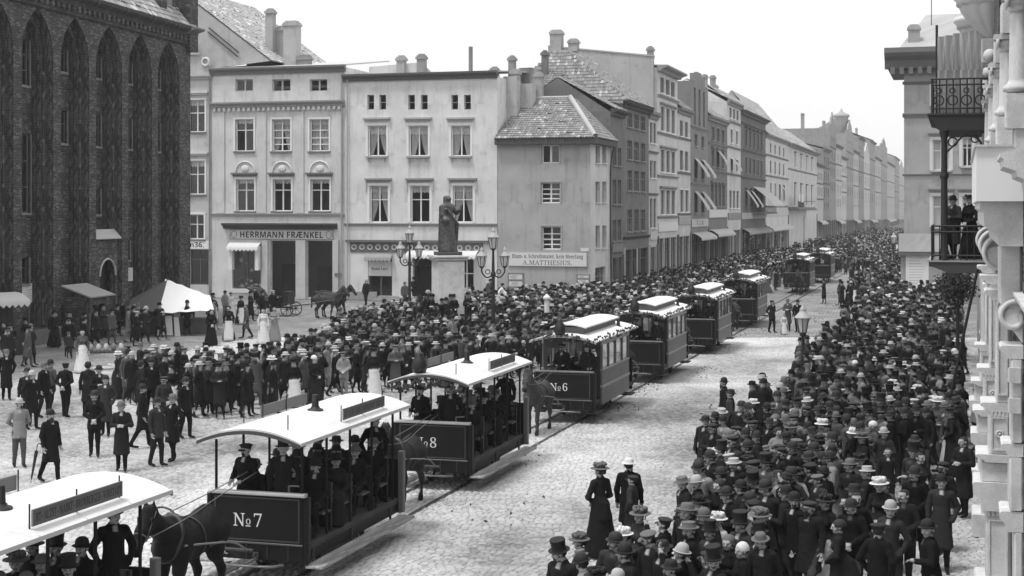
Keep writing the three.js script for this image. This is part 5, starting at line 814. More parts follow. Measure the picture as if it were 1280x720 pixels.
  mesh('roof_vent', [lathe([[0.16, 0], [0.15, 0.03], [0.09, 0.05], [0.09, 0.07], [0.07, 0.08], [0.062, 0.30], [0.001, 0.30]], 0.1, 2.76, -2.3, 14)], M.black, rf);
  mesh('roof_rod', [bar([-0.5, 2.75, -0.5], [-0.5, 3.02, -0.5], 0.012), bar([0.55, 2.72, -0.1], [0.55, 2.98, -0.1], 0.012)], M.iron, rf);
  for (const z of [1.3, 3.4]) for (const sd of [-1, 1]) wheelAt(g, sd * 0.5, 0.34, -z, 0.32);
  mesh('brake_handle', [bar([0.5, 0.7, -0.25], [0.5, 1.7, -0.25], 0.02), bar([0.5, 1.7, -0.25], [0.72, 1.72, -0.2], 0.018)], mat(0.2, 0.4, { metalness: 0.6 }), g);
  if (opt.lamp) lantern(g, -0.25, 2.75, 0.2);
  if (opt.garland) mesh('garland', Array.from({ length: 90 }, (_, i) => { const t = i / 90, k = new THREE.IcosahedronGeometry(0.028 + 0.02 * rnd(), 0); k.translate(-0.85 + 1.7 * t, 2.52 + 0.2 * (1 - (2 * t - 1) ** 2) - 0.08 - 0.26 * Math.abs(Math.sin(t * 9.4)) * rnd(), 0.30 + 0.08 * rnd()); return k; }), mat(0.05, 0.9), g);
  openTrams.push({ g, x, d, L, W, label }); return g;
}
function closedTram(s, n, label, shift = 0) {
  let [x, d] = tpos(s); x += UD * shift; d -= UX * shift;
  const L = 5.9, W = 1.95, P = 0.95, g = thing('closed_horse_tram', label, 'tram', x, 0, -d, ROT_FRONT, 'closed horse trams');
  const z1 = -P, z0 = -L + P;                        // saloon between the platforms
  mesh('floor', rbx(-W / 2 + 0.05, W / 2 - 0.05, 0.58, 0.68, -L, -0.06, 0.02), wood(0.06), g);
  dashFront(g, W - 0.2, 0, n); mesh('rear_dash', rbx(-W / 2 + 0.1, W / 2 - 0.1, 0.42, 1.5, -L - 0.05, -L - 0.002, 0.015), tramDark, g);
  for (const sd of [-1, 1]) {
    const a = (x0, x1) => [Math.min(sd * x0, sd * x1), Math.max(sd * x0, sd * x1)], h = W / 2;
    mesh('lower_panel', rbx(...a(h - 0.06, h), 0.50, 1.02, z0, z1, 0.012), tramPanel, g); mesh('waist_panel', rbx(...a(h - 0.06, h), 1.10, 1.55, z0, z1, 0.012), tramPanel, g);
    mesh('waist_rail', [rbx(...a(h - 0.08, h + 0.03), 1.021, 1.099, z0, z1, 0.012), rbx(...a(h - 0.08, h + 0.025), 1.551, 1.60, z0, z1, 0.012)], mat(0.32, 0.5), g);
    mesh('letterboard', rbx(...a(h - 0.06, h + 0.01), 2.36, 2.52, z0, z1, 0.012), mat(0.4, 0.6), g);
    const nW = 4, cw = (z1 - z0) / nW;
    for (let i = 0; i <= nW; i++) mesh('window_pillar', rbx(...a(h - 0.06, h), 1.601, 2.359, clamp(z0 + i * cw - 0.045, z0, z1 - 0.09), clamp(z0 + i * cw + 0.045, z0 + 0.09, z1), 0.01), mat(0.12, 0.5), g);
    for (let i = 0; i < nW; i++) { const c0 = z0 + i * cw + (i ? 0.046 : 0.092), c1 = z0 + (i + 1) * cw - (i < nW - 1 ? 0.046 : 0.092); mesh('pane', bx(...a(h - 0.045, h - 0.035), 1.601, 2.359, c0, c1), M.clear, g); mesh('blind', bx(...a(h - 0.10, h - 0.085), 1.63 + 0.3 * (i % 2), 2.34, c0 + 0.03, c1 - 0.03), M.curtain, g); }
    mesh('step', [rbx(...a(h - 0.3, h + 0.05), 0.30, 0.34, -P + 0.1, -0.15, 0.01), rbx(...a(h - 0.3, h + 0.05), 0.30, 0.34, -L + 0.15, -L + P - 0.1, 0.01)], wood(0.08), g);
    for (const z of [-0.06, -L + 0.02]) mesh('post', bar([sd * (h - 0.2), 0.68, z], [sd * (h - 0.2), 2.52, z], 0.024), tramDark, g);
  }
  for (const [za, zb] of [[z1 - 0.05, z1 - 0.001], [z0 + 0.001, z0 + 0.05]]) { const b = mesh('bulkhead', [pierced(rect(-W / 2 + 0.061, W / 2 - 0.061, 0.685, 2.53), [{ x: -0.32, y: 0.72, w: 0.64, h: 1.7 }, { x: 0.45, y: 1.6, w: 0.36, h: 0.62 }, { x: -0.81, y: 1.6, w: 0.36, h: 0.62 }], 0.049, zb)], mat(0.03, 0.5), g); mesh('door', rbx(-0.31, 0.31, 0.725, 1.5, za + 0.01, za + 0.04, 0.008), mat(0.03, 0.4), b); mesh('pane', bx(-0.31, 0.31, 1.51, 2.41, za + 0.02, za + 0.03), M.clear, b); }
  const rf = mesh('roof', arcRoof(W + 0.16, 2.55, 2.74, 0.04, -L - 0.2, 0.2), M.canvas, g);
  mesh('roof_bow', [arcRoof(W + 0.17, 2.53, 2.72, 0.06, 0.205, 0.25)], mat(0.35, 0.6), rf);
  const cl = mesh('clerestory', [bx(-0.46, -0.42, 2.66, 2.92, z0 - 0.2, z1 + 0.35), bx(0.42, 0.46, 2.66, 2.92, z0 - 0.2, z1 + 0.35), bx(-0.419, 0.419, 2.66, 2.92, z1 + 0.30, z1 + 0.35)], mat(0.12, 0.5), rf); mesh('clerestory_roof', arcRoof(1.14, 2.93, 3.02, 0.04, z0 - 0.3, z1 + 0.5), M.canvas, cl);
  lantern(rf, -0.1, 2.72, 0.16); mesh('roof_vent', lathe([[0.12, 0], [0.06, 0.05], [0.05, 0.24], [0.001, 0.24]], 0.66, 2.64, -L + 1.2, 10), M.black, rf);
  { const gl = []; for (let i = 0; i < 240; i++) { const t = rnd(), k = new THREE.IcosahedronGeometry(0.02 + 0.025 * rnd(), 0); if (t < 0.35) { const u = rr(-1, 1); k.translate(u * W / 2, 2.56 + 0.19 * (1 - u * u) + rr(-0.22, 0.06) * Math.abs(Math.sin(u * 6)), 0.24 + 0.06 * rnd()); } else { const z = rr(-L, 0.2); k.translate((W / 2 + 0.08) * (rnd() < 0.75 ? 1 : -1) + rr(-0.12, 0.03), 2.6 + rr(-0.16, 0.06) * Math.abs(Math.sin(z * 2.6)), z); } gl.push(k); } mesh('garland', gl, mat(0.06, 0.9), g); }
  for (const z of [1.9, 3.9]) for (const sd of [-1, 1]) wheelAt(g, sd * 0.5, 0.38, -z, 0.36);
  mesh('underframe', [bx(-0.62, 0.62, 0.38, 0.57, -L + 0.8, -0.8)], M.ironRust, g);
  return { g, x, d };
}
openTram(-9.9, 0, 'unnumbered open tram leading the line, its white roof carrying a street name board', {});
openTram(0, 7, 'open tram numbered seven with white canvas roof, drawn by a dark horse');
openTram(9.28, 8, 'open tram numbered eight with a round headlamp on its white roof', { lamp: 1, garland: 1 });
const closedAt = [[20.9, 6, 'closed tram numbered six with grey side panels and garlanded roof', 0.2], [32.1, 0, 'closed garlanded tram second in line behind the open trams', 0.2], [44.1, 0, 'closed garlanded tram third behind the open trams', 0.3], [60.2, 0, 'closed tram fourth behind the open trams, by the man in the roadway', 0.05], [95.9, 0, 'closed tram deep in the street with crowd pressed round its front', -0.4], [112.6, 0, 'last closed tram of the procession, farthest down the street', -0.1]].map(a => closedTram(...a));

// ---------- horses ----------
function horseGeo(cell, pose = {}) {
  const hd = pose.head ?? 0, p = [[0, 1.12, -0.42, 0, 1.13, 0.40, 0.29, 0.30, 2, 1], [0, 1.18, 0.52, 0, 1.08, 0.66, 0.25, 0.19, 2], [0, 1.22, -0.52, 0, 1.16, -0.68, 0.28, 0.22, 2], [0, 1.30, 0.50, 0, 1.36, 0.30, 0.19, 0.15, 2],
    [0, 1.30, 0.62, 0, 1.62 - hd * 0.25, 0.92 + hd * 0.1, 0.20, 0.14, 2], [0, 1.62 - hd * 0.25, 0.92 + hd * 0.1, 0, 1.86 - hd * 0.4, 1.04 + hd * 0.12, 0.14, 0.115, 2]];
  const py = 1.90 - hd * 0.42, pz = 1.08 + hd * 0.13;
  p.push([0, py, pz, 0, py - 0.22, pz + 0.20, 0.115, 0.095, 2], [0, py - 0.22, pz + 0.20, 0, py - 0.43, pz + 0.34, 0.088, 0.068, 2], [0, py - 0.44, pz + 0.35, 0, py - 0.47, pz + 0.36, 0.072, 0.066, 6], [0, py - 0.12, pz + 0.02, 0, py - 0.25, pz + 0.13, 0.09, 0.075, 2]);
  for (const s of [-1, 1]) {
    p.push([s * 0.055, py + 0.08, pz - 0.03, s * 0.075, py + 0.21, pz - 0.01, 0.035, 0.012, 2], [s * 0.085, py - 0.06, pz + 0.09, s * 0.087, py - 0.07, pz + 0.1, 0.022, 0.022, 6]);
    const f = s * (pose.step ?? 0.06);
    p.push([s * 0.17, 1.05, 0.50, s * 0.16, 0.78, 0.52 + f, 0.15, 0.095, 2], [s * 0.16, 0.78, 0.52 + f, s * 0.155, 0.46, 0.53 + f * 2, 0.085, 0.06, 2], [s * 0.155, 0.46, 0.53 + f * 2, s * 0.155, 0.14, 0.50 + f * 2.2, 0.055, 0.045, 2], [s * 0.155, 0.10, 0.52 + f * 2.2, s * 0.155, 0.04, 0.56 + f * 2.2, 0.052, 0.07, 6]);
    p.push([s * 0.16, 1.12, -0.56, s * 0.17, 0.80, -0.46 - f, 0.22, 0.12, 2], [s * 0.17, 0.80, -0.46 - f, s * 0.16, 0.52, -0.66 - f * 1.6, 0.105, 0.062, 2], [s * 0.16, 0.52, -0.66 - f * 1.6, s * 0.155, 0.14, -0.62 - f * 1.9, 0.058, 0.046, 2], [s * 0.155, 0.10, -0.60 - f * 1.9, s * 0.155, 0.04, -0.56 - f * 1.9, 0.052, 0.07, 6]);
  }
  p.push([0, 1.34, -0.78, 0, 1.18, -0.94, 0.055, 0.07, 1], [0, 1.18, -0.94, 0, 0.62, -0.96, 0.075, 0.04, 1]);
  p.push([0, 1.46, 0.55, 0, py - 0.08, pz - 0.14, 0.06, 0.05, 1], [0, py + 0.06, pz + 0.06, 0, py - 0.08, pz + 0.15, 0.045, 0.03, 1]);
  const n = nets(field(p, 0.07), [-0.5, -0.03, -1.15], [0.5, 2.25, 1.75], cell);
  return { P: new Float32Array(n.P), N: new Float32Array(n.N), I: n.I, Rg: Array.from({ length: n.P.length / 3 }, (_, i) => nearest(p, n.P[i * 3], n.P[i * 3 + 1], n.P[i * 3 + 2])), py, pz, hd };
}
const horseHi = horseGeo(0.03, { head: 0.5, step: 0.05 }), horseLo = horseGeo(0.055, { head: 0.1, step: 0.07 });
const coatMat = new THREE.MeshPhysicalMaterial({ color: grey(1), roughness: 0.6, vertexColors: true, specularIntensity: 0.25 });
function horse(fig, tone, x, d, turn, label, group, opt = {}) {
  const g = thing('horse', label, 'horse', x, 0, -d, turn, group);
  mesh('body', coloured(fig, { 1: opt.mane ?? tone * 0.45, 2: tone, 6: tone * 0.4 }), coatMat, g);
  const st = mat(0.03, 0.5);
  const col = (() => { const t = new THREE.TorusGeometry(0.26, 0.042, 7, 20); t.scale(0.82, 1.25, 1); t.rotateX(-0.42); t.translate(0, 1.24, 0.60); return t; })(); mesh('collar', col, st, g);
  mesh('girth', (() => { const t = new THREE.TorusGeometry(0.312, 0.018, 5, 24); t.translate(0, 1.13, 0.05); return t; })(), st, g);
  for (const s of [-1, 1]) mesh('trace', tube([[s * 0.27, 1.15, 0.62], [s * 0.34, 1.06, 0], [s * 0.34, 0.9, -0.8], [s * 0.3, 0.66, -1.35]], 0.016, 16, 5), mat(0.22, 0.7), g);
  mesh('bridle', [(() => { const t = new THREE.TorusGeometry(0.1, 0.012, 5, 16); t.rotateX(0.75); t.translate(0, fig.py - 0.28, fig.pz + 0.24); return t; })(), ...[-1, 1].map(s => bar([s * 0.115, fig.py + 0.05, fig.pz], [s * 0.095, fig.py - 0.32, fig.pz + 0.26], 0.011, 0.011, 5))], mat(0.12, 0.5), g);
  mesh('back_strap', [tube([[0, 1.5, 0.45], [0, 1.45, 0], [0, 1.52, -0.5], [0, 1.40, -0.86]], 0.02, 16, 5), (() => { const t = new THREE.TorusGeometry(0.285, 0.016, 5, 20, Math.PI); t.rotateY(Math.PI / 2); t.rotateX(0.0); t.translate(0, 1.2, -0.3); t.rotateY(Math.PI / 2); t.translate(-0.3, 0, -0.3); return t; })()], st, g);
  for (const s of [-1, 1]) { mesh('breeching', tube([[s * 0.2, 1.0, -0.9], [s * 0.31, 1.0, -0.6], [s * 0.33, 1.02, 0.0]], 0.018, 12, 5), st, g); mesh('blinker', bx(s * 0.105 - 0.008, s * 0.105 + 0.008, fig.py - 0.12, fig.py - 0.02, fig.pz + 0.03, fig.pz + 0.13), st, g); mesh('rein', tube([[s * 0.1, fig.py - 0.3, fig.pz + 0.25], [s * 0.2, 1.5, 0.5], [s * 0.12, 1.62, -0.8], [s * 0.08, 1.75, -2.1]].slice(0, opt.hitch ? 4 : 3), 0.009, 24, 4), mat(0.16, 0.7), g); }
  if (opt.hitch) mesh('swingletree', [bar([-0.38, 0.66, -1.36], [0.38, 0.66, -1.36], 0.03), bar([0, 0.64, -1.36], [0, 0.5, -1.62], 0.02)], wood(0.12), g);
  return g;
}
const hs = (s, tone, label, fig = horseLo, sh = 0) => { const [x, d] = tpos(s - 1.95); return horse(fig, tone, x + UD * sh, d - UX * sh, ROT_FRONT, label, 'tram horses', { hitch: 1 }); };
hs(-0.15, 0.012, 'dark horse with lowered head harnessed before tram seven', horseHi, -0.2).scale.setScalar(1.1);
hs(9.28, 0.03, 'dark horse harnessed before tram eight'); hs(20.9, 0.06, 'brown horse with pale mane harnessed before tram six', horseLo, -0.1);
hs(32.1, 0.03, 'dark horse between tram six and the closed tram behind it'); hs(44.1, 0.05, 'brown horse in front of the third closed tram'); hs(60.2, 0.04, 'dark horse in front of the fourth closed tram'); hs(95.9, 0.04, 'dark horse hauling a closed tram through the far street crowd');
{ const [x, d] = gp(649, 408); horse(horseLo, 0.7, x, d + 4, -1.2, 'white horse standing in the crowd below the white shop sign', 'carriage horses', { mane: 0.5 }); }
{ const [x, d] = gp(408, 398); horse(horseLo, 0.05, x, d, ROT_ROW - 0.1 + 0.12, 'dappled dark horse of the carriage pair outside the lettered shop', 'carriage horses', {}); horse(horseLo, 0.03, x + 0.3, d + 1.0, ROT_ROW + 0.05, 'black horse on the far side of the carriage pair', 'carriage horses', {}); }
{ // open carriage
  const [x, d] = gp(345, 395); const g = thing('carriage', 'black open carriage with folded hood waiting outside the lettered shop', 'carriage', x, 0, -d - 0.5, ROT_ROW);   // +z points along its travel after turn
  const body = prism([[-1.3, 0.9], [-1.35, 1.5], [-1.15, 1.55], [-0.8, 1.0], [0.1, 0.85], [0.4, 1.2], [0.55, 1.2], [0.35, 0.6], [-0.9, 0.55]], 1.1, -0.55, 0.03); body.rotateY(-Math.PI / 2);
  mesh('body', body, mat(0.015, 0.3), g); mesh('seat', [bx(-0.5, 0.5, 1.0, 1.15, -1.1, -0.6)], mat(0.1, 0.8), g); mesh('box_seat', [bx(-0.5, 0.5, 1.35, 1.5, 0.55, 1.0), bx(-0.5, 0.5, 0.7, 1.349, 0.6, 0.95)], mat(0.02, 0.5), g);
  mesh('folded_hood', [0, 1, 2].map(i => { const t = new THREE.TorusGeometry(0.62, 0.07, 6, 14, Math.PI); t.rotateX(-1.2 - i * 0.12); t.translate(0, 1.45 + i * 0.08, -1.2 - i * 0.06); return t; }), mat(0.12, 0.8), g);
  for (const sd of [-1, 1]) { wheelAt(g, sd * 0.7, 0.52, -0.95, 0.5); wheelAt(g, sd * 0.66, 0.42, 0.95, 0.4); }
  mesh('axles', [bar([-0.7, 0.52, -0.95], [0.7, 0.52, -0.95], 0.03), bar([-0.66, 0.42, 0.95], [0.66, 0.42, 0.95], 0.03), bx(-0.1, 0.1, 0.45, 0.56, -0.9, 0.95)], M.ironRust, g); mesh('pole', bar([0, 0.6, 1], [0, 0.85, 3.2], 0.04), wood(0.1), g);
  mesh('lap_rug', bx(-0.45, 0.45, 0.86, 1.12, 0.02, 0.35), mat(0.35, 0.95), g);
}
// ---------- square furniture ----------
{ // bronze statue on its granite pedestal
  const d = 75, x = -80 / FOC * d, top = CAM - (319 - HOR) / FOC * d;
  const g = thing('monument', 'bronze robed statue on a tall pale granite pedestal with steps', 'monument', x, 0, -d, 0.25);
  const w = 19 / FOC * d;
  mesh('pedestal', [rbx(-w + 0.06, w - 0.06, 0.75, top - 0.26, -w + 0.06, w - 0.06, 0.03)], stone(0.78), g);
  mesh('cap', [rbx(-w - 0.05, w + 0.05, top - 0.25, top - 0.12, -w - 0.05, w + 0.05, 0.03), rbx(-w - 0.12, w + 0.12, top - 0.119, top, -w - 0.12, w + 0.12, 0.03)], stone(0.62), g);
  for (const [s, y] of [[1.9, 0], [1.5, 0.25], [1.1, 0.5]]) mesh('step', rbx(-s, s, y, y + 0.249, -s, s, 0.03), stone(0.45), g);
  const S = 1.62, p = [[0, 1.1, 0, 0, 0.08, 0.0, 0.17, 0.27, 2, 1.1, 0.02], [0, 1.35, 0, 0, 1.05, 0, 0.17, 0.17, 2, 1.2], [-0.14, 1.40, 0, 0.14, 1.40, 0, 0.09, 0.09, 2], [0.2, 1.38, 0, 0.30, 1.2, 0.10, 0.09, 0.08, 2], [0.30, 1.2, 0.10, 0.22, 1.27, 0.28, 0.075, 0.05, 2], [0.22, 1.3, 0.3, 0.24, 1.42, 0.33, 0.035, 0.03, 2], [-0.2, 1.38, 0, -0.26, 1.12, -0.02, 0.09, 0.085, 2], [-0.26, 1.12, -0.02, -0.2, 0.98, 0.14, 0.07, 0.05, 2], [-0.18, 1.35, -0.10, -0.12, 0.1, -0.12, 0.09, 0.14, 2, 1, 0.02], [-0.3, 0.98, 0.12, -0.3, 0.96, 0.14, 0.12, 0.12, 2],
    [0, 1.5, 0, 0, 1.45, 0, 0.06, 0.07, 2], [0, 1.63, 0.0, 0, 1.62, 0.02, 0.09, 0.085, 2], [0, 1.58, 0.04, 0, 1.53, 0.06, 0.06, 0.035, 2], [0, 1.61, 0.10, 0, 1.58, 0.115, 0.012, 0.016, 2], [-0.06, 1.64, -0.05, -0.08, 1.5, -0.05, 0.075, 0.06, 2], [0.06, 1.64, -0.05, 0.08, 1.5, -0.05, 0.075, 0.06, 2]];
  for (let i = 0; i < 7; i++) { const a = i / 7 * 6.28 + 0.3; p.push([0.17 * Math.cos(a), 1.15, 0.15 * Math.sin(a), 0.27 * Math.cos(a + 0.35), 0.04, 0.25 * Math.sin(a + 0.35), 0.02, 0.05, 2]); }
  p.push([-0.22, 1.3, 0.1, 0.2, 0.85, 0.2, 0.04, 0.06, 2], [0.2, 0.85, 0.2, 0.26, 0.2, 0.1, 0.06, 0.06, 2]);
  const n = nets(field(p, 0.03, 0.003), [-0.5, -0.01, -0.42], [0.5, 1.78, 0.5], 0.022), bg = new THREE.BufferGeometry(); bg.setAttribute('position', new THREE.Float32BufferAttribute(n.P, 3)); bg.setAttribute('normal', new THREE.Float32BufferAttribute(n.N, 3)); bg.setIndex(n.I); bg.scale(S, S, S); bg.rotateY(0.75); bg.translate(0, top + 0.16, 0);
  const st = mesh('statue', bg, mat(0.085, 0.5, { metalness: 0.3 }), g); mesh('plinth', rbx(-0.62, 0.62, top + 0.001, top + 0.18, -0.5, 0.5, 0.03), mat(0.05, 0.5), st);
}
function lanternHead(p, x, y, z, s) {
  const c = mesh('lantern', lathe([[0.10, 0], [0.17, 0.36], [0.001, 0.36]].map(q => [q[0] * s, q[1] * s]), x, y, z, 6), new THREE.MeshPhysicalMaterial({ color: grey(0.75), roughness: 0.6, transmission: 0.35, thickness: 0 }), p);
  mesh('cap', lathe([[0.21, 0.361], [0.20, 0.39], [0.10, 0.50], [0.07, 0.56], [0.085, 0.58], [0.03, 0.66], [0.001, 0.70]].map(q => [q[0] * s, q[1] * s]), x, y, z, 12), p.userData.capMat ?? mat(0.35, 0.6), c);
  mesh('frame', [ring(0.175 * s, 0.012, x, y + 0.36 * s, z, 'y', 12), ...Array.from({ length: 6 }, (_, i) => { const a = i * Math.PI / 3; return bar([x + 0.1 * s * Math.cos(a), y, z + 0.1 * s * Math.sin(a)], [x + 0.172 * s * Math.cos(a), y + 0.36 * s, z + 0.172 * s * Math.sin(a)], 0.011 * s, 0.011 * s, 4); }), lathe([[0.001, -0.1], [0.05, -0.06], [0.11, -0.002], [0.001, 0]].map(q => [q[0] * s, q[1] * s]), x, y, z, 8)], M.iron, c);
}
function candelabrum(px, pyTop, d, label) {
  const x = (px - 640) / FOC * d, H = CAM - (pyTop - HOR) / FOC * d, g = thing('candelabra_lamp', label, 'street lamp', x, 0, -d, 0.2, 'three armed lamps beside the statue');
  mesh('post', lathe([[0.28, 0], [0.28, 0.3], [0.18, 0.5], [0.12, 0.9], [0.14, 1.0], [0.09, 1.1], [0.075, H - 2.3], [0.12, H - 2.25], [0.12, H - 2.15], [0.07, H - 2.1], [0.05, H - 1.15], [0.09, H - 1.1]], 0, 0, 0, 14), M.iron, g);
  lanternHead(g, 0, H - 1.05, 0, 1.35);
  for (const s of [-1, 1]) { mesh('arm', [tube([[0, H - 2.25, 0], [s * 0.3, H - 2.35, 0], [s * 0.52, H - 2.1, 0], [s * 0.52, H - 1.95, 0]], 0.035, 18), ring(0.1, 0.02, s * 0.25, H - 2.1, 0, 'z', 14)], M.iron, g); lanternHead(g, s * 0.52, H - 1.85, 0, 1.25); }
}
candelabrum(512, 279, 84, 'three armed iron lamp standing by the white house doorway'); candelabrum(616.5, 281, 68, 'three armed iron lamp between the statue and the grey corner house');
{ const d = 52, x = 363.5 / FOC * d, H = CAM - (386 - HOR) / FOC * d, g = thing('street_lamp', 'single lantern iron street lamp rising from the crowd at the footway', 'street lamp', x, 0, -d, 0.3); g.userData.capMat = mat(0.4, 0.6);
  mesh('post', lathe([[0.14, 0], [0.14, 0.4], [0.08, 0.6], [0.06, 1.4], [0.09, 1.45], [0.055, 1.5], [0.045, H - 0.95], [0.12, H - 0.9], [0.1, H - 0.84]], 0, 0, 0, 12), M.iron, g); lanternHead(g, 0, H - 0.8, 0, 1.35); delete g.userData.capMat; mesh('crossbar', bar([-0.25, H - 1.3, 0], [0.25, H - 1.3, 0], 0.018), M.iron, g); }
{ const d = 74, x = 43.5 / FOC * d, H = CAM - (367 - HOR) / FOC * d, g = thing('signal_post', 'white painted post with rounded cap in the crowd before the corner house', 'post', x, 0, -d, 0); mesh('shaft', lathe([[0.14, 0], [0.12, H - 0.3], [0.18, H - 0.28], [0.18, H - 0.16], [0.12, H - 0.12], [0.001, H]], 0, 0, 0, 12), M.white, g); mesh('footing', rbx(-0.25, 0.25, 0, 0.2, -0.25, 0.25, 0.02), stone(0.4), g); }
{ const [x0, d0] = [1117, 150]; const d = 150, x = 477 / FOC * d, g = thing('street_lamp', 'distant street lamp with a pale shade before the grey corner building', 'street lamp', x, 0, -d, 0); mesh('post', bar([0, 0, 0], [0, 3.2, 0], 0.07), M.iron, g); lanternHead(g, 0, 3.2, 0, 1.6); }
{ // market stall with a canvas awning
  const d = 80, xa = px => (px - 640) / FOC * d, yh = py => CAM - (py - HOR) / FOC * d, g = thing('market_stall', 'market stall under a pale sloping canvas awning by the town hall', 'stall', xa(200), 0, -d, 0);
  const X = px => xa(px) - xa(200), ap = [X(203), yh(350), 0.4], er = [X(272), yh(386), 0.9], el = [X(165), yh(374), 0.2];
  const P = [], I = [], n = 8; const A = [X(200), yh(350), -1.2], B = [X(255), yh(372), -1.6], C = [X(272), yh(386), 1.0], D = [X(206), yh(387) - 0.1, 1.5];
  for (let j = 0; j <= n; j++) for (let i = 0; i <= n; i++) { const u = i / n, v = j / n, f = (k) => (A[k] * (1 - u) + B[k] * u) * (1 - v) + (D[k] * (1 - u) + C[k] * u) * v; P.push(f(0), f(1) - 0.16 * Math.sin(Math.PI * u) * Math.sin(Math.PI * v) + 0.03 * Math.sin(u * 20), f(2)); }
  for (let j = 0; j < n; j++) for (let i = 0; i < n; i++) { const a = j * (n + 1) + i, c = a + n + 1; I.push(a, c, a + 1, a + 1, c, c + 1); }
  const cg = new THREE.BufferGeometry(); cg.setAttribute('position', new THREE.Float32BufferAttribute(P, 3)); cg.setIndex(I); cg.computeVertexNormals(); mesh('awning', cg, mat(0.8, 0.95), g);
  mesh('side_cloth', slab([X(165), yh(374), 0.2], [X(203), yh(352), -1.1], [D[0], D[1], 1.45], [X(168), yh(382), 1.2], 0.03), mat(0.08, 0.95), g);
  for (const [px, z, py] of [[203, -1.2, 350], [255, -1.6, 372], [271, 0.95, 386], [207, 1.4, 388], [167, 0.3, 376]]) mesh('pole', bar([X(px), 0, z], [X(px), yh(py) - 0.03, z], 0.04), wood(0.25), g);
  mesh('table', [bx(X(172), X(262), 0.78, 0.84, -0.6, 0.6), bx(X(172), X(262), 0.05, 0.779, 0.5, 0.56)], wood(0.12), g); mesh('hanging_cloth', [slab([X(203), yh(393), 1.0], [X(220), yh(393), 1.0], [X(222), yh(417), 1.1], [X(203), yh(417), 1.1], 0.03)], M.canvas, g); mesh('hanging_cloth', slab([X(222), yh(395), 0.9], [X(228), yh(395), 0.9], [X(231), yh(420), 1.0], [X(224), yh(420), 1.0], 0.03), mat(0.7), g);
}
{ const d = 69, x = (12 - 640) / FOC * d, g = thing('market_stall', 'dark market booth with scalloped white awning edge close against the town hall', 'stall', x, 0, -d, 0.9); const H = CAM - (374 - HOR) / FOC * d;
  awning(g, -1.6, 0.55, H + 0.3, 0.35, 1.2, mat(0.5, 0.95), -0.4); for (const q of [-1.5, 0.5]) mesh('pole', bar([q, 0, 0.75], [q, H - 0.1, 0.75], 0.04), wood(0.1), g); mesh('booth', [bx(-1.6, 0.5, 0, 1.0, -0.5, 0.5), bx(-1.6, 0.5, 1.0, H + 0.2, -0.6, -0.5)], wood(0.05), g); }
{ const [x, d] = gp(128, 462); const g = thing('market_table', 'low dark table with a row of jars by the town hall door', 'table', x, 0, -d, 0.4); mesh('tabletop', rbx(-0.9, 0.9, 0.7, 0.76, -0.35, 0.35, 0.01), wood(0.06), g); for (const [a, b] of [[-0.8, -0.28], [0.8, -0.28], [-0.8, 0.28], [0.8, 0.28]]) mesh('leg', bx(a - 0.04, a + 0.04, 0, 0.699, b - 0.04, b + 0.04), wood(0.06), g);
  for (let i = 0; i < 6; i++) { const j = mesh('jar', lathe([[0.001, 0], [0.08, 0], [0.11, 0.12], [0.09, 0.24], [0.06, 0.27], [0.07, 0.3], [0.001, 0.3]], 0, 0, 0, 12), mat(pick([0.3, 0.5, 0.18]), 0.4)); const c = Math.cos(0.4), s = Math.sin(0.4), lx = -0.75 + i * 0.3; j.position.set(x + lx * c, 0.761, -d - lx * s); tag(j, 'small pottery jar in the row on the dark market table', 'jar', 'jars on the market table'); } }
{ // ladder leaning against the lower balcony
  const d = 38.5, g = thing('ladder', 'long dark ladder leaning on the lower iron balcony above the crowd', 'ladder', 0, 0, 0, 0);
  const a = V3((1176 - 640) / FOC * 40, 0.2, -40.2), b = V3((1226 - 640) / FOC * 39.6, 5.0, -39.9), s = V3(0.12, 0, -0.35);
  for (const q of [0, 1]) mesh('stile', bar(a.clone().addScaledVector(s, q).toArray(), b.clone().addScaledVector(s, q).toArray(), 0.035), wood(0.04), g);
  for (let i = 1; i < 15; i++) { const p = a.clone().lerp(b, i / 15); mesh('rung', bar(p.toArray(), p.clone().add(s).toArray(), 0.02, 0.02, 5), wood(0.05), g); }
}
function leafClump(n, rx, ry, rz, size) { const P = [], N = []; for (let i = 0; i < n; i++) { const a = rnd() * 6.28, b = Math.acos(rr(-1, 1)), r = Math.pow(rnd(), 0.4) * (0.75 + 0.25 * Math.sin(a * 3) * Math.sin(b * 4)); const c = V3(rx * r * Math.sin(b) * Math.cos(a), ry * r * Math.cos(b), rz * r * Math.sin(b) * Math.sin(a)); const u = V3(rr(-1, 1), rr(-1, 1), rr(-1, 1)).normalize(), v = V3(rr(-1, 1), rr(-1, 1), rr(-1, 1)).cross(u).normalize(), s = size * rr(0.6, 1.3); const p = [c.clone().addScaledVector(u, -s), c.clone().addScaledVector(v, s * 0.45), c.clone().addScaledVector(u, s), c.clone().addScaledVector(v, -s * 0.45)]; for (const k of [0, 1, 2, 0, 2, 3]) P.push(p[k].x, p[k].y, p[k].z); } const g = new THREE.BufferGeometry(); g.setAttribute('position', new THREE.Float32BufferAttribute(P, 3)); g.computeVertexNormals(); return g; }
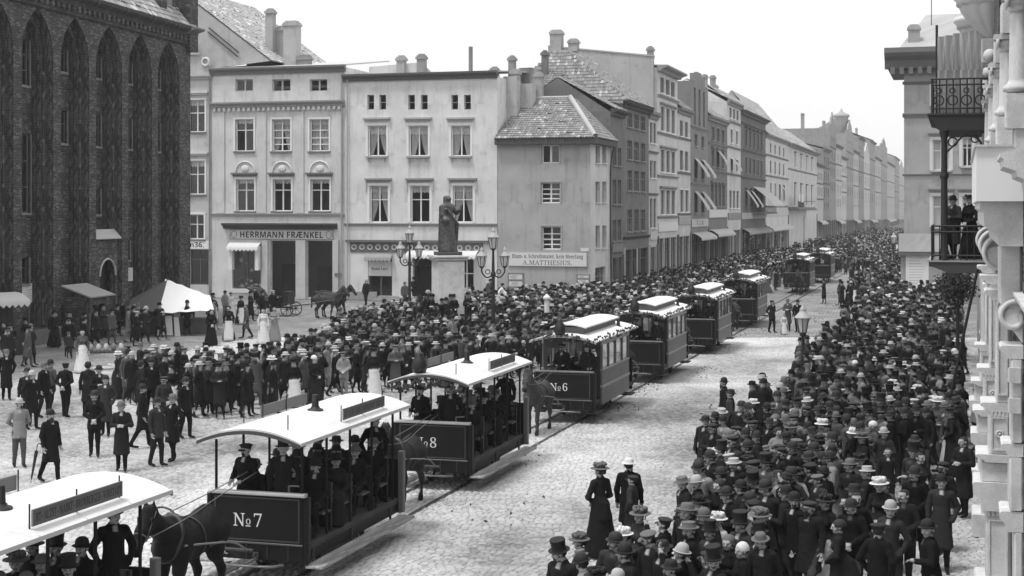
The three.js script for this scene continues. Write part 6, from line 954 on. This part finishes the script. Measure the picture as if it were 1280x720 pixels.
{ const d = 56, x = (1196 - 640) / FOC * d, g = thing('small_tree', 'small dark leafy tree growing under the lower iron balcony', 'tree', x, 0, -d, 0); const c = leafClump(1900, 0.95, 0.85, 0.9, 0.075); c.translate(0, 3.75, 0); const m = new THREE.MeshPhysicalMaterial({ color: grey(0.05), roughness: 0.9 }); mesh('crown', c, m, g); mesh('trunk', [bar([0, 0, 0], [0.05, 3.1, 0], 0.09, 0.06), bar([0.05, 2.9, 0], [0.5, 3.9, 0.2], 0.04, 0.015), bar([0.05, 2.9, 0], [-0.5, 4.0, -0.1], 0.04, 0.015), bar([0.05, 3.0, 0], [0.1, 4.3, 0], 0.04, 0.012)], wood(0.05), g); }
{ const d = 46, x = (1180 - 640) / FOC * d; }
// ---------- people ----------
const FIG = {};
const specs = {
  a: { pose: 'stand', coat: 'jacket', stache: 1 }, b: { pose: 'pocket', coat: 'frock', turn: 0.4 }, c: { pose: 'chest', coat: 'over', turn: -0.5, tilt: 0.1 }, d: { pose: 'back', coat: 'jacket', turn: 0.6, beard: 1 },
  e: { pose: 'stand', coat: 'frock', stride: 0.11, turn: -0.2, beard: 2 }, f: { pose: 'low', coat: 'jacket', turn: -0.7, stache: 1, vest: 1 }, h: { pose: 'pocket', pose2: 'stand', coat: 'over', turn: 0.1, tilt: -0.1 },
  g: { pose: 'low', pose2: 'stand', coat: 'frock', stride: 0.08, turn: 0.8, tilt: 0.12, stache: 1 }, i: { pose: 'chest', pose2: 'pocket', coat: 'jacket', turn: 0.7, stride: -0.06, vest: 1 }, j: { pose: 'back', pose2: 'stand', coat: 'over', stride: -0.09, turn: -0.9, tilt: 0.22, beard: 1 },
  w: { kind: 'woman', pose: 'low', turn: 0.3 }, v: { kind: 'woman', pose: 'stand', turn: -0.4, apron: 1 }, u: { kind: 'woman', pose: 'chest', turn: 0.5 },
  s: { pose: 'sit', coat: 'jacket', stache: 1, turn: 0.2 }, r: { pose: 'sit', coat: 'jacket', turn: -0.4, beard: 1 }, q: { kind: 'woman', pose: 'sit', turn: 0.3 }, k: { pose: 'reins', coat: 'over', beard: 1 }, y: { pose: 'up', pose2: 'stand', coat: 'jacket', tilt: -0.15 },
};
const fig = (id, lod) => FIG[id + lod] ??= figure({ ...specs[id], cell: [0.032, 0.05, 0.075][lod], hcell: [0.0135, 0.022, 0][lod] });
const TONE = { black: 0.009, 'dark': 0.017, charcoal: 0.034, grey: 0.085, 'light grey': 0.24, white: 0.6 };
const palettes = {};
function pal(coat, legs) { const k = coat + '/' + legs; return palettes[k] ??= { [SKIN]: 0.40, [HAIR]: 0.04, [COAT]: TONE[coat], [LEGS]: TONE[legs], [LINEN]: 0.42, [SHOE]: 0.014, [DARK]: 0.07, [APRON]: 0.66, key: k }; }
const bodyCache = {};
const bodyGeo = (id, lod, coat, legs) => bodyCache[id + lod + coat + legs] ??= coloured(fig(id, lod), pal(coat, legs));
const hatTone = { black: 0.01, dark: 0.02, grey: 0.12, pale: 0.4, white: 0.66 }, hatMats = {}; for (const k in hatTone) hatMats[k] = mat(hatTone[k], 0.8);
let nPeople = 0, triPeople = 0;
const COATN = { jacket: 'jacket', frock: 'frock coat', over: 'overcoat' };
const HATN = { bowler: 'bowler hat', top_hat: 'top hat', soft_hat: 'soft felt hat', straw_hat: 'straw hat', cap: 'cap', lady_hat: 'trimmed hat', headscarf: 'headscarf' };
function describe(p) {
  const s = specs[p.id], w = s.kind === 'woman', pose = { stand: 'arms down', pocket: 'hands in pockets', chest: 'hands at chest', back: 'hands behind back', low: 'hands clasped', sit: 'seated', reins: 'hands forward', up: 'arm raised' }[s.pose];
  return `${p.scale < 0.85 ? 'child' : 'person'} in ${p.coat} ${w ? 'dress' + (s.apron ? ' and apron' : '') : COATN[s.coat]}, ${p.hat ? p.ht + ' ' + HATN[p.hat] : 'bare head'}, ${s.pose === 'sit' ? '' : pose + ', '}${p.where}`;
}
function person(p) {   // {id,lod,coat,legs,hat,ht,x,y,d,turn,scale,where,label,group}
  const f = fig(p.id, p.lod), g = thing('person', p.label ?? describe(p), 'person', p.x, p.y ?? 0, -p.d, p.turn ?? 0, p.group); const sc = p.scale ?? 1; g.scale.set(sc * (p.wide ?? 1), sc, sc * (p.wide ?? 1)); if (p.lean) { g.rotation.order = 'YXZ'; g.rotation.x = p.lean[0]; g.rotation.z = p.lean[1]; }
  const b = mesh('body', bodyGeo(p.id, p.lod, p.coat, p.legs), clothMat, g); triPeople += f.I.length / 3;
  if (p.hat) { const h = mesh('hat', HAT[p.hat], hatMats[p.ht], g); h.position.set(...f.hat); h.rotation.set(-f.tilt * 0 + (f.tilt ?? 0), f.turn, 0); }
  nPeople++; return g;
}
const STREET = -Math.PI / 2 - AL, TRAMS = Math.PI / 2 - AL;
// loose groups standing on the open paving near the town hall
const put = (px, py, id, coat, legs, hat, ht, turn, label, o = {}) => { const [x, d] = gp(px, py); return person({ id, lod: 0, coat, legs, hat, ht, x, d, turn, label, scale: o.s ?? 1, y: 0.01, group: 'people standing on the open paving' }); };
put(24, 584, 'd', 'light grey', 'grey', 'bowler', 'pale', 0.5, 'man in light grey jacket and pale hat, hands behind back, on open paving');
put(63, 603, 'e', 'black', 'black', 'bowler', 'black', 0.9, 'man in long black coat leaning on an umbrella beside the light jacket man');
put(118, 571, 'f', 'black', 'black', 'bowler', 'dark', 0.2, 'man in black jacket, legs apart, behind the umbrella man'); put(152, 589, 'c', 'dark', 'black', 'bowler', 'grey', 0.15, 'man in dark overcoat and grey bowler reading on the open paving');
put(196, 583, 'a', 'charcoal', 'dark', 'soft_hat', 'black', 1.0, 'man in charcoal jacket walking past the standing group'); put(216, 577, 'b', 'black', 'black', 'bowler', 'grey', -0.6, 'man in black frock coat and grey bowler seen beside the walker');
put(40, 537, 'b', 'black', 'black', 'bowler', 'pale', 0.9, 'man in black frock coat and pale bowler near the booth'); put(34, 532, 'h', 'dark', 'black', 'soft_hat', 'black', 0.2, 'man in dark overcoat behind the pale bowler man'); put(55, 522, 'a', 'black', 'dark', 'bowler', 'grey', 1.2, 'man in black jacket and grey bowler by the booth'); put(63, 518, 'f', 'grey', 'dark', 'bowler', 'black', 2.6, 'man in grey jacket with back turned by the booth');
put(82, 522, 'd', 'black', 'black', 'cap', 'black', 3.0, 'man in black jacket and cap with back turned'); put(110, 522, 'e', 'dark', 'black', 'bowler', 'black', -2.8, 'man in dark frock coat walking away toward the market table'); put(124, 528, 'c', 'black', 'black', 'bowler', 'black', 0.4, 'man in black overcoat talking near the market table'); put(132, 545, 'h', 'charcoal', 'black', 'bowler', 'dark', 0.1, 'man in charcoal overcoat behind the reading man');
put(178, 560, 'e', 'black', 'black', 'bowler', 'black', 1.7, 'man striding in black frock coat toward the crowd'); put(176, 520, 'b', 'dark', 'black', 'bowler', 'black', 2.2, 'man in dark frock coat before the stall'); put(189, 516, 'a', 'black', 'black', 'bowler', 'black', 0.4, 'man in black jacket before the stall'); put(205, 545, 'f', 'charcoal', 'dark', 'cap', 'dark', 0.7, 'man in charcoal jacket and cap at the crowd edge'); put(232, 548, 'a', 'black', 'black', 'bowler', 'dark', 0.9, 'man in black jacket at the end of the crowd');
put(8, 500, 'h', 'black', 'black', 'soft_hat', 'grey', 0.4, 'man in black overcoat near the booth awning'); put(103, 466, 'v', 'grey', 'white', null, null, 0.5, 'woman in white skirt with bare head by the town hall porch');
put(286, 426, 'v', 'dark', 'dark', 'headscarf', 'dark', 0.1, 'market woman with white apron standing alone on bright paving'); put(329, 430, 'v', 'white', 'white', null, null, 0.3, 'maid in white blouse and long apron beside another woman'); put(343, 427, 'u', 'light grey', 'light grey', null, null, -0.3, 'woman in light grey dress talking with the maid');
put(308, 423, 'e', 'grey', 'dark', null, null, -1.3, 'passer-by crossing the bright paving behind the maid', {}); put(264, 432, 'w', 'black', 'black', 'headscarf', 'black', 0.4, 'woman in black dress beside the stall awning pole');
{ const [x, d] = gp(60, 603), m = thing('umbrella', 'furled black umbrella propped on the paving by the long coated man', 'umbrella', x - 0.36, 0, -d + 0.12, 0); mesh('canopy', bar([0, 0.12, 0], [0.12, 0.78, 0], 0.02, 0.045), M.black, m); mesh('tip', bar([-0.02, 0.01, 0], [0, 0.12, 0], 0.008), M.iron, m); mesh('handle', tube([[0.12, 0.78, 0], [0.15, 0.93, 0], [0.2, 0.97, 0], [0.23, 0.92, 0]], 0.012, 12), wood(0.1), m); }
// man and others on the roadway
put(965, 416, 'd', 'dark', 'black', 'cap', 'black', 0.5, 'man in dark jacket and cap standing alone in the roadway'); put(985, 414, 'c', 'grey', 'dark', 'soft_hat', 'grey', -0.4, 'man in grey overcoat walking with a child in the roadway'); put(980, 418, 'v', 'white', 'light grey', null, null, 0.2, 'small child in white frock in the roadway', { s: 0.62 }); put(997, 416, 'a', 'black', 'black', 'bowler', 'black', -0.5, 'man in black jacket beside the roadway child');
const put2 = (px, pyHead, id, coat, legs, hat, ht, turn, label, s = 1) => { const [x, d] = gp(px, pyHead, 1.72 * s); return person({ id, lod: 0, coat, legs, hat, ht, x, d, turn, label, scale: s, y: 0.01, group: 'people at the edge of the footway crowd' }); };
put2(750, 582, 'w', 'dark', 'black', 'lady_hat', 'grey', -2.6, 'woman in dark dress walking into the open roadway'); put2(786, 575, 'e', 'black', 'black', 'soft_hat', 'white', 2.9, 'man in black frock coat and broad white hat seen from behind'); put2(790, 595, 'h', 'charcoal', 'charcoal', 'cap', 'dark', -2.0, 'boy in charcoal overcoat beside the white hat man', 0.85);
put2(905, 474, 'e', 'black', 'black', 'bowler', 'black', -1.5, 'tall man in black frock coat at the very edge of the roadway'); put2(913, 488, 'h', 'charcoal', 'black', 'soft_hat', 'black', -1.8, 'man in charcoal overcoat beside the tall man at the roadway edge'); put2(945, 482, 'a', 'black', 'dark', 'bowler', 'black', -1.2, 'boy in black jacket in front of the crowd', 0.8);
put2(1177, 596, 'h', 'charcoal', 'black', 'bowler', 'black', -0.3, 'stout man in long dark overcoat and bowler standing clear of the crowd'); put2(1205, 546, 'c', 'dark', 'black', null, null, -0.9, 'bare headed man in dark overcoat reading near the stone pier'); put2(1221, 484, 'd', 'light grey', 'dark', 'bowler', 'grey', -1.2, 'man in pale jacket and grey bowler close to the stone piers');
put2(1070, 616, 'd', 'black', 'black', null, null, -0.6, 'bare headed man in black jacket walking past the slabs'); put2(1130, 612, 'f', 'dark', 'black', null, null, -0.4, 'bare headed man in dark jacket hurrying over the cobbles'); put2(1098, 655, 'b', 'black', 'black', 'cap', 'black', 2.4, 'man in black frock coat stooping among the loose walkers'); put2(1030, 586, 'e', 'dark', 'black', 'bowler', 'black', -2.4, 'man in dark frock coat standing on the slab footway');
put2(1028, 527, 'u', 'light grey', 'dark', 'lady_hat', 'white', -1.3, 'woman in light blouse and big white hat above the crowd'); put2(1150, 566, 'w', 'charcoal', 'charcoal', null, null, 0.3, 'bare headed woman in charcoal dress passing behind the stout man'); put2(1075, 530, 'b', 'black', 'black', 'bowler', 'dark', 0.6, 'man in black frock coat crossing the gap in the crowd'); put2(1110, 560, 'a', 'dark', 'dark', null, null, -0.2, 'boy in dark jacket crossing the gap', 0.85);
// passengers and drivers
openTrams.forEach((t, ti) => {
  const seatRows = [1.0, 1.95, 2.9, 3.85], loc = (lx, lz) => [t.x + UD * lx - UX * lz, t.d - UX * lx - UD * lz], nm = ['the unnumbered open tram', 'tram seven', 'tram eight'][ti];
  { const [x, d] = loc(ti === 2 ? -0.45 : -0.42, -0.42); person({ id: 'k', lod: 0, coat: 'black', legs: 'black', hat: ti === 2 ? 'soft_hat' : 'cap', ht: 'black', x, d, y: 0.70, turn: ROT_FRONT - 0.2, scale: 0.98, label: `driver in black overcoat at the front of ${nm}`, group: 'tram drivers' }); }
  if (ti) { const [x, d] = loc(0.25, -0.55); person({ id: 'h', lod: 0, coat: 'dark', legs: 'black', hat: 'top_hat', ht: 'black', x, d, y: 0.70, turn: ROT_FRONT + 0.4, label: `man in dark overcoat and top hat beside driver of ${nm}`, group: 'tram platform riders' }); }
  seatRows.forEach((z, r) => { for (const lx of [-0.6, -0.2, 0.2, 0.6]) { if (rnd() < 0.06) continue; const [x, d] = loc(lx, -z - 0.18), id = pick(['s', 'r', 's', 'r', 'q']), w = id === 'q'; person({ id, lod: r ? 1 : 0, coat: pick(['black', 'dark', 'black', 'black', ti === 1 && r === 2 ? 'grey' : 'dark']), legs: pick(['black', 'dark', 'black']), hat: w ? 'lady_hat' : pick(['bowler', 'top_hat', 'bowler', 'soft_hat']), ht: w ? pick(['grey', 'black', 'pale']) : pick(['black', 'black', 'dark', 'grey']), x, d, y: 0.70 + 0.02, turn: ROT_FRONT + rr(-0.3, 0.3), scale: rr(0.94, 1), where: ['front', 'second', 'third', 'rear'][r] + ' bench of ' + nm.replace('the ', '') + [', inner end', ', inner middle', ', outer middle', ', footway end'][lx < -0.4 ? 0 : lx < 0 ? 1 : lx < 0.4 ? 2 : 3], group: 'passengers of ' + nm }); } });
  for (const z of [4.35]) { const [x, d] = loc(0.5, -z); person({ id: 'b', lod: 0, coat: 'black', legs: 'black', hat: 'bowler', ht: 'black', x, d, y: 0.70, turn: ROT_FRONT + 0.8, label: `conductor in black frock coat standing at the rear of ${nm}`, group: 'tram conductors' }); }
});
closedAt.forEach((t, i) => { const loc = (lx, lz) => [t.x + UD * lx - UX * lz, t.d - UX * lx - UD * lz]; const n = ['tram six', 'the second closed tram', 'the third closed tram', 'the fourth closed tram', 'the fifth closed tram', 'the last closed tram'][i]; const [x, d] = loc(-0.2, -0.5); person({ id: 'k', lod: i < 3 ? 1 : 2, coat: 'black', legs: 'black', hat: 'cap', ht: 'black', x, d, y: 0.68, turn: ROT_FRONT, label: `driver in black coat on the front platform of ${n}`, group: 'tram drivers' }); if (i < 4) { const [x2, d2] = loc(0.62, -0.45); person({ id: 'f', lod: 1, coat: 'dark', legs: 'black', hat: 'bowler', ht: 'dark', x: x2, d: d2, y: 0.68, turn: ROT_FRONT + 0.5, label: `man in dark jacket riding on the front platform of ${n}`, group: 'tram platform riders' }); } });
// on the lower balcony
{ const Q = (41 - RD0) / UD, at = (q, o) => [RX0 + UX * (Q + q) - UD * o, RD0 + UD * (Q + q) + UX * o]; for (const [q, o, id, coat, hat, label] of [[0.5, 0.98, 'c', 'charcoal', 'bowler', 'man in charcoal overcoat leaning at the lower balcony railing'], [0.45, 0.55, 'w', 'black', 'lady_hat', 'woman in black dress and dark hat on the lower balcony'], [1.6, 1.0, 'a', 'dark', 'bowler', 'man standing farther back on the lower balcony']]) { const [x, d] = at(q, o); person({ id, lod: 0, coat, legs: 'black', hat, ht: 'black', x, d, y: 5.21, turn: -0.9, label, group: 'people on the iron balcony' }); } }
// the crowds: nearest as individuals, the rest as one mass
const crowd = [];
function fill(x0, x1, d0, d1, step, test, face, where, group) {
  let r = 0; for (let d = d0; d < d1; d += step * 0.86, r++) for (let x = x0 + (r % 2) * step / 2; x < x1; x += step) {
    const X = x + rr(-0.42, 0.42) * step, D = d + rr(-0.42, 0.42) * step, pr = test(X, D) * clamp(0.55 + 1.5 * (fbm(X / 2.2 + 60, D / 2.2 + 60, 512, 3, 19) - 0.22), 0.35, 1); if (pr <= 0 || rnd() > pr) continue;
    const px = 640 + X / D * FOC; if (px < -20 || px > 1290) continue;
    crowd.push({ x: X, d: D, turn: face + rr(-0.9, 0.9), where, group });
  }
}
const edgeX = d => 1.35 + 0.2947 * (d - 24) + (d > 25.5 && d < 31.5 ? 0.6 : 0), wallX = d => RX0 + 0.2947 * (d - RD0) - 0.75;
fill(-2, 40, 20, 104, 0.66, (x, d) => { const e = x - edgeX(d) + 0.5 * Math.sin(d * 0.9); if (e < 0 || x > wallX(d) || Math.hypot(x - 9.4, (d - 49.6) * 0.6) < 0.8) return 0; if (d < 38) { const lim = 3.0 + 0.3 * Math.sin(d * 1.7) + Math.max(0, d - 33.5) * 0.75; if (e > lim) return d < 27.5 ? 0.10 : 0.16; return 0.95; } return d < 60 ? 0.9 : 0.75; }, STREET + 0.75, 'in footway crowd', 'crowd along the footway');
const tramL = d => TRX + 0.2947 * (d - TRD) - 2.2;
const inPoly = (P, x, y) => { let c = false; for (let i = 0, j = P.length - 1; i < P.length; j = i++) if ((P[i][1] > y) !== (P[j][1] > y) && x < (P[j][0] - P[i][0]) * (y - P[i][1]) / (P[j][1] - P[i][1]) + P[i][0]) c = !c; return c; };
const polyB = [[-14, 52], [-10.2, 47.5], [-8, 48], [-5.6, 52.5], [0.2, 58.5], [5, 69], [11.5, 90], [16.5, 107], [6.2, 104], [0, 96], [-4.5, 90], [-7.2, 80], [-8.4, 74], [-8.0, 63], [-8.8, 57], [-11, 55], [-14, 55.5]];
fill(-17, 20, 46, 108, 0.74, (x, d) => { if (!inPoly(polyB, x, d) || x > tramL(d) || Math.hypot(x + 3.2, d - 75) < 1.9) return 0; return d < 54 ? 0.7 : 0.92; }, TRAMS - 0.5, 'in crowd before statue', 'crowd around the statue');
fill(5, 60, 100, 190, 1.15, (x, d) => { const row = CX + 0.2947 * (d - CD); return x > row + 0.8 && x < tramL(d) - 0.2 ? 0.85 : 0; }, TRAMS, 'in crowd under street houses', 'crowd under the street houses');
fill(-27, -10, 58, 92, 1.25, (x, d) => { const wx = -19.47 - 0.2053 * (92 - d); return x > wx + 1.2 && x < wx + 5.5 ? 0.6 : 0; }, 1.2, 'by the town hall', 'market people by the town hall');
const tramC = d => TRX + 0.2947 * (d - TRD);
fill(10, 80, 100, 190, 1.15, (x, d) => { const l = x - (CX + 0.2947 * (d - CD)), t = x - tramC(d); if (l < 0.8 || l > 21 || (d < 152 && Math.abs(t) < 2.1)) return 0; return t > 0 && t < 4.2 && d < 150 ? 0.06 : t < 0 && d < 150 ? 0 : 0.85; }, STREET + 0.5, 'far down the street', 'far street crowd');
fill(30, 130, 190, 420, 2.0, (x, d) => { const l = x - (CX + 0.2947 * (d - CD)); return l > 0.8 && l < 20 ? 0.6 : 0; }, 0, 'far down the street', 'far street crowd');
fill(-9, 14, 88, 110, 3.2, (x, d) => { const fr_ = CD - (x - CX) * 0.2947; return d < fr_ - 0.8 && d > fr_ - 7 && x < 5 ? 0.55 : 0; }, 0.1, 'outside the shops', 'people outside the shops');
for (let i = 0; i < 44; i++) { const k = i % 3, R = [1.72, 1.32, 1.0][k], a = i * 2.399; const c = Math.max(Math.abs(Math.cos(a)), Math.abs(Math.sin(a))), rx = R * Math.cos(a) / c * 1.02, rz = R * Math.sin(a) / c * 1.02; crowd.push({ x: -3.16 + rx, d: 75 - rz, y: [0.25, 0.5, 0.75][k], turn: TRAMS + rr(-1, 0.4), where: 'on the statue steps', group: 'crowd around the statue' }); }
crowd.sort((a, b) => a.d - b.d);
const manIds = ['a', 'b', 'c', 'd', 'e', 'f', 'h', 'g', 'i', 'j', 'g', 'i', 'j', 'y', 'c', 'd', 'f'], LEFT = Math.max(0, 298 - nPeople);
const bulk = {};
crowd.forEach((c, i) => {
  const right = c.group === 'crowd along the footway', woman = rnd() < (right ? 0.17 : 0.15), boy = !woman && rnd() < 0.10; let id = woman ? pick(['w', 'u', 'w', 'v']) : pick(manIds);
  const coat = woman ? pick(['dark', 'black', 'grey', 'light grey', 'dark', 'black', 'white', 'charcoal']) : pick(['black', 'black', 'dark', 'dark', 'charcoal', 'black', 'grey', 'dark', 'charcoal', 'black', 'dark', 'black', 'dark', 'light grey']);
  const legs = woman ? (rnd() < 0.7 ? coat : 'dark') : pick(['black', 'dark', 'charcoal', 'grey']);
  const hat = woman ? pick(['lady_hat', 'lady_hat', 'headscarf', 'lady_hat']) : boy ? pick(['cap', 'cap', 'straw_hat', null]) : pick(['bowler', 'bowler', 'bowler', 'bowler', 'soft_hat', 'cap', 'cap', 'top_hat', 'bowler', 'soft_hat', 'bowler', 'straw_hat']);
  const ht = woman ? pick(['black', 'grey', 'dark', 'white', 'dark']) : hat === 'straw_hat' ? pick(['pale', 'grey']) : hat === 'top_hat' ? 'black' : pick(['black', 'black', 'dark', 'dark', 'black', 'dark', 'grey', 'pale', right ? 'dark' : 'pale']);
  const scale = boy ? rr(0.68, 0.85) : woman ? rr(0.9, 0.98) : rr(0.95, 1.05);
  if (i < LEFT) person({ ...c, wide: rr(0.92, 1.14), lean: [rr(-0.02, 0.07), rr(-0.045, 0.045)], id, lod: c.d < 32 ? 0 : 1, coat, legs, hat, ht, scale, y: c.y ?? 0.01 });
  else { // merged look per variant
    id = woman ? pick(['w', 'v']) : pick(['a', 'c', 'e', 'f', 'j', 'g', 'b']); const cc = pick(['black', 'dark', 'black', 'charcoal', 'dark', 'grey', 'charcoal', 'black', 'dark', 'black', 'dark', 'light grey']), hh = hat ?? 'bowler', k = [id, woman ? coat : cc, hh, ht].join('|'); (bulk[k] ??= []).push({ ...c, scale });
  }
});
{
  const g = new THREE.Group(); g.name = 'crowd'; g.userData = { kind: 'stuff', label: 'dense mass of hatted onlookers filling the square and street', category: 'crowd' }; scene.add(g); const o = new THREE.Object3D();
  for (const k in bulk) {
    const [id, coat, hat, ht] = k.split('|'), f = fig(id, 2), b = bodyGeo(id, 2, coat, coat === 'black' ? 'dark' : coat).clone(), hg = HAT[hat].clone(); hg.translate(...f.hat);
    const bn = b.toNonIndexed(), hn = hg.index ? hg.toNonIndexed() : hg; hn.deleteAttribute('uv'); const hc = new Float32Array(hn.attributes.position.count * 3).fill(hatTone[ht]); hn.setAttribute('color', new THREE.BufferAttribute(hc, 3));
    const im = new THREE.InstancedMesh(mergeGeometries([bn, hn]), clothMat, bulk[k].length); im.name = 'onlookers';
    bulk[k].forEach((c, i) => { o.position.set(c.x, c.y ?? 0, -c.d); o.rotation.set(0.07 * (hash(i, 1, 1) - 0.4), c.turn, 0.08 * (hash(i, 2, 2) - 0.5)); o.scale.set(c.scale * (0.92 + 0.22 * hash(i, 3, 3)), c.scale, c.scale * (0.95 + 0.15 * hash(i, 4, 4))); o.updateMatrix(); im.setMatrixAt(i, o.matrix); }); add(im, g);
  }
}
console.log('people', nPeople, 'tris', triPeople, 'crowd', crowd.length, 'bulk kinds', Object.keys(bulk).length);

{ let t = 0; scene.traverse(o => { if (o.isMesh && !o.isInstancedMesh) t += (o.geometry.index ? o.geometry.index.count : o.geometry.attributes.position.count) / 3; }); console.log('triangles', t); }
renderer.render(scene, camera);
